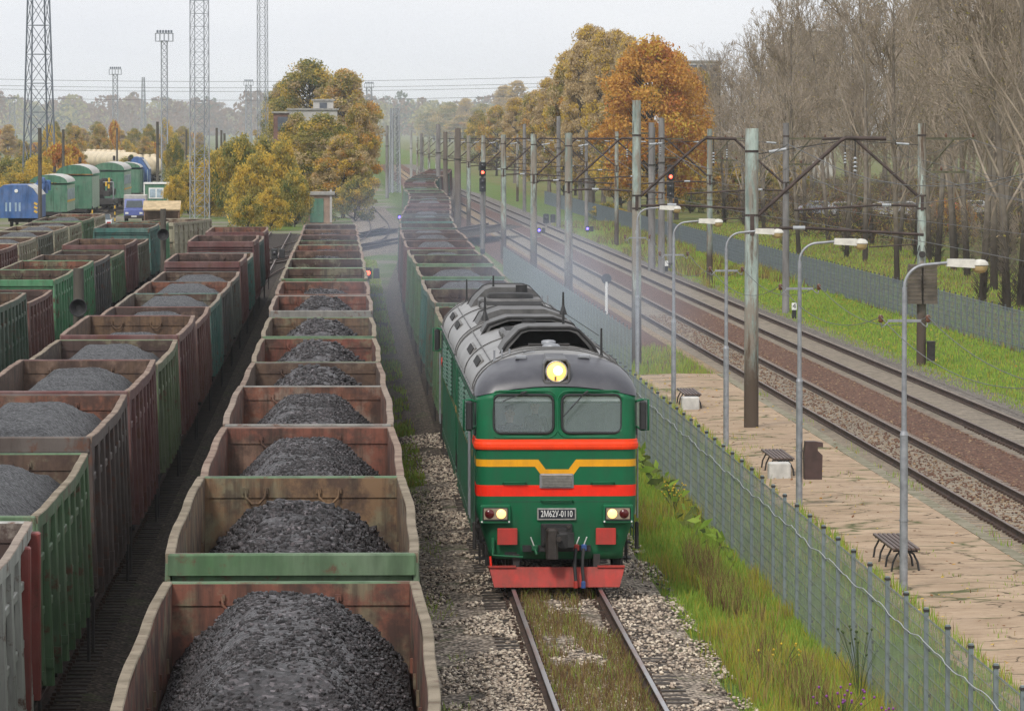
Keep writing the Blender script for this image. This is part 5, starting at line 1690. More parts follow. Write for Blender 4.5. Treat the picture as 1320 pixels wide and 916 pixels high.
s2.location = ((864.5 - VX) * 346 / F, 346, zr(346) - .3); tag(s2, 'red signal on a mast before the orange maple', 'signal', 'railway signals')
def dwarf(px, d, light, lab, z=None, sc=1.0):
    x = (px - VX) * d / F
    t = thing('dwarf_signal', lab, 'signal', (x, d, GZ(x, d) if z is None else z), 0, 'dwarf signals'); t.scale = (sc, sc, sc)
    m = MB(); m.tube((0, 0, -.1), (0, 0, .35), .06, n=8); m.rbox((0, 0, .03), (.4, .3, .1), .02); m.build('post', M['concrete'], t)
    m = MB(); m.rbox((0, 0, .60), (.34, .26, .55), .06); m.rbox((.40, .05, .60), (.30, .22, .5), .05); h = m.build('signal_head', M['black'], t)
    m = MB(); m.lathe([(.11, -.13), (.10, -.16), (.02, -.17)], (0, 0, .62), 12, axis='y'); m.build('signal_light', light, h)
dwarf(474.5, 286, M['sig_red'], 'dwarf signal with red light beside the middle row of wagons', sc=1.15)
dwarf(757.5, 470, M['sig_blue'], 'blue dwarf signal on the lawn edge right of the tracks')
dwarf(695, 455, M['sig_blue'], 'blue dwarf signal between the two right tracks', zr(455) - .2)
dwarf(515, 470, M['sig_blue'], 'blue dwarf signal left of the curving train')
dwarf(704, 505, M['sig_off'], 'unlit dwarf signal on the lawn beyond the tracks', None, 1.7)
dwarf(354, 330, M['sig_off'], 'unlit dwarf signal beside the grass right of the third row', None, 1.2)
# white post with a round black target back
d = 256; x = (782 - VX) * d / F
t = thing('target_post', 'white post with a round black disc beside the near track', 'post', (x, d, zr(d) - .35))
m = MB(); m.tube((0, 0, -.2), (0, 0, 1.75), .075, n=10); m.build('post', M['white'], t)
m = MB(); m.lathe([(.24, -.05), (.26, 0), (.24, .05)], (0, 0, 1.9), 18, axis='y'); m.rbox((0, .08, 1.72), (.2, .12, .3), .03); m.build('disc', M['black'], t)
# picket signs
def picket(px, d, txt, lab):
    x = (px - VX) * d / F
    t = thing('picket_sign', lab, 'sign', (x, d, GZ(x, d)), 0, 'picket signs')
    m = MB(); m.rbox((0, 0, .22), (.2, .14, .5), .02); m.build('post', M['black'], t)
    m = MB(); m.rbox((0, 0, .64), (.24, .12, .34), .02); h = m.build('sign_board', M['white'], t)
    if txt:
        cu = bpy.data.curves.new('digit', 'FONT'); cu.body = txt; cu.size = .36; cu.extrude = .003; cu.align_x = 'CENTER'; cu.align_y = 'CENTER'
        to = bpy.data.objects.new('digit', cu); COL.objects.link(to); dg = bpy.context.evaluated_depsgraph_get(); dg.update()
        tm = bpy.data.meshes.new_from_object(to.evaluated_get(dg)); bpy.data.objects.remove(to); tm.materials.clear(); tm.materials.append(M['black'])
        o = link('digit', tm, h, (0, -.066, .65)); o.rotation_euler.x = PI / 2
picket(1025, 251, '4', 'small white picket sign with the number 4 on the lawn')
picket(859.5, 338, None, 'small white picket at the foot of the red signal')
# ================================================================== LEFT YARD: masts, vehicles, buildings
M['lattice'] = vary('galvanised_lattice', (.30, .32, .35), .6, .25, .5)
M['lattice_dark'] = vary('dark_lattice', (.13, .15, .18), .6, .25, .5)
def lattice(px, ytop, d, w0, w1, label, mat, bays, r=.05, name='lattice_mast', lights=False, ztop=None):
    x = (px - VX) * d / F
    zt = ztop if ztop else HC - (ytop - VY) * d / F
    t = thing(name, label, 'mast', (x, d, -.4), 0.35 if not lights else .1, 'lattice masts')
    Hh = zt + .4
    m = MB()
    def P(i, z):
        w = (w0 + (w1 - w0) * z / Hh) / 2
        sx, sy = ((-1, -1), (1, -1), (1, 1), (-1, 1))[i % 4]
        return Vector((sx * w, sy * w, z))
    for i in range(4): m.tube(P(i, 0), P(i, Hh), r * 1.5, r * 1.2, 5)
    m.build('legs', mat, t)
    m = MB()
    for k in range(bays):
        z0 = Hh * k / bays; z1 = Hh * (k + 1) / bays
        for i in range(4):
            m.tube(P(i, z1), P(i + 1, z1), r * .7, n=4, caps=False)
            m.tube(P(i, z0), P(i + 1, z1), r * .6, n=4, caps=False)
            m.tube(P(i + 1, z0), P(i, z1), r * .6, n=4, caps=False)
    m.build('bracing', mat, t)
    if lights:
        m = MB(); w = 1.35
        for zz in (Hh - .1, Hh + 1.1):
            for a, b_ in (((-w, -.8), (w, -.8)), ((w, -.8), (w, .8)), ((w, .8), (-w, .8)), ((-w, .8), (-w, -.8))): m.tube((a[0], a[1], zz), (b_[0], b_[1], zz), .07, n=4)
        for k in range(5):
            xx = -w + k * w / 2
            m.tube((xx, -.8, Hh - .1), (xx, -.8, Hh + 1.1), .06, n=4); m.tube((xx, .8, Hh - .1), (xx, .8, Hh + 1.1), .06, n=4)
        m.box((0, 0, Hh - .1), (2 * w, 1.6, .08)); 
        pl = m.build('light_platform', mat, t)
        for k in range(6):
            l = MB(); l.rbox((-w * .8 + k * w * .32, -.6, Hh + 1.4), (.32, .3, .45), .06); l.build('floodlight', M['lattice_dark'], pl)
    return t
lattice(52, None, 640, 3.4, 1.8, 'dark tapering pylon above the yellow trees at the far left', M['lattice_dark'], 9, .085, ztop=32)
lattice(258, None, 498, 1.5, 1.4, 'grey lattice mast standing before the yellow green bushes', M['lattice'], 22, .04, ztop=27)
lattice(339, None, 820, 1.4, 1.3, 'slender lattice mast rising left of the pale building', M['lattice'], 22, .05, ztop=32)
lattice(213, 53, 800, .95, .9, 'tallest floodlight mast with railed platform left of the lattice mast', M['lattice'], 22, .06, 'floodlight_mast', True)
lattice(150, 96, 1150, 1.2, 1.0, 'second floodlight mast, farther off, above the pale tank wagons', M['lattice'], 14, .08, 'floodlight_mast', True)
lattice(321, 110, 1500, 1.8, 1.5, 'faint small floodlight mast beside the slender lattice mast', M['lattice'], 14, .10, 'floodlight_mast', True)
lattice(476, 113, 1500, 1.8, 1.5, 'faint floodlight mast right of the big autumn trees', M['lattice'], 12, .10, 'floodlight_mast', True)
lattice(18, 133, 1500, 1.8, 1.5, 'faintest floodlight mast low at the left edge', M['lattice'], 12, .10, 'floodlight_mast', True)
lattice(186, 100, 1850, 2.0, .8, 'hair thin red and white mast far in the haze', M['lattice'], 14, .09, 'radio_mast')
lattice(509, 140, 700, 1.2, .9, 'pale lattice pole beside the lone grey pole', M['lattice'], 16, .07)
# transmission line across the sky
m = MB()
for (z, dd) in ((17.6, 900), (16.5, 900), (15.9, 905), (14.5, 930)):
    for k in range(4):
        x0 = -220 + k * 130
        P = [(x0 + 130 * t / 10, dd, z - 1.1 * 4 * (t / 10) * (1 - t / 10) + (x0 + 130 * t / 10) * -.002) for t in range(11)]
        m.path(P, .045, 4)
tag(m.build('power_line', M['wire']), 'faint power line crossing the sky over the yard', 'wire', 'overhead wires')

# dark wooden poles in the yard
M['oldwood'] = vary('old_dark_wood', (.085, .075, .06), .9, .4, 2, (1, 1, .2), .3)
for (px, yt, d, r, lab) in ((204, 157, 620, .17, 'dark wooden pole left of the tallest floodlight mast'), (280, 165, 640, .15, 'first of three dark poles right of the lattice mast'), (286, 168, 700, .15, 'middle of three dark poles right of the lattice mast'), (290, 172, 660, .15, 'last of three dark poles right of the lattice mast'),
                            (152, 165, 900, .16, 'thin pole standing among the pale tank wagons'), (241, 167, 850, .16, 'thin pole just left of the lattice mast'), (83, 167, 560, .15, 'thin pole by the orange bush'), (53, 165, 420, .15, 'thin pole behind the blue plough wagon')):
    pole(px, yt, d, r, M['oldwood'], lab, None, 'wooden poles in the yard')
# wooden post with a loudspeaker between the rows
def horn_post(x, d, ztop, lab, r=.16):
    t = thing('loudspeaker_post', lab, 'post', (x, d, -.4), 0, 'loudspeaker posts')
    m = MB(); m.tube((0, 0, -.2), (0, 0, ztop + .4), r * 1.1, r, 9); m.build('post', M['oldwood'], t)
    h = MB(); h.lathe([(.06, .30), (.08, .1), (.13, -.08), (.24, -.25), (.27, -.27), (.2, -.18), (.08, -.05)], (0.02, -.28, ztop - .75), 16, axis='y'); h.box((.05, -.1, ztop - .75), (.08, .3, .08)); h.build('loudspeaker', M['black'], t)
horn_post(-7.95, 152, 4.3, 'mossy wooden post with black loudspeaker between two wagon rows')
horn_post(-8.3, 232, 4.8, 'farther wooden post with loudspeaker before the green wagons', .13)

# ---- road vehicles
M['carglass'] = vary('dark_car_glass', (.05, .065, .075), .12, .2, 3)
M['tyre'] = vary('tyre', (.02, .02, .02), .85, .2, 8)
M['tail'] = vary('red_tail_lamp', (.35, .02, .015), .3, .2, 5)
M['carpaint'] = (lambda b: b.fin(b.mix(b.ramp(b.noise(2, 4), [(.4, 0.0), (.7, .3)]), b.objcolor(), b.mix(.5, b.objcolor(), (.1, .1, .1))), .3, 0, .5))(NB('car_paint'))
def make_car():
    t = thing('parked_car', '', 'car')
    prof = [(-2.1, .28), (-2.15, .62), (-2.0, .86), (-1.1, .95), (.95, .98), (1.9, .95), (2.1, .75), (2.12, .30)]
    m = MB()
    for (hw, s_) in ((.84, 0),):
        V = []
        for x, k in ((-.84, 1), (-.78, 0), (.78, 0), (.84, 1)): pass
    V = [(-.82, y, z) for y, z in prof] + [(.82, y, z) for y, z in prof]
    n = len(prof)
    m.add(V, [tuple(range(n)), tuple(range(2 * n - 1, n - 1, -1))] + [(i, n + i, n + (i + 1) % n, (i + 1) % n) for i in range(n)], 0)
    cab = [(-1.05, .94), (-.45, 1.40), (.95, 1.42), (1.75, .95)]
    V = [(-.70 if z < 1.2 else -.58, y, z) for y, z in cab] + [(.70 if z < 1.2 else .58, y, z) for y, z in cab]
    m.add(V, [(0, 1, 2, 3), (7, 6, 5, 4), (1, 5, 6, 2)], 0)
    me = m.mesh('body', [M['carpaint']]); fix_normals(me); link('body', me, t)
    g_ = MB(); g_.add(V, [(0, 4, 5, 1), (2, 6, 7, 3)], 0); 
    for s in (-1, 1): g_.box((s * .645, .3, 1.17), (.03, 1.5, .30), 0, Matrix.Rotation(-s * .25, 4, 'Y'))
    g_.build('windows', M['carglass'], t)
    for s in (-1, 1):
        for y in (-1.3, 1.3):
            w_ = MB(); w_.lathe([(.1, -.09), (.29, -.09), (.31, 0), (.29, .09), (.1, .09)], (0, 0, 0), 14, axis='x'); w_.build('wheel', M['tyre'], t, (s * .74, y, .31))
        l = MB(); l.rbox((s * .58, 2.1, .72), (.34, .06, .15), .02); l.build('tail_lamp', M['tail'], t)
        l = MB(); l.rbox((s * .58, -2.1, .66), (.34, .06, .14), .02); l.build('headlamp', M['white'], t)
    l = MB(); l.box((0, 2.13, .62), (.5, .03, .12)); l.build('licence_plate', M['white'], t)
    return t
CAR = make_car()
def place_car(o, loc, rot, col, lab, group='parked cars'):
    o.location = loc; o.rotation_euler.z = rot; tag(o, lab, 'car', group)
    for c in kids(o): c.color = (*col, 1)
x = (134 - VX) * 440 / F
place_car(CAR, (x, 440, -.34), PI, (.45, .47, .48), 'pale parked car with red tail lamps behind the green wagons')
for i, (px, d, col, lab) in enumerate(((1092, 470, (.36, .36, .38), 'white parked car under the bare trees, left of the others'), (1146, 470, (.40, .40, .42), 'white parked car glimpsed just left of the weight mast'), (1173, 474, (.5, .52, .56), 'silver parked car just behind the weight mast'), (1225, 476, (.55, .1, .08), 'red parked car glimpsed among trunks right of the weight mast'), (1262, 480, (.38, .38, .38), 'white parked car glimpsed at the far right among the trunks'), (1060, 476, (.3, .33, .4), 'blue grey parked car deep among the trunks'))):
    x = (px - VX) * d / F
    place_car(copy_tree(CAR), (x, d, .25), 1.2 + i * .1, col, lab)
# blue van with a box body
t = thing('delivery_van', 'blue van with pale box body parked in the yard', 'van', ((174 - VX) * 480 / F, 480, -.34))
M['vanblue'] = vary('van_blue', (.10, .13, .36), .4, .2, 3); M['boxgrey'] = vary('van_box', (.42, .40, .36), .7, .2, 3)
m = MB(); m.prism([(-1.0, .35), (-1.0, 1.1), (.0, 1.3), (.35, 2.1), (1.3, 2.15), (1.3, .35)], -.93, .93, axis='x'); me = m.mesh('cab', [M['vanblue']]); fix_normals(me); link('cab', me, t)
m = MB(); m.add([(-.8, -.02, 1.36), (.8, -.02, 1.36), (.72, .30, 2.0), (-.72, .30, 2.0)], [(0, 1, 2, 3)], 0); m.build('windscreen', M['carglass'], t)
m = MB(); m.rbox((0, 3.3, 1.55), (2.1, 4.0, 1.95), .05); m.build('box_body', M['boxgrey'], t)
m = MB(); m.rbox((0, -1.04, .5), (1.8, .12, .3), .04); m.build('bumper', M['dark'], t)
for s in (-1, 1):
    l = MB(); l.rbox((s * .66, -1.02, .85), (.3, .06, .18), .02); l.build('headlamp', M['white'], t)
    for y in (-.1, 3.6):
        w_ = MB(); w_.lathe([(.1, -.1), (.33, -.1), (.35, 0), (.33, .1), (.1, .1)], (s * .82, y, .35), 14, axis='x'); w_.build('wheel', M['tyre'], t)
l = MB(); l.box((0, -1.11, .55), (.5, .02, .12)); l.build('licence_plate', M['white'], t)

# ---- maintenance train on the far left track
M['plblue'] = steel_paint('plough_blue', .25, fixed=(.02, .095, .29))
M['paleblue'] = vary('pale_blue_panel', (.30, .40, .50), .6, .3, 1.5)
M['pgreen'] = steel_paint('coach_green', .4, fixed=(.035, .15, .085))
M['palegreen'] = steel_paint('faded_green_coach', .4, fixed=(.30, .42, .32))
M['coachroof'] = vary('pale_coach_roof', (.50, .49, .46), .8, .25, .8)
M['yellowp'] = vary('hazard_yellow', (.62, .38, .04), .6, .2, 3)
M['orangep'] = vary('dull_orange_paint', (.42, .20, .06), .6, .4, 3)
M['coachwin'] = vary('coach_window', (.34, .42, .50), .4, .4, 2)
def wheels_under(t, L_):
    for q in (-L_ * .32, L_ * .32):
        m = MB(); m.box((0, q, .6), (2.0, 2.6, .3))
        b_ = m.build('bogie', M['under'], t)
        for a in (-.9, .9):
            w_ = MB(); w_.tube((-.8, q + a, .47), (.8, q + a, .47), .08, n=6)
            for s in (-1, 1): w_.lathe([(.1, -.06), (.47, -.06), (.47, .06), (.1, .06)], (s * .78, q + a, .47), 14, axis='x')
            w_.build('wheelset', M['wheel'], b_)
# blue snow plough wagon
xb = (24 - VX) * 436 / F
t = thing('plough_wagon', 'bright blue plough wagon with white lamp and striped corner', 'wagon', (xb, 444, 0))
m = MB(); m.prism([(-2.05, .8), (-2.05, 2.6), (-1.55, 3.35), (-1.2, 3.6), (.8, 3.6), (1.3, 3.3), (1.75, 2.7), (1.75, .8)], -8, 3); me = m.mesh('body', [M['plblue']]); fix_normals(me); link('body', me, t)
m = MB(); m.add([(.82, -7.9, 3.62), (1.32, -7.9, 3.32), (1.77, -7.9, 2.72), (1.77, 3, 2.72), (1.32, 3, 3.32), (.82, 3, 3.62)], [(0, 1, 4, 5), (1, 2, 3, 4)], 0); m.build('roof_panel', M['coachroof'], t)
m = MB(); m.lathe([(.14, -8.08), (.16, -8.0)], (-.1, 0, 3.1), 12, axis='y'); m.build('headlight', M['white'], t)
for k in range(4): m = MB(); m.box((-.95 + k * .33 + (.15 if k > 1 else 0), -8.02, 1.75), (.16, .04, .75)); m.build('grab_panel', M['paleblue'], t)
m = MB()
for k in range(3): m.box((1.55, -8.02, 1.35 + k * .34), (.3, .03, .18), 0, Matrix.Rotation(.5, 4, 'Y'))
m.build('warning_stripe', M['yellowp'], t)
m = MB()
for k in range(5): m.rbox((.9 + .22 * k, 4.5 + k * .3, 3.2 + .25 * (k % 3)), (.5, .6, .9), .08)
m.tube((1.4, 3, 1.2), (1.5, 3.5, 3.6), .1, n=6); m.build('machinery', M['plblue'], t)
wheels_under(t, 11)
def coach(px, d, L_, Hh, label, side, front, roofpeak=.55, win=True, band=None):
    x = (px - VX) * d / F
    t = thing('work_coach', label, 'coach', (x, d + L_ / 2, 0), 0, 'coaches in the yard')
    hw = 1.62
    m = MB(); m.box((0, 0, (.5 + Hh) / 2), (2 * hw, L_, Hh - 1.5), 0); m.build('body', front if front else side, t)
    m = MB(); n = 10; V = []
    for y in (-L_ / 2 - .15, L_ / 2 + .15): V += [(hw * 1.04 * -math.cos(k / n * PI), y, Hh - .30 + (roofpeak + .1) * math.sin(k / n * PI)) for k in range(n + 1)]
    m.add(V, [(k, n + 1 + k, n + 2 + k, k + 1) for k in range(n)], 0, True); m.add(V, [tuple(range(n + 1)), tuple(range(2 * n + 1, n, -1))], 1)
    m.build('roof', [M['coachroof'], front if front else side], t)
    m = MB(); m.box((hw + .015, 0, (.5 + Hh) / 2), (.03, L_ - .3, Hh - 1.6)); m.build('side_panel', side, t)
    if win:
        for k in range(int(L_ // 2.4)):
            m = MB(); m.rbox((hw + .045, -L_ / 2 + 1.4 + k * 2.4, Hh - 1.35), (.04, 1.5, .95), .02); m.build('window', M['coachwin'], t)
    if band:
        m = MB(); m.box((hw + .04, 0, 1.95), (.03, L_ - .4, .16)); m.build('side_stripe', band, t)
    m = MB(); m.rbox((0, -L_ / 2 - .03, 2.1), (.85, .06, 2.1), .02)
    for k in range(5): m.box((0, -L_ / 2 - .07, 1.4 + k * .35), (.6, .03, .06), 1)
    m.build('end_door', [front if front else side, M['pgreen']], t)
    m = MB(); m.tube((.1, L_ * .1, Hh + roofpeak - .1), (.1, L_ * .1, Hh + roofpeak + .45), .14, n=8); m.build('chimney', M['dark'], t)
    m = MB(); m.box((0, 0, .85), (2.4, L_, .3)); m.build('underframe', M['under'], t)
    wheels_under(t, L_)
    return t
coach(64, 456, 13, 3.9, 'green work coach with grey roof behind the blue plough wagon', M['palegreen'], M['pgreen'], .6, True, M['yellowp'])
coach(97, 474, 14, 4.5, 'taller pale green coach with white roof behind the grey roofed one', M['palegreen'], M['pgreen'], .75, False)
coach(141, 545, 18, 4.3, 'dark ended green coach with blue window band near the van', M['palegreen'], M['pgreen'], .7, True, M['yellowp'])
coach(163, 590, 13, 4.2, 'farthest green coach, next to the blue crane', M['pgreen'], M['pgreen'], .5, False)
# dark rail crane in front of the third coach
x = (128 - VX) * 520 / F
t = thing('rail_crane', 'dark rail crane with orange fittings in front of a coach', 'crane', (x, 530, 0))
m = MB(); m.box((0, 0, .9), (2.6, 9, .5))
for k in range(9): m.rbox((rnd.uniform(-.9, .9), rnd.uniform(-4.2, 3), 1.4 + rnd.uniform(0, 1.6)), (rnd.uniform(.4, .9), rnd.uniform(.6, 1.6), rnd.uniform(.5, 1.1)), .06)
m.build('machinery', M['dark'], t)
m = MB()
for k in range(7): m.rbox((rnd.uniform(-1.1, 1.1), -4.4 + rnd.uniform(-.1, .3), 1.4 + rnd.uniform(0, 2)), (.2, .12, .45), .03)
m.build('orange_fitting', M['yellowp'], t)
m = MB(); m.tube((-1.2, -3, 2.9), (1.2, -3, 2.9), .06, n=6); m.tube((-1.2, -3, 1), (-1.2, -3, 2.9), .08, n=6); m.tube((1.2, -3, 1), (1.2, -3, 2.9), .08, n=6); m.build('frame', M['galv'], t)
wheels_under(t, 9)
x = (177 - VX) * 590 / F
t = thing('rail_crane', 'blue rail crane with a pale hood beside the far green coach', 'crane', (x, 600, 0))
m = MB(); m.prism([(-1.5, .9), (-1.5, 4.1), (-.6, 5.1), (.2, 5.0), (1.1, 3.6), (1.1, .9)], -2, 5); me = m.mesh('body', [M['plblue']]); fix_normals(me); link('body', me, t)
m = MB(); m.add([(-.1, -2.05, 5.08), (.45, -2.05, 4.72), (1.16, -2.05, 3.65), (1.16, 5, 3.65), (.45, 5, 4.72), (-.1, 5, 5.08)], [(0, 1, 4, 5), (1, 2, 3, 4)]); m.build('hood', M['coachroof'], t)
m = MB()
for k in range(6): m.tube((-1.3 + k * .45, -2.1, 1), (-1.3 + k * .45, -2.1, 3.6), .06, n=5)
m.build('railing', M['paleblue'], t); wheels_under(t, 7)
# orange loading crane behind the coaches
x = (107 - VX) * 512 / F
t = thing('loading_crane', 'small orange loading crane poking above the coach roofs', 'crane', (x, 515, -.5))
m = MB(); m.rbox((0.5, 0, 2.2), (.7, .8, 4.2), .1); m.rbox((.5, 0, 4.5), (.7, .8, .7), .1); m.build('body', M['orangep'], t); m = MB(); m.tube((-1.3, 0, 5.0), (.7, 0, 4.95), .1, n=6); m.tube((.7, 0, 4.95), (.85, 0, 3.4), .1, n=6); m.build('jib', M['orangep'], t)
# green cabin
t = thing('site_cabin', 'green cabin with white framed double window and side stairs', 'cabin', ((202 - VX) * 520 / F, 520, -.3))
m = MB(); m.box((0, 1.6, 1.75), (2.35, 3.2, 2.6)); m.build('wall', M['pgreen'], t)
m = MB(); m.box((0, 1.6, 3.15), (2.55, 3.4, .16)); m.box((-1.2, -.02, 1.8), (.12, .08, 2.7)); m.box((1.2, -.02, 1.8), (.12, .08, 2.7)); m.build('frame', M['white'], t)
m = MB(); m.box((0, -.03, 2.15), (1.5, .06, 1.1)); wf = m.build('window', M['white'], t)
for s in (-.36, .36): m = MB(); m.box((s, -.07, 2.15), (.58, .03, .86)); m.build('pane', M['coachwin'], wf)
m = MB(); m.tube((-1.1, -.5, 1.5), (-.2, -1.4, .3), .05, n=5); m.tube((-1.1, -.5, .8), (-.2, -1.4, -.1), .05, n=5); m.build('stairs', M['galv'], t)
# long lean-to of pale planks
t = thing('plank_shelter', 'low shelter with a pale plank roof right of the van', 'shed', ((209 - VX) * 478 / F, 478, -.34))
M['planks'] = vary('pale_planks', (.50, .38, .22), .85, .25, 2); M['brownboard'] = vary('brown_boards', (.22, .14, .09), .9, .35, 2)
m = MB(); m.box((0, .8, 1.55), (3.5, 2.6, .12), 0, Matrix.Rotation(.3, 4, 'X')); m.build('roof', M['planks'], t)
m = MB(); m.box((0, 1.6, .7), (3.3, .1, 1.4)); m.build('back_wall', M['brownboard'], t)
for s in (-1.6, 0, 1.6): m = MB(); m.box((s, -.2, .6), (.12, .12, 1.2)); m.build('post', M['brownboard'], t)
# striped barrier posts
def striped(px, d, hh, lab):
    t = thing('striped_post', lab, 'barrier post', ((px - VX) * d / F, d, -.34), 0, 'yellow and black barrier posts')
    m = MB()
    for k in range(8): m.tube((0, 0, k * hh / 8), (0, 0, (k + 1) * hh / 8), .06, n=8, mi=k % 2, caps=(k == 7))
    m.build('post', [M['yellowp'], M['black']], t); m = MB(); m.box((0, 0, .02), (.3, .3, .06)); m.build('base', M['concrete'], t)
for i, (px, d, hh) in enumerate(((83, 425, 1.6), (96, 425, 1.5), (112, 425, 1.9), (120, 425, 2.3), (149, 455, 2.2))):
    striped(px, d, hh, ['leftmost yellow and black post before the green coaches', 'second yellow and black post before the green coaches', 'yellow and black post left of the tall one by the car', 'tall yellow and black post left of the pale car', 'yellow and black post between the pale car and the van'][i])
t = thing('barrier_fence', 'low yellow and black striped barrier by the green coaches', 'barrier', ((112 - VX) * 428 / F, 428, -.34))
for z in (.4, .8, 1.2):
    m = MB()
    for k in range(6): m.box((-.55 + k * .2, 0, z), (.2, .05, .16), k % 2)
    m.build('rail', [M['yellowp'], M['black']], t)
for q in (-.6, .6): m = MB(); m.box((q, .04, .65), (.07, .07, 1.35)); m.build('post', [M['black']], t)

# ---- tank wagons far behind
M['cream'] = vary('cream_tank', (.62, .52, .36), .6, .2, .8)
def make_tank():
    t = thing('tank_wagon', '', 'wagon')
    m = MB(); m.lathe([(.3, -5.3), (1.0, -5.25), (1.4, -5.0), (1.5, -4.6), (1.5, 4.6), (1.4, 5.0), (1.0, 5.25), (.3, 5.3)], (0, 0, 2.75), 20, axis='y'); m.build('tank', M['cream'], t)
    m = MB(); m.lathe([(.5, 0), (.5, .4), (.1, .5)], (0, 0, 4.15), 12); m.build('dome', M['cream'], t)
    m = MB(); m.box((0, 0, 1.05), (2.4, 11.5, .3)); m.build('underframe', M['under'], t); wheels_under(t, 11)
    return t
TANK = make_tank()
for i in range(13):
    px = 104 + i * 6.2 if i < 10 else 181 + (i - 10) * 9
    d = 1010 - i * 6 if i < 10 else 800 + (i - 10) * 6
    o = TANK if i == 0 else copy_tree(TANK)
    o.location = ((px - VX) * d / F, d, -.3); o.rotation_euler.z = (.45 if i < 10 else .05)
    tag(o, f'cream tank wagon, {ORD[i]} from the left in the hazy row', 'wagon', 'cream tank wagons')
# ---- buildings
M['plaster'] = vary('pale_plaster', (.40, .385, .36), .9, .15, .6); M['brickd'] = vary('dark_red_brick', (.16, .085, .065), .9, .3, .8); M['brick'] = vary('yellow_brown_brick', (.28, .19, .13), .9, .25, 2.5)
M['bwin'] = vary('building_window', (.07, .08, .10), .3, .3, 1)
def building(px0, px1, ytop, d, depth, wall, label, wins, flat=True, name='building', group=None):
    x0 = (px0 - VX) * d / F; x1 = (px1 - VX) * d / F; zt = HC - (ytop - VY) * d / F
    t = thing(name, label, 'building', ((x0 + x1) / 2, d + depth / 2, -.4), 0, group)
    m = MB(); m.box((0, 0, (zt + .4) / 2), (x1 - x0, depth, zt + .4)); m.build('wall', wall, t)
    m = MB(); m.box((0, 0, zt + .4 + .12), (x1 - x0 + .5, depth + .5, .25)); m.build('roof', M['concrete'], t)
    for (a, b_, ww, hh) in wins:
        m = MB(); m.box(((a - .5) * (x1 - x0), -depth / 2 - .02, b_ * (zt + .4)), (ww, .12, hh)); m.build('window', M['bwin'], t)
    return t
building(372, 435, 142, 760, 10, M['plaster'], 'pale plastered building half hidden by autumn trees', [(.2, .55, 1.2, 1.6), (.5, .55, 1.2, 1.6), (.8, .55, 1.2, 1.6), (.2, .78, 1.2, 1.5), (.5, .78, 1.2, 1.5)])
building(404, 430, 130, 770, 6, M['plaster'], 'pale roof block with one small dark window above the trees', [(.5, .93, 1.1, 1.2)])
building(353, 373, 146, 750, 6, M['brickd'], 'dark red brick tower left of the pale building', [(.6, .86, 1.5, 2.0)])
t = building(393, 428, 251, 470, 4, M['brick'], 'small brick hut with a green door beside the tracks', [], name='brick_hut')
m = MB(); m.box((-.15, -2.03, 1.3), (1.25, .1, 2.2)); m.build('door', M['pgreen'], t)
m = MB(); m.box((1.15, -2.02, 1.7), (.2, .1, 3.0)); m.build('corner_post', M['plaster'], t)
building(884, 930, 80, 900, 15, M['plaster'], 'tall grey apartment block peeping over the orange maple', [(a, b_, 1.4, 1.4) for a in (.2, .5, .8) for b_ in (.7, .78, .86, .94)], name='apartment_block')
building(1020, 1075, 42, 900, 15, M['plaster'], 'pale apartment block hidden behind the bare trees', [(a, b_, 1.4, 1.4) for a in (.2, .5, .8) for b_ in (.7, .78, .86, .94)], name='apartment_block')
building(70, 100, 190, 1100, 8, vary('orange_plaster', (.5, .22, .13), .9, .2, .5), 'small orange house in the haze behind the yellow trees', [(.3, .5, 1.2, 1.4), (.7, .5, 1.2, 1.4)], name='house')
# ================================================================== VEGETATION
def leaf_mat(name, cols):
    b = NB(name)
    c = b.ramp(b.noise(2.2, 3, .6), [(.28 + .44 * i / (len(cols) - 1), col) for i, col in enumerate(cols)])
    nz = b.n('ShaderNodeNewGeometry')
    c = b.mix(b.ramp(nz.outputs['Random Per Island'], [(0.0, 0.0), (1.0, .55)]), c, cols[-1])
    c = b.mix(b.ramp(nz.outputs['Random Per Island'], [(.0, .45), (.4, 0.0)]), c, tuple(x * .75 for x in cols[0]))
    tr = b.n('ShaderNodeBsdfTranslucent'); b.inp(tr.inputs[0], c)
    m = b.n('ShaderNodeMixShader'); m.inputs[0].default_value = .42
    b.fin(c, .8, 0, .1)
    b.l(b.b.outputs[0], m.inputs[1]); b.l(tr.outputs[0], m.inputs[2]); b.l(m.outputs[0], b.out.inputs['Surface'])
    return b.m
LEAF = {
    'orange': leaf_mat('orange_leaves', [(.34, .16, .04), (.58, .30, .07), (.68, .40, .09)]),
    'rust': leaf_mat('rust_leaves', [(.30, .11, .04), (.48, .18, .05), (.55, .24, .06)]),
    'gold': leaf_mat('gold_leaves', [(.38, .27, .05), (.62, .43, .08), (.72, .52, .10)]),
    'olive': leaf_mat('olive_leaves', [(.15, .15, .045), (.29, .26, .075), (.42, .35, .10)]),
    'green': leaf_mat('green_leaves', [(.06, .09, .03), (.12, .16, .05), (.22, .24, .07)]),
    'darkgreen': leaf_mat('dark_green_leaves', [(.02, .04, .018), (.04, .065, .025), (.07, .09, .03)]),
    'tan': leaf_mat('tan_leaves', [(.38, .28, .15), (.54, .40, .22), (.62, .49, .28)]),
    'brown': leaf_mat('brown_leaves', [(.12, .06, .035), (.19, .09, .05), (.25, .12, .05)]),
}
M['bark'] = vary('dark_bark', (.06, .05, .042), .95, .45, 2.5, (1, 1, .3), .4)
M['bark_grey'] = vary('grey_bark', (.15, .13, .11), .95, .4, 2.5, (1, 1, .3), .4)
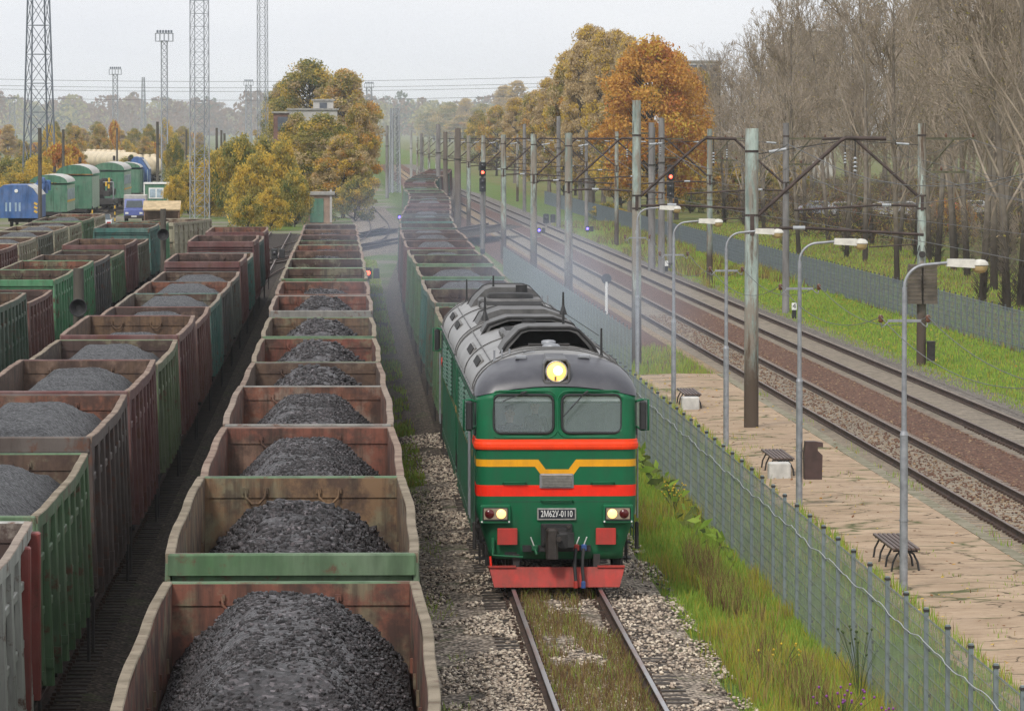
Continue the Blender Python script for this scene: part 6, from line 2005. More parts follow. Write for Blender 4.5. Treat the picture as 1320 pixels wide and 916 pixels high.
def _twig():
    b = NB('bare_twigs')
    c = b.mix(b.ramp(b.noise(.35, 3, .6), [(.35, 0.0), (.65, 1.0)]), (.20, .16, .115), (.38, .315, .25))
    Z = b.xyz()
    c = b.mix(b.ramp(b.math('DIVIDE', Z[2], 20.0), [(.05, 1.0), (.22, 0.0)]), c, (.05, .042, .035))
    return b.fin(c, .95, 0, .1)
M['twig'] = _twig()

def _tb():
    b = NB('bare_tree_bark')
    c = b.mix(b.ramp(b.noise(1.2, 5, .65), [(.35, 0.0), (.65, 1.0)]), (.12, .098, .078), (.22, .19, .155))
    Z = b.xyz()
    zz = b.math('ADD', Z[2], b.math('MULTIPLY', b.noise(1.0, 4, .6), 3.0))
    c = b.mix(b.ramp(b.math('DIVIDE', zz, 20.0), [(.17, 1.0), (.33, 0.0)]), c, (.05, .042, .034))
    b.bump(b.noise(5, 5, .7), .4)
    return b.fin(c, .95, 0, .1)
M['bark_trunk'] = _tb()

def leaf_quads(rs, C, size, squash=.6):
    N = len(C)
    a = rs.normal(size=(N, 3)); a /= np.linalg.norm(a, axis=1, keepdims=True)
    b = rs.normal(size=(N, 3)); b -= a * (a * b).sum(1, keepdims=True); b /= np.linalg.norm(b, axis=1, keepdims=True)
    s = (size * rs.uniform(.6, 1.4, N))[:, None]
    V = np.stack([C - a * s - b * s * .3, C + b * s * squash * -.9, C + a * s + b * s * .25, C + b * s * squash], 1).reshape(-1, 3)
    return V, np.arange(4 * N).reshape(N, 4)

def leaf_tree(seed, Hh, wd, nclump, nleaf, leaf, mats, trunk_h=.25, shape='round', dens=1.0, bark='bark', gaps=.35):
    """returns {part: mesh}; crown of leaf clumps at the branch ends of a real branch skeleton"""
    rs = np.random.RandomState(seed)
    m = MB(); r0 = Hh * .016 + .05
    tz = Hh * trunk_h
    top = Vector((rs.uniform(-.4, .4), rs.uniform(-.4, .4), Hh * .86))
    m.path([(0, 0, -.4), (rs.uniform(-.1, .1), 0, tz * .5), (rs.uniform(-.2, .2), 0, tz), (top.x * .6, top.y * .6, Hh * .55), top], [r0 * 1.3, r0, r0 * .85, r0 * .5, r0 * .1], 7)
    CC = []; RR = []
    for k in range(nclump):
        u = rs.uniform(0, 1) ** .8
        z = tz + (Hh - tz) * (u * .95 + .02)
        if shape == 'round': prof = math.sin(PI * min(1, max(0, .08 + .92 * u)) ** .85) ** .6
        elif shape == 'column': prof = .9 * (1 - u) ** .35 * min(1, .35 + u * 3)
        elif shape == 'bush': prof = math.sqrt(max(0.02, 1 - u ** 2))
        else: prof = (1 - u) ** .7
        a = rs.uniform(0, 2 * PI); rr = wd / 2 * prof * rs.uniform(.35, 1.0) ** .6 * rs.uniform(.8, 1.12)
        c = Vector((rr * math.cos(a), rr * math.sin(a), z))
        base = Vector((top.x * .5, top.y * .5, max(tz * .8, z - rr * .9 - .3)))
        if k % 2 == 0: m.path([base, base.lerp(c, .5) + Vector((0, 0, -.08 * rr)), c], [r0 * .3, r0 * .18, r0 * .05], 4)
        CC.append(c); RR.append(wd * rs.uniform(.07, .15))
    trunk = m.mesh('trunk', M[bark])
    CC = np.array(CC); RR = np.array(RR)
    idx = rs.randint(0, nclump, nleaf)
    off = rs.normal(size=(nleaf, 3)); off /= np.linalg.norm(off, axis=1, keepdims=True)
    off *= (rs.uniform(0, 1, nleaf) ** .45)[:, None]
    P = CC[idx] + off * RR[idx][:, None] * np.array([1.15, 1.15, .85])
    keep = fbm(P[:, 0] * 1.1 + P[:, 1] * .7 + seed, P[:, 2] * 1.1, 3) > gaps
    P = P[keep]; idx = idx[keep]
    P[:, 2] = np.maximum(P[:, 2], .05)
    V, Fq = leaf_quads(rs, P, np.full(len(P), leaf))
    mi = (idx * 7 + seed) % len(mats)
    # leaves of a clump mostly share a tone
    mi = np.where(rs.rand(len(mi)) < .2, rs.randint(0, len(mats), len(mi)), mi)
    crown = np_mesh('crown', V, Fq, [LEAF[x] for x in mats], mi)
    return {'trunk': trunk, 'crown': crown}
TREEM = {}
def tree(key, x, y, z, rot, sc, label, cat='tree', group=None, name='autumn_tree'):
    o = thing(name, label, cat, (x, y, z), rot, group)
    o.scale = sc if isinstance(sc, (tuple, list)) else (sc, sc, sc)
    for nm, me in TREEM[key].items(): link(nm, me, o)
    return o
TREEM['maple'] = leaf_tree(1, 19, 12.5, 150, 40000, .17, ['orange', 'orange', 'gold', 'orange', 'rust'], .18, 'round', gaps=.27)
TREEM['birch'] = leaf_tree(2, 22, 8.5, 130, 36000, .15, ['tan', 'tan', 'gold', 'tan', 'tan'], .18, 'column', gaps=.29, bark='bark_grey')
TREEM['olive'] = leaf_tree(3, 17, 11, 140, 38000, .155, ['olive', 'olive', 'green', 'tan', 'gold'], .12, 'round', gaps=.3)
TREEM['amber'] = leaf_tree(4, 15, 9, 140, 36000, .15, ['tan', 'olive', 'olive', 'tan', 'gold', 'olive', 'tan', 'orange'], .10, 'round', gaps=.27)
TREEM['bush_y'] = leaf_tree(5, 6, 7.5, 90, 15000, .13, ['olive', 'gold', 'gold', 'olive', 'gold'], .05, 'bush', gaps=.3)
TREEM['bush_g'] = leaf_tree(6, 5.5, 7, 90, 14000, .13, ['olive', 'green', 'olive', 'gold'], .05, 'bush', gaps=.3)
TREEM['bush_o'] = leaf_tree(7, 5, 6, 60, 7000, .16, ['orange', 'gold', 'rust'], .08, 'bush', gaps=.32)
TREEM['shrub'] = leaf_tree(8, 1.9, 2.6, 40, 4000, .10, ['green', 'darkgreen', 'green'], .05, 'bush', gaps=.28)
TREEM['spruce'] = leaf_tree(9, 9, 4.5, 70, 8000, .16, ['darkgreen', 'green', 'darkgreen'], .04, 'cone', gaps=.3)
def wp(px, d): return (px - VX) * d / F
def T(key, px, d, ytop, label, name='autumn_tree', group=None, wid=None, cat='tree'):
    me = TREEM[key]['crown']
    x = wp(px, d); z0 = GZ(x, d)
    hh = {'maple': 19, 'birch': 22, 'olive': 17, 'amber': 15, 'bush_y': 6, 'bush_g': 5.5, 'bush_o': 5, 'shrub': 1.9, 'spruce': 9}[key]
    ww = {'maple': 12.5, 'birch': 8.5, 'olive': 11, 'amber': 9, 'bush_y': 7.5, 'bush_g': 7, 'bush_o': 6, 'shrub': 2.6, 'spruce': 4.5}[key]
    s = (HC - (ytop - VY) * d / F - z0) / hh / .98
    sx = s if wid is None else wid * d / F / ww
    return tree(key, x, d, z0, rnd.uniform(0, 6), (sx, sx, s), label, cat, group, name)
# right: orange maples and birches
T('maple', 838, 530, 60, 'big orange maple behind the red signal', wid=150)
T('maple', 872, 560, 78, 'orange maple merging with the bare trees on its right', wid=95)
T('amber', 800, 590, 100, 'amber tree low on the left of the big orange maple', wid=80)
T('birch', 762, 650, 38, 'tall tan birch left of the big orange maple', 'birch_tree', wid=85)
T('birch', 733, 760, 70, 'pale tan birch left of the tall one', 'birch_tree', wid=70)
T('birch', 795, 700, 44, 'tan birch touching the crown of the orange maple', 'birch_tree', wid=80)
T('amber', 765, 720, 120, 'rusty low tree under the tan birches', wid=70)
T('maple', 742, 800, 140, 'low orange tree far beneath the birches', wid=60)
for i, (px, d, yt, k, wd) in enumerate(((600, 1300, 128, 'birch', 34), (622, 1250, 136, 'olive', 50), (650, 1150, 112, 'birch', 44), (667, 1100, 106, 'birch', 46), (690, 1000, 120, 'birch', 50), (705, 950, 128, 'amber', 54), (640, 1200, 140, 'amber', 56), (580, 1400, 134, 'olive', 50), (560, 1500, 142, 'olive', 54), (680, 900, 150, 'amber', 60), (715, 880, 140, 'olive', 60), (600, 1250, 150, 'amber', 60), (725, 850, 108, 'birch', 50))):
    T(k, px, d * 2.8, yt, f'hazy autumn tree behind the masts, {ORD[i]} of the far group', wid=wd, group='hazy trees behind the masts')
T('bush_g', 783, 560, 262, 'dark green bush before the blue grey fence', 'bush', wid=44, cat='bush')
T('bush_y', 800, 540, 270, 'yellowish bush beside the dark green one', 'bush', wid=34, cat='bush')
for i, (px, d, yt) in enumerate(((1112, 455, 255), (1090, 465, 262), (1216, 460, 258), (1245, 450, 262))): T('spruce' if i < 2 else 'bush_o', px, d, yt, ['dark conifer between the trunks, right one', 'dark conifer between the trunks, left one', 'rusty bush right of the weight mast', 'rusty bush farther right under the bare trees'][i], 'conifer' if i < 2 else 'bush', wid=38)
# the bank of autumn trees running back from the maple
for i, (px, d, yt, k, wd) in enumerate(((748, 640, 58, 'birch', 62), (778, 625, 46, 'birch', 66), (728, 700, 88, 'amber', 60), (708, 800, 104, 'birch', 54), (690, 860, 122, 'amber', 54), (664, 1000, 128, 'birch', 50), (812, 610, 52, 'birch', 60), (902, 650, 96, 'amber', 60), (640, 1150, 140, 'amber', 50), (618, 1300, 146, 'olive', 46))):
    T(k, px, d, yt, f'feathery tan and gold tree, {ORD[i]} of the bank left of the maple', wid=wd, group='bank of autumn trees left of the maple')
for i in range(16):
    T(('bush_o', 'amber', 'bush_g', 'olive')[i % 4], 868 + i * 11 + rnd.uniform(-4, 4), rnd.uniform(600, 720), rnd.uniform(196, 232), 'low brownish tree closing the gap behind the bare trunks', wid=rnd.uniform(34, 56), group='low trees behind the bare trunks')
for i in range(34):
    px = -15 + i * 8.2 + rnd.uniform(-3, 3); d = rnd.uniform(900, 1700)
    T(('amber', 'olive', 'bush_o', 'birch', 'bush_y', 'olive')[i * 7 % 6], px, d, rnd.uniform(158, 186), 'hazy low autumn tree in the belt between the yard and the far woods', wid=rnd.uniform(16, 34), group='hazy low trees behind the yard')
# left clump behind the hut
T('olive', 400, 800, 84, 'tall olive tree rising behind the pale building', wid=110)
T('amber', 445, 790, 96, 'tall amber tree right of the pale building', wid=90)
T('amber', 462, 560, 140, 'amber tree at the right end of the big clump', wid=60)
T('olive', 415, 540, 152, 'broad olive tree in front of the pale building', wid=110)
T('olive', 365, 880, 112, 'olive tree left behind the brick tower', wid=70)
T('olive', 384, 560, 151, 'olive tree covering the foot of the pale building', wid=70)
T('amber', 442, 500, 178, 'orange tinted tree right behind the brick hut', wid=75)
T('bush_g', 458, 480, 232, 'dark bush right of the brick hut', 'bush', wid=60, cat='bush')
for i, (px, d, yt, k, wd) in enumerate(((243, 525, 222, 'bush_y', 46), (280, 520, 200, 'bush_y', 60), (310, 500, 182, 'bush_g', 70), (330, 460, 205, 'bush_y', 66), (362, 470, 190, 'bush_y', 66), (345, 520, 184, 'bush_g', 80), (300, 512, 235, 'bush_g', 60), (380, 455, 225, 'bush_g', 46), (272, 508, 245, 'bush_y', 40), (350, 440, 245, 'bush_y', 48), (262, 545, 196, 'bush_g', 62), (305, 550, 186, 'bush_g', 72), (330, 470, 214, 'bush_y', 70), (236, 545, 214, 'bush_g', 50), (372, 480, 215, 'bush_g', 56), (226, 505, 232, 'bush_y', 32), (320, 432, 255, 'bush_g', 46))):
    T(k, px, d, yt, f'yellow green bush, {ORD[i]} of the thicket behind the left rows', 'bush', 'thicket behind the left rows', wd, 'bush')
# far left bushes
for i, (px, d, yt, k, wd) in enumerate(((20, 620, 225, 'bush_y', 60), (52, 600, 205, 'bush_y', 64), (75, 620, 188, 'bush_o', 54), (93, 650, 190, 'bush_o', 44), (10, 700, 205, 'bush_g', 60), (38, 680, 200, 'bush_g', 50), (105, 680, 205, 'bush_o', 34), (5, 560, 240, 'bush_y', 50), (225, 700, 180, 'bush_g', 30), (228, 720, 200, 'spruce', 24), (170, 780, 200, 'spruce', 22), (162, 800, 205, 'bush_g', 30))):
    T(k, px, d, yt, f'autumn bush, {ORD[i]} of the far left scrub', 'bush', 'scrub at the far left', wd, 'bush')
T('amber', 98, 950, 165, 'rusty tree in the haze left of the tank wagons', wid=34)
T('amber', 188, 980, 178, 'rusty tree above the cream tank wagons', wid=26)

# far woods: one mass
def woods():
    rs = np.random.RandomState(77)
    Vs = []; Fs = []; ms = []; b0 = 0
    for i in range(420):
        px = rs.uniform(-40, 740)
        d = rs.uniform(5500, 8800)
        x = wp(px, d); hh = rs.uniform(30, 50) * (1 + .25 * (fbm(np.array([px * .02]), np.array([1.0]))[0] - .45) * 2)
        if px > 500: hh *= 1.0
        ww = rs.uniform(26, 48)
        n = 170
        u = rs.uniform(0, 1, n); a = rs.uniform(0, 2 * PI, n)
        r = ww / 2 * np.sqrt(np.clip(1 - (2 * u - .8) ** 2 / 1.5, .03, 1)) * rs.uniform(.3, 1, n)
        P = np.stack([x + r * np.cos(a), d + r * np.sin(a), .5 + u * hh], -1)
        V, Fq = leaf_quads(rs, P, np.full(n, 3.0))
        Vs.append(V); Fs.append(Fq + b0); b0 += len(V); ms.append(np.full(n, rs.choice([0, 0, 1, 2, 3, 1])))
    me = np_mesh('woods', np.concatenate(Vs), np.concatenate(Fs), [LEAF['brown'], LEAF['olive'], LEAF['brown'], LEAF['darkgreen']], np.concatenate(ms))
    o = link('woods', me); tag(o, 'hazy far woods closing the horizon behind the yard', 'woods', None, 'stuff')
woods()

# ---- bare trees
def bare_tree(seed, Hh, spread=.5, ivy=False):
    rs = random.Random(seed)
    V = []; Fc = []
    m = MB()
    def seg3(p, q, r0, r1, n=3):
        d = q - p
        a = d.orthogonal().normalized(); b = d.cross(a).normalized()
        base = len(V)
        for (c, r) in ((p, r0), (q, r1)):
            for k in range(n):
                t = 2 * PI * k / n
                V.append(c + a * (r * math.cos(t)) + b * (r * math.sin(t)))
        for k in range(n): Fc.append((base + k, base + (k + 1) % n, base + n + (k + 1) % n, base + n + k))
    def grow(p, dr, L, r, lvl):
        nseg = 4 if lvl < 2 else 3
        pts = [p]; d = dr.normalized()
        for k in range(nseg):
            d = (d + Vector((rs.gauss(0, [.035, .10, .13, .15, .15][lvl]), rs.gauss(0, [.035, .10, .13, .15, .15][lvl]), rs.gauss(.06, .06)))).normalized()
            pts.append(pts[-1] + d * (L / nseg))
        for k in range(nseg):
            ra = r * (1 - .75 * k / nseg); rb = r * (1 - .75 * (k + 1) / nseg)
            if lvl == 0: m.tube(pts[k], pts[k + 1], ra, rb, 7, caps=False)
            else: seg3(pts[k], pts[k + 1], max(ra, .020), max(rb, .015), 4 if lvl == 1 else 3)
        if lvl >= 4: return
        nch = [14, 7, 5, 3][lvl]
        for c in range(nch):
            t = (.22 + .78 * (c + rs.random()) / nch) if lvl == 0 else (.15 + .85 * (c + rs.random()) / nch)
            if lvl == 0 and t < .2: continue
            k = min(nseg - 1, int(t * nseg)); f = t * nseg - k
            q = pts[k].lerp(pts[k + 1], f)
            dd = (pts[k + 1] - pts[k]).normalized()
            ax = dd.orthogonal().normalized(); ax.rotate(Matrix.Rotation(rs.uniform(0, 2 * PI), 3, dd))
            ang = rs.uniform(.4, .95) * (spread / .5)
            nd = dd * math.cos(ang) + ax * math.sin(ang); nd.z += [.35, .2, .05, .0][lvl]
            ll = L * ([.40, .55, .55, .55][lvl]) * (1.15 - .6 * t) * rs.uniform(.7, 1.2)
            grow(q, nd, ll, r * ([.40, .42, .45, .6][lvl]) * (1.1 - .6 * t), lvl + 1)
    grow(Vector((0, 0, -.4)), Vector((rs.uniform(-.06, .06), rs.uniform(-.06, .06), 1)), Hh, .24, 0)
    if ivy:     # ragged shoots round the lower trunk
        for k in range(260):
            z = rs.uniform(.2, 4.2); a = rs.uniform(0, 2 * PI); r = .24
            p = Vector((r * math.cos(a), r * math.sin(a), z)); seg3(p, p + Vector((math.cos(a) * .35, math.sin(a) * .35, rs.uniform(.1, .6))), .02, .008)
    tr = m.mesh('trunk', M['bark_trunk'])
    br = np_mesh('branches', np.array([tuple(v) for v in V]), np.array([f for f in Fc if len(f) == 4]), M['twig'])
    tips = np.array([tuple(v) for v in V])[2::9]
    pick = tips[np.random.RandomState(seed).randint(0, len(tips), 500)]
    pick = pick[pick[:, 2] > 3]
    LV, LQ = leaf_quads(np.random.RandomState(seed + 1), pick, np.full(len(pick), .075))
    lf = np_mesh('leaves', LV, LQ, [LEAF['tan'], LEAF['olive']], np.random.RandomState(3).randint(0, 2, len(pick)))
    return {'trunk': tr, 'branches': br, 'leaves': lf}
for i in range(5): TREEM[f'bare{i}'] = bare_tree(100 + i, [20, 22, 18, 21, 19][i], [.5, .42, .58, .46, .52][i], i % 2 == 0)
bt = 0
placed = []
# front row: the trunks that show
for (px, d, s) in ((1126, 425, .95), (1070, 440, .9), (1040, 470, .9), (1098, 430, .8), (1182, 385, 1.0), (1210, 360, 1.05), (1232, 345, 1.0), (1268, 275, 1.0), (1284, 300, 1.1), (1302, 262, 1.05), (1318, 268, 1.1), (1345, 250, 1.1), (960, 520, .85), (985, 500, .9), (1010, 490, .9), (935, 540, .8), (1160, 400, .9), (1250, 330, 1.05), (1335, 290, 1.15), (1295, 330, 1.1)):
    placed.append((wp(px, d), d, s))
rs_ = random.Random(4)
tries = 0
while len(placed) < 118 and tries < 6000:
    tries += 1
    px = rs_.uniform(890, 1400); d = rs_.uniform(300, 820)
    x = wp(px, d)
    if x < 33.5: continue
    if any((x - a) ** 2 + (d - b_) ** 2 < 16 for a, b_, _ in placed): continue
    if d > 440 and 1040 < px < 1280 and d < 500: continue
    placed.append((x, d, rs_.uniform(.82, 1.12) * (.8 if px < 990 else 1)))
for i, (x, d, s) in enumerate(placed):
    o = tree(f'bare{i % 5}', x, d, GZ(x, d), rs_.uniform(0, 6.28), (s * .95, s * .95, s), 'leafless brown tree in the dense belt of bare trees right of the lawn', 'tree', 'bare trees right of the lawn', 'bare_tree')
# undergrowth at the back of the belt
def brush():
    rs = np.random.RandomState(5)
    N = 70000
    d = rs.uniform(400, 760, N); px = rs.uniform(920, 1400, N)
    x = (px - VX) * d / F
    k = x > 40; x = x[k]; d = d[k]; N = len(x)
    z0 = -.1 - .0021 * d - .32
    hh = rs.uniform(.2, 1, N) ** 1.5 * 7.5
    C = np.stack([x, d, z0 + hh * .5], -1)
    V, Fq = leaf_quads(rs, C, np.full(N, .42), .07)
    V = V.reshape(N, 4, 3); 
    o = link('undergrowth', np_mesh('undergrowth', V.reshape(-1, 3), Fq, [LEAF['brown'], M['twig'], LEAF['olive']], rs.choice(3, N, p=[.2, .65, .15])))
    tag(o, 'brown undergrowth and last leaves among the bare trunks', 'undergrowth', None, 'stuff')
brush()

# ---- grass and weeds
M['blade'] = leaf_mat('grass_blades', [(.12, .21, .03), (.24, .37, .05), (.36, .46, .09)])
M['blade_dry'] = leaf_mat('dry_stalks', [(.16, .11, .04), (.30, .21, .08), (.42, .32, .14)])
M['blade_brown'] = leaf_mat('brown_weeds', [(.08, .045, .025), (.15, .085, .045), (.23, .14, .075)])
M['blade_y'] = leaf_mat('yellow_green_grass', [(.20, .19, .03), (.38, .34, .05), (.48, .40, .08)])
def blades(name, label, P, hh, ww, mi, mats, lean=.35, seed=1, kind='stuff', cat='grass'):
    rs = np.random.RandomState(seed); N = len(P)
    a = rs.uniform(0, 2 * PI, N); l = rs.uniform(.1, 1, N) * lean * hh
    dx, dy = np.cos(a), np.sin(a)
    b = rs.uniform(0, 2 * PI, N); wx, wy = np.cos(b) * ww / 2, np.sin(b) * ww / 2
    mid = P + np.stack([dx * l * .35, dy * l * .35, hh * .6], -1); tip = P + np.stack([dx * l, dy * l, hh], -1)
    wv = np.stack([wx, wy, np.zeros(N)], -1)
    V = np.stack([P - wv, P + wv, mid + wv * .7, mid - wv * .7, tip], 1).reshape(-1, 3)
    i0 = np.arange(N)[:, None] * 5
    Fq = np.concatenate([i0 + np.array([[0, 1, 2, 3]]), i0 + np.array([[3, 2, 4, 4]])])
    # triangles as separate faces
    T1 = i0 + np.array([[0, 1, 2]]); T2 = i0 + np.array([[0, 2, 3]]); T3 = i0 + np.array([[3, 2, 4]])
    Ft = np.concatenate([T1, T2, T3]); mm = np.concatenate([mi, mi, mi])
    o = link(name, np_mesh(name, V, Ft, mats, mm)); tag(o, label, cat, None, kind)
    return o
GMATS = [M['blade'], M['blade_y'], M['blade_dry'], M['blade_brown']]
def gz_np(x, y): return np.array([GZ(a, b) for a, b in zip(x, y)])
def verge():
    rs = np.random.RandomState(21)
    N = 95000
    y = 62 + (190 - 62) * rs.uniform(0, 1, N) ** 1.5
    x = rs.uniform(5.55, 8.5, N) + .4 * (fbm(y * .5, y * 0 + 3, 3) - .5)
    n1 = fbm(x * .55 + 4, y * .10 + 2, 4); n2 = fbm(x * 1.1, y * .22 + 9, 4)
    keep = (x > 6.05 + .9 * (n2 - .5)) | (rs.rand(N) < .10)
    brown = (n1 > .56) & (x < 7.4)
    yel = (n2 > .5) & ~brown
    h = np.where(brown, rs.uniform(.25, .85, N), np.where(yel, rs.uniform(.15, .55, N), rs.uniform(.08, .32, N)))
    h *= np.clip((x - 5.4) / 1.0, .3, 1)
    mi = np.where(brown, np.where(rs.rand(N) < .45, 3, np.where(rs.rand(N) < .5, 2, 0)), np.where(yel, np.where(rs.rand(N) < .5, 1, np.where(rs.rand(N) < .4, 2, 0)), np.where(rs.rand(N) < .85, 0, 1)))
    w_ = np.where(brown, .011, .017) * rs.uniform(.7, 1.5, N)
    P = np.stack([x, y, gz_np(x, y) - .01], -1)[keep]
    blades('grass', 'tall weedy grass verge between the locomotive and the mesh fence', P, h[keep], w_[keep], mi[keep], GMATS, .4, 2)
    # broad-leaved weeds and umbels near the fence
verge()
def strips_():
    rs = np.random.RandomState(22)
    xs_, ys__, hs_, ms_, ws_ = [], [], [], [], []
    def add(N, xf, y0, y1, h0, h1, pr, w=.016, pw=1.5):
        y = y0 + (y1 - y0) * rs.uniform(0, 1, N) ** pw; x = xf(y, rs.uniform(0, 1, N))
        k = fbm(x * 1.2 + 1, y * .3, 4) > pr[1]
        y = y[k]; x = x[k]; n = len(x)
        xs_.append(x); ys__.append(y); hs_.append(rs.uniform(h0, h1, n)); ms_.append(rs.choice(4, n, p=pr[0])); ws_.append(np.full(n, w) * rs.uniform(.7, 1.4, n))
    add(26000, lambda y, u: 8.35 + u * 1.9, 60, 183, .07, .32, ((.72, .18, .08, .02), .36))           # between fence and platform
    add(2500, lambda y, u: 13.45 + u * .45, 70, 181, .05, .22, ((.7, .12, .1, .08), .52))               # platform edge weeds
    add(5000, lambda y, u: 10.2 + u * 3.2, 70, 181, .03, .12, ((.7, .1, .15, .05), .60))                   # tufts in platform cracks
    add(9000, lambda y, u: 10.2 + u * 3.4, 183, 215, .1, .4, ((.8, .15, .05, 0), .3), .02)
    add(16000, lambda y, u: 4.9 + u * 4.2, 180, 330, .06, .25, ((.8, .15, .05, 0), .38), .03)
    add(14000, lambda y, u: .95 + u * 1.0, 125, 340, .05, .22, ((.75, .12, .08, .05), .42), .03)
    x = np.concatenate(xs_); y = np.concatenate(ys__)
    z = gz_np(x, y)
    add_l2 = None
    onp = (x > 10.0) & (x < 13.78) & (y < 182)
    z = np.where(onp, np.array([zr(b) for b in y]) + .17, z)
    blades('grass', 'grass strip along the platform side of the fence and in platform cracks', np.stack([x, y, z], -1), np.concatenate(hs_), np.concatenate(ws_), np.concatenate(ms_), GMATS, .4, 3)
    # lawn right of the main line
    N = 90000
    y = 95 + (520 - 95) * rs.uniform(0, 1, N) ** 1.25
    x = 21.9 + rs.uniform(0, 1, N) * 6.2 - .0018 * y + .6 * (fbm(y * .15, y * 0 + 5, 3) - .5)
    nn = fbm(x * .5, y * .06, 4)
    far = y > 300
    h = np.where(far & (nn > .45), rs.uniform(.2, .8, N), rs.uniform(.06, .2, N))
    mi = np.where(far & (nn > .45), rs.choice([0, 2, 3, 1], N, p=[.35, .25, .3, .1]), rs.choice([0, 1, 2], N, p=[.82, .15, .03]))
    z = np.array([zr(b) - .33 for b in y])
    blades('grass', 'bright green lawn grass between the right track and the far fence', np.stack([x, y, z], -1), h, .03 * rs.uniform(.7, 1.4, N) * (1 + (y - 150) / 400), mi, GMATS, .5, 4)
    # rough grass beyond the far fence
    N = 60000
    y = 205 + 330 * rs.uniform(0, 1, N) ** 1.3; x = 28.2 - .0018 * y + rs.uniform(0, 1, N) ** 1.2 * 17
    z = gz_np(x, y)
    blades('grass', 'rough grass with leaf litter under the bare trees beyond the fence', np.stack([x, y, z], -1), rs.uniform(.08, .3, N), .04 * rs.uniform(.7, 1.4, N), rs.choice([0, 1, 2, 3], N, p=[.58, .1, .17, .15]), GMATS, .5, 14)
    # weeds in the bed of the near track and moss in the yard
    N = 15000
    y = 74 + 24 * rs.uniform(0, 1, N); x = 3.86 + rs.uniform(-.70, .72, N)
    nn = fbm(x * 1.3 + 2, y * .35, 4); k = nn > .39
    y = y[k]; x = x[k]; n = len(x)
    mi = rs.choice([0, 2, 3], n, p=[.16, .34, .5])
    blades('weeds', 'dry brown weeds growing between the rails before the locomotive', np.stack([x, y, np.full(n, -.2)], -1), rs.uniform(.04, .26, n), np.full(n, .010), mi, GMATS, .7, 5, 'stuff', 'weeds')
    N = 14000
    y = 58 + 110 * rs.uniform(0, 1, N) ** 1.6; x = np.where(rs.rand(N) < .6, 1.05 + rs.uniform(0, .9, N), -3.55 + rs.uniform(0, 1.1, N))
    nn = fbm(x * .9 + 12, y * .16, 4); k = nn > .54
    y = y[k]; x = x[k]; n = len(x)
    blades('weeds', 'low green weeds and moss in the ballast between the wagon rows', np.stack([x, y, np.full(n, -.33)], -1), rs.uniform(.03, .16, n), np.full(n, .014), rs.choice([0, 1, 2], n, p=[.8, .1, .1]), GMATS, .8, 6, 'stuff', 'weeds')
strips_()
# flowering weeds
def flowers():
    rs = random.Random(8)
    M['purple'] = vary('purple_thistle', (.25, .06, .28), .8, .2, 9); M['yellowf'] = vary('yellow_flower', (.62, .42, .03), .8, .2, 9); M['stem'] = vary('green_stem', (.06, .09, .025), .9, .3, 9)
    def plant(x, y, hh, mat, n, lab, nm, rad):
        t = thing(nm, lab, 'plant', (x, y, GZ(x, y)), 0, 'flowering weeds')
        s_ = MB(); f_ = MB()
        for k in range(n):
            a = rs.uniform(0, 6.28); r = rad * rs.random(); h2 = hh * rs.uniform(.6, 1.05)
            tip = Vector((r * math.cos(a), r * math.sin(a), h2))
            s_.path([(0, 0, 0), (tip.x * .4, tip.y * .4, h2 * .6), tip], .005, 3)
            f_.lathe([(.008, -.015), (.019, 0), (.02, .014), (.009, .025)], tip, 6)
        s_.build('stems', M['stem'], t); f_.build('flowers', mat, t)
    plant(7.25, 74.4, .75, M['purple'], 22, 'purple thistles in the grass near the bottom of the fence', 'thistle', .55)
    plant(7.75, 72.8, .7, M['purple'], 10, 'smaller purple thistles close to the fence foot', 'thistle', .3)
    plant(7.55, 118, .8, M['yellowf'], 26, 'yellow flowers by the fence right of the locomotive', 'yellow_flower', .3)
    plant(7.9, 78.6, 1.25, M['stem'], 16, 'tall pale umbel weed leaning against the fence', 'umbel_weed', .45)
    plant(7.0, 82, .6, M['yellowf'], 10, 'few yellow flowers low in the green grass', 'yellow_flower', .6)
flowers()
# dock leaves by the fence next to the locomotive
def dock():
    rs = np.random.RandomState(3); Vs = []; N = 160
    y = rs.uniform(104, 150, N); x = 7.5 + rs.uniform(0, .5, N)
    C = np.stack([x, y, gz_np(x, y) + rs.uniform(.05, .55, N)], -1)
    V, Fq = leaf_quads(rs, C, np.full(N, .16), .5)
    o = link('dock_leaves', np_mesh('dock_leaves', V, Fq, [LEAF['green'], M['blade']], rs.randint(0, 2, N))); tag(o, 'broad green leaves along the fence beside the locomotive', 'weeds', None, 'stuff')
dock()
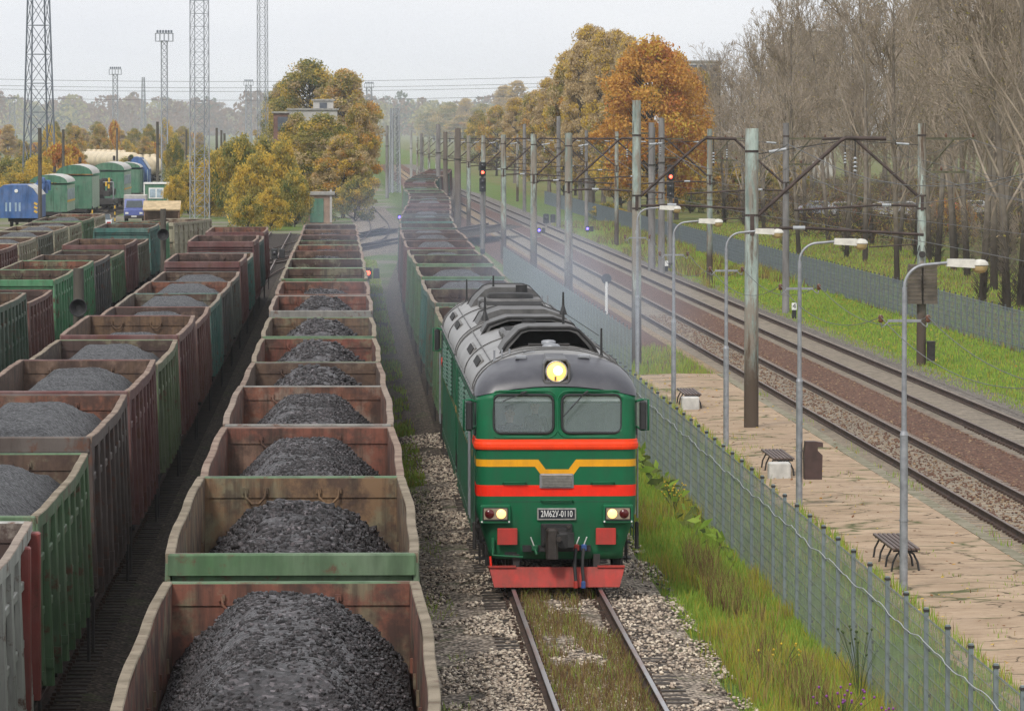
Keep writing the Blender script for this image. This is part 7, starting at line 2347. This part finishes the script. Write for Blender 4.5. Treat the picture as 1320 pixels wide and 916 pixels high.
# ---- loose stones on the near beds
def scatter_stones():
    rs = np.random.RandomState(31)
    N = 38000
    y = 70 + 75 * rs.uniform(0, 1, N) ** 1.7
    side = rs.rand(N)
    x = np.where(side < .55, 3.85 + rs.uniform(-2.35, -.75, N), np.where(side < .78, 3.85 + rs.uniform(.95, 2.35, N), 3.85 + rs.uniform(-.7, .7, N)))
    k = fbm(x * 1.2, y * .5, 3) > .38
    x = x[k]; y = y[k]; n = len(x)
    dx = x - 3.85
    z = np.where(dx < -1.7, -.22 - (-1.7 - dx) * .15, np.where(dx > 1.45, -.20 - (dx - 1.45) * .14, -.205))
    size = rs.uniform(.018, .046, n)
    V, Fq = stones(rs, np.stack([x, y, z + size * .25], -1), size, .7)
    mats = [vary('ballast_stone_grey', (.46, .37, .29), .9, .35, 9), vary('ballast_stone_pale', (.72, .62, .49), .9, .3, 9), vary('ballast_stone_dark', (.10, .08, .065), .9, .4, 9)]
    mi = np.repeat(rs.choice(3, n, p=[.45, .25, .30]), 6)
    o = link('gravel', np_mesh('gravel', V, Fq, mats, mi)); tag(o, 'loose pale ballast stones round the near track', 'gravel', None, 'stuff')
    N = 12000
    y = 84 + 170 * rs.uniform(0, 1, N) ** 1.5; x = np.where(rs.rand(N) < .6, 15.7 + rs.uniform(1.3, 2.9, N), 15.7 + rs.uniform(-.6, .6, N)) - .0018 * y
    z = np.array([zr(b) for b in y]) - .18
    size = rs.uniform(.02, .05, N)
    V, Fq = stones(rs, np.stack([x, y, z + size * .2], -1), size, .7)
    o = link('gravel', np_mesh('gravel', V, Fq, [vary('brown_stone', (.17, .09, .06), .9, .4, 9), vary('tan_stone', (.32, .22, .13), .9, .3, 9)], np.repeat(rs.choice(2, N, p=[.75, .25]), 6))); tag(o, 'brown ballast stones between the two right tracks', 'gravel', None, 'stuff')
scatter_stones()

def fallen():
    rs = np.random.RandomState(91)
    N = 1500
    y = 72 + 110 * rs.uniform(0, 1, N) ** 1.4; x = np.where(rs.rand(N) < .45, 10.1 + 3.6 * rs.uniform(0, 1, N) ** 1.8, 22 + 6 * rs.uniform(0, 1, N))
    y = np.where(x > 20, 150 + (y - 72) * 2, y)
    z = np.array([zr(b) + (.20 if a < 14 else -.24) for a, b in zip(x, y)])
    n_ = rs.normal(size=(N, 3)) * .12; n_[:, 2] = 1
    a = rs.uniform(0, 2 * PI, N); s = rs.uniform(.02, .045, N) * (1 + (y - 72) / 160)
    u = np.stack([np.cos(a), np.sin(a), rs.normal(0, .2, N)], -1) * s[:, None]; v = np.stack([-np.sin(a), np.cos(a), rs.normal(0, .2, N)], -1) * s[:, None] * .7
    C = np.stack([x, y, z + .01], -1)
    V = np.stack([C - u, C - v, C + u, C + v], 1).reshape(-1, 3)
    o = link('leaf_litter', np_mesh('leaf_litter', V, np.arange(4 * N).reshape(N, 4), [LEAF['gold'], LEAF['brown'], LEAF['orange']], rs.choice(3, N, p=[.35, .5, .15])))
    tag(o, 'fallen yellow and brown leaves on the platform and lawn', 'fallen leaves', None, 'stuff')
fallen()
# ================================================================== AIR: haze and diesel smoke
m = MB(); m.box((0, 4850, 24), (7800, 9900, 70))
hz = m.mesh('haze', [])
b = NB('haze_air'); b.t.nodes.remove(b.b)
v = b.n('ShaderNodeVolumePrincipled'); v.inputs['Density'].default_value = .0001; v.inputs['Color'].default_value = (.90, .94, 1.0, 1); v.inputs['Anisotropy'].default_value = .2
b.l(v.outputs[0], b.out.inputs['Volume'])
hz.materials.append(b.m)
tag(link('haze', hz), kind='stuff')

def smoke(loc, size, dens, seed, label):
    m = MB(); m.lathe([(.02, -1), (.5, -.87), (.87, -.5), (1, 0), (.87, .5), (.5, .87), (.02, 1)], n=16)
    me = m.mesh('smoke', [])
    b = NB('diesel_smoke'); b.t.nodes.remove(b.b)
    tc = b.n('ShaderNodeTexCoord')
    ln = b.n('ShaderNodeVectorMath', operation='LENGTH'); b.l(tc.outputs['Object'], ln.inputs[0])
    fall = b.ramp(ln.outputs['Value'], [(0.0, 1.0), (.45, .55), (.95, 0.0)])
    mp = b.n('ShaderNodeMapping'); mp.inputs['Scale'].default_value = (size[0] * .35, size[1] * .09, size[2] * .35); mp.inputs['Location'].default_value = (seed, seed * 2, 0)
    b.l(tc.outputs['Object'], mp.inputs[0])
    nz = b.n('ShaderNodeTexNoise'); nz.inputs['Scale'].default_value = 1.0; nz.inputs['Detail'].default_value = 3; b.l(mp.outputs[0], nz.inputs[0])
    d = b.math('MULTIPLY', b.math('MULTIPLY', fall, b.ramp(nz.outputs[0], [(.36, 0.05), (.68, 1.0)])), dens)
    v = b.n('ShaderNodeVolumePrincipled'); b.l(d, v.inputs['Density']); v.inputs['Color'].default_value = (.62, .70, .86, 1)
    b.l(v.outputs[0], b.out.inputs['Volume'])
    b.m.volume_intersection_method = 'ACCURATE' if hasattr(b.m, 'volume_intersection_method') else None
    me.materials.append(b.m)
    o = link('smoke', me, None, loc); o.scale = size
    tag(o, label, 'smoke', None, 'stuff')
smoke((6.2, 150, 3.6), (4.2, 48, 3.2), .026, 1.0, 'bluish diesel smoke drifting over the fence behind the locomotive')
smoke((1.2, 165, 2.8), (2.6, 60, 3.4), .011, 4.0, 'bluish smoke hanging between the middle row and the train')
smoke((3.5, 250, 3.0), (7.0, 90, 4.0), .008, 7.0, 'thin smoke trailing over the train behind the locomotive')
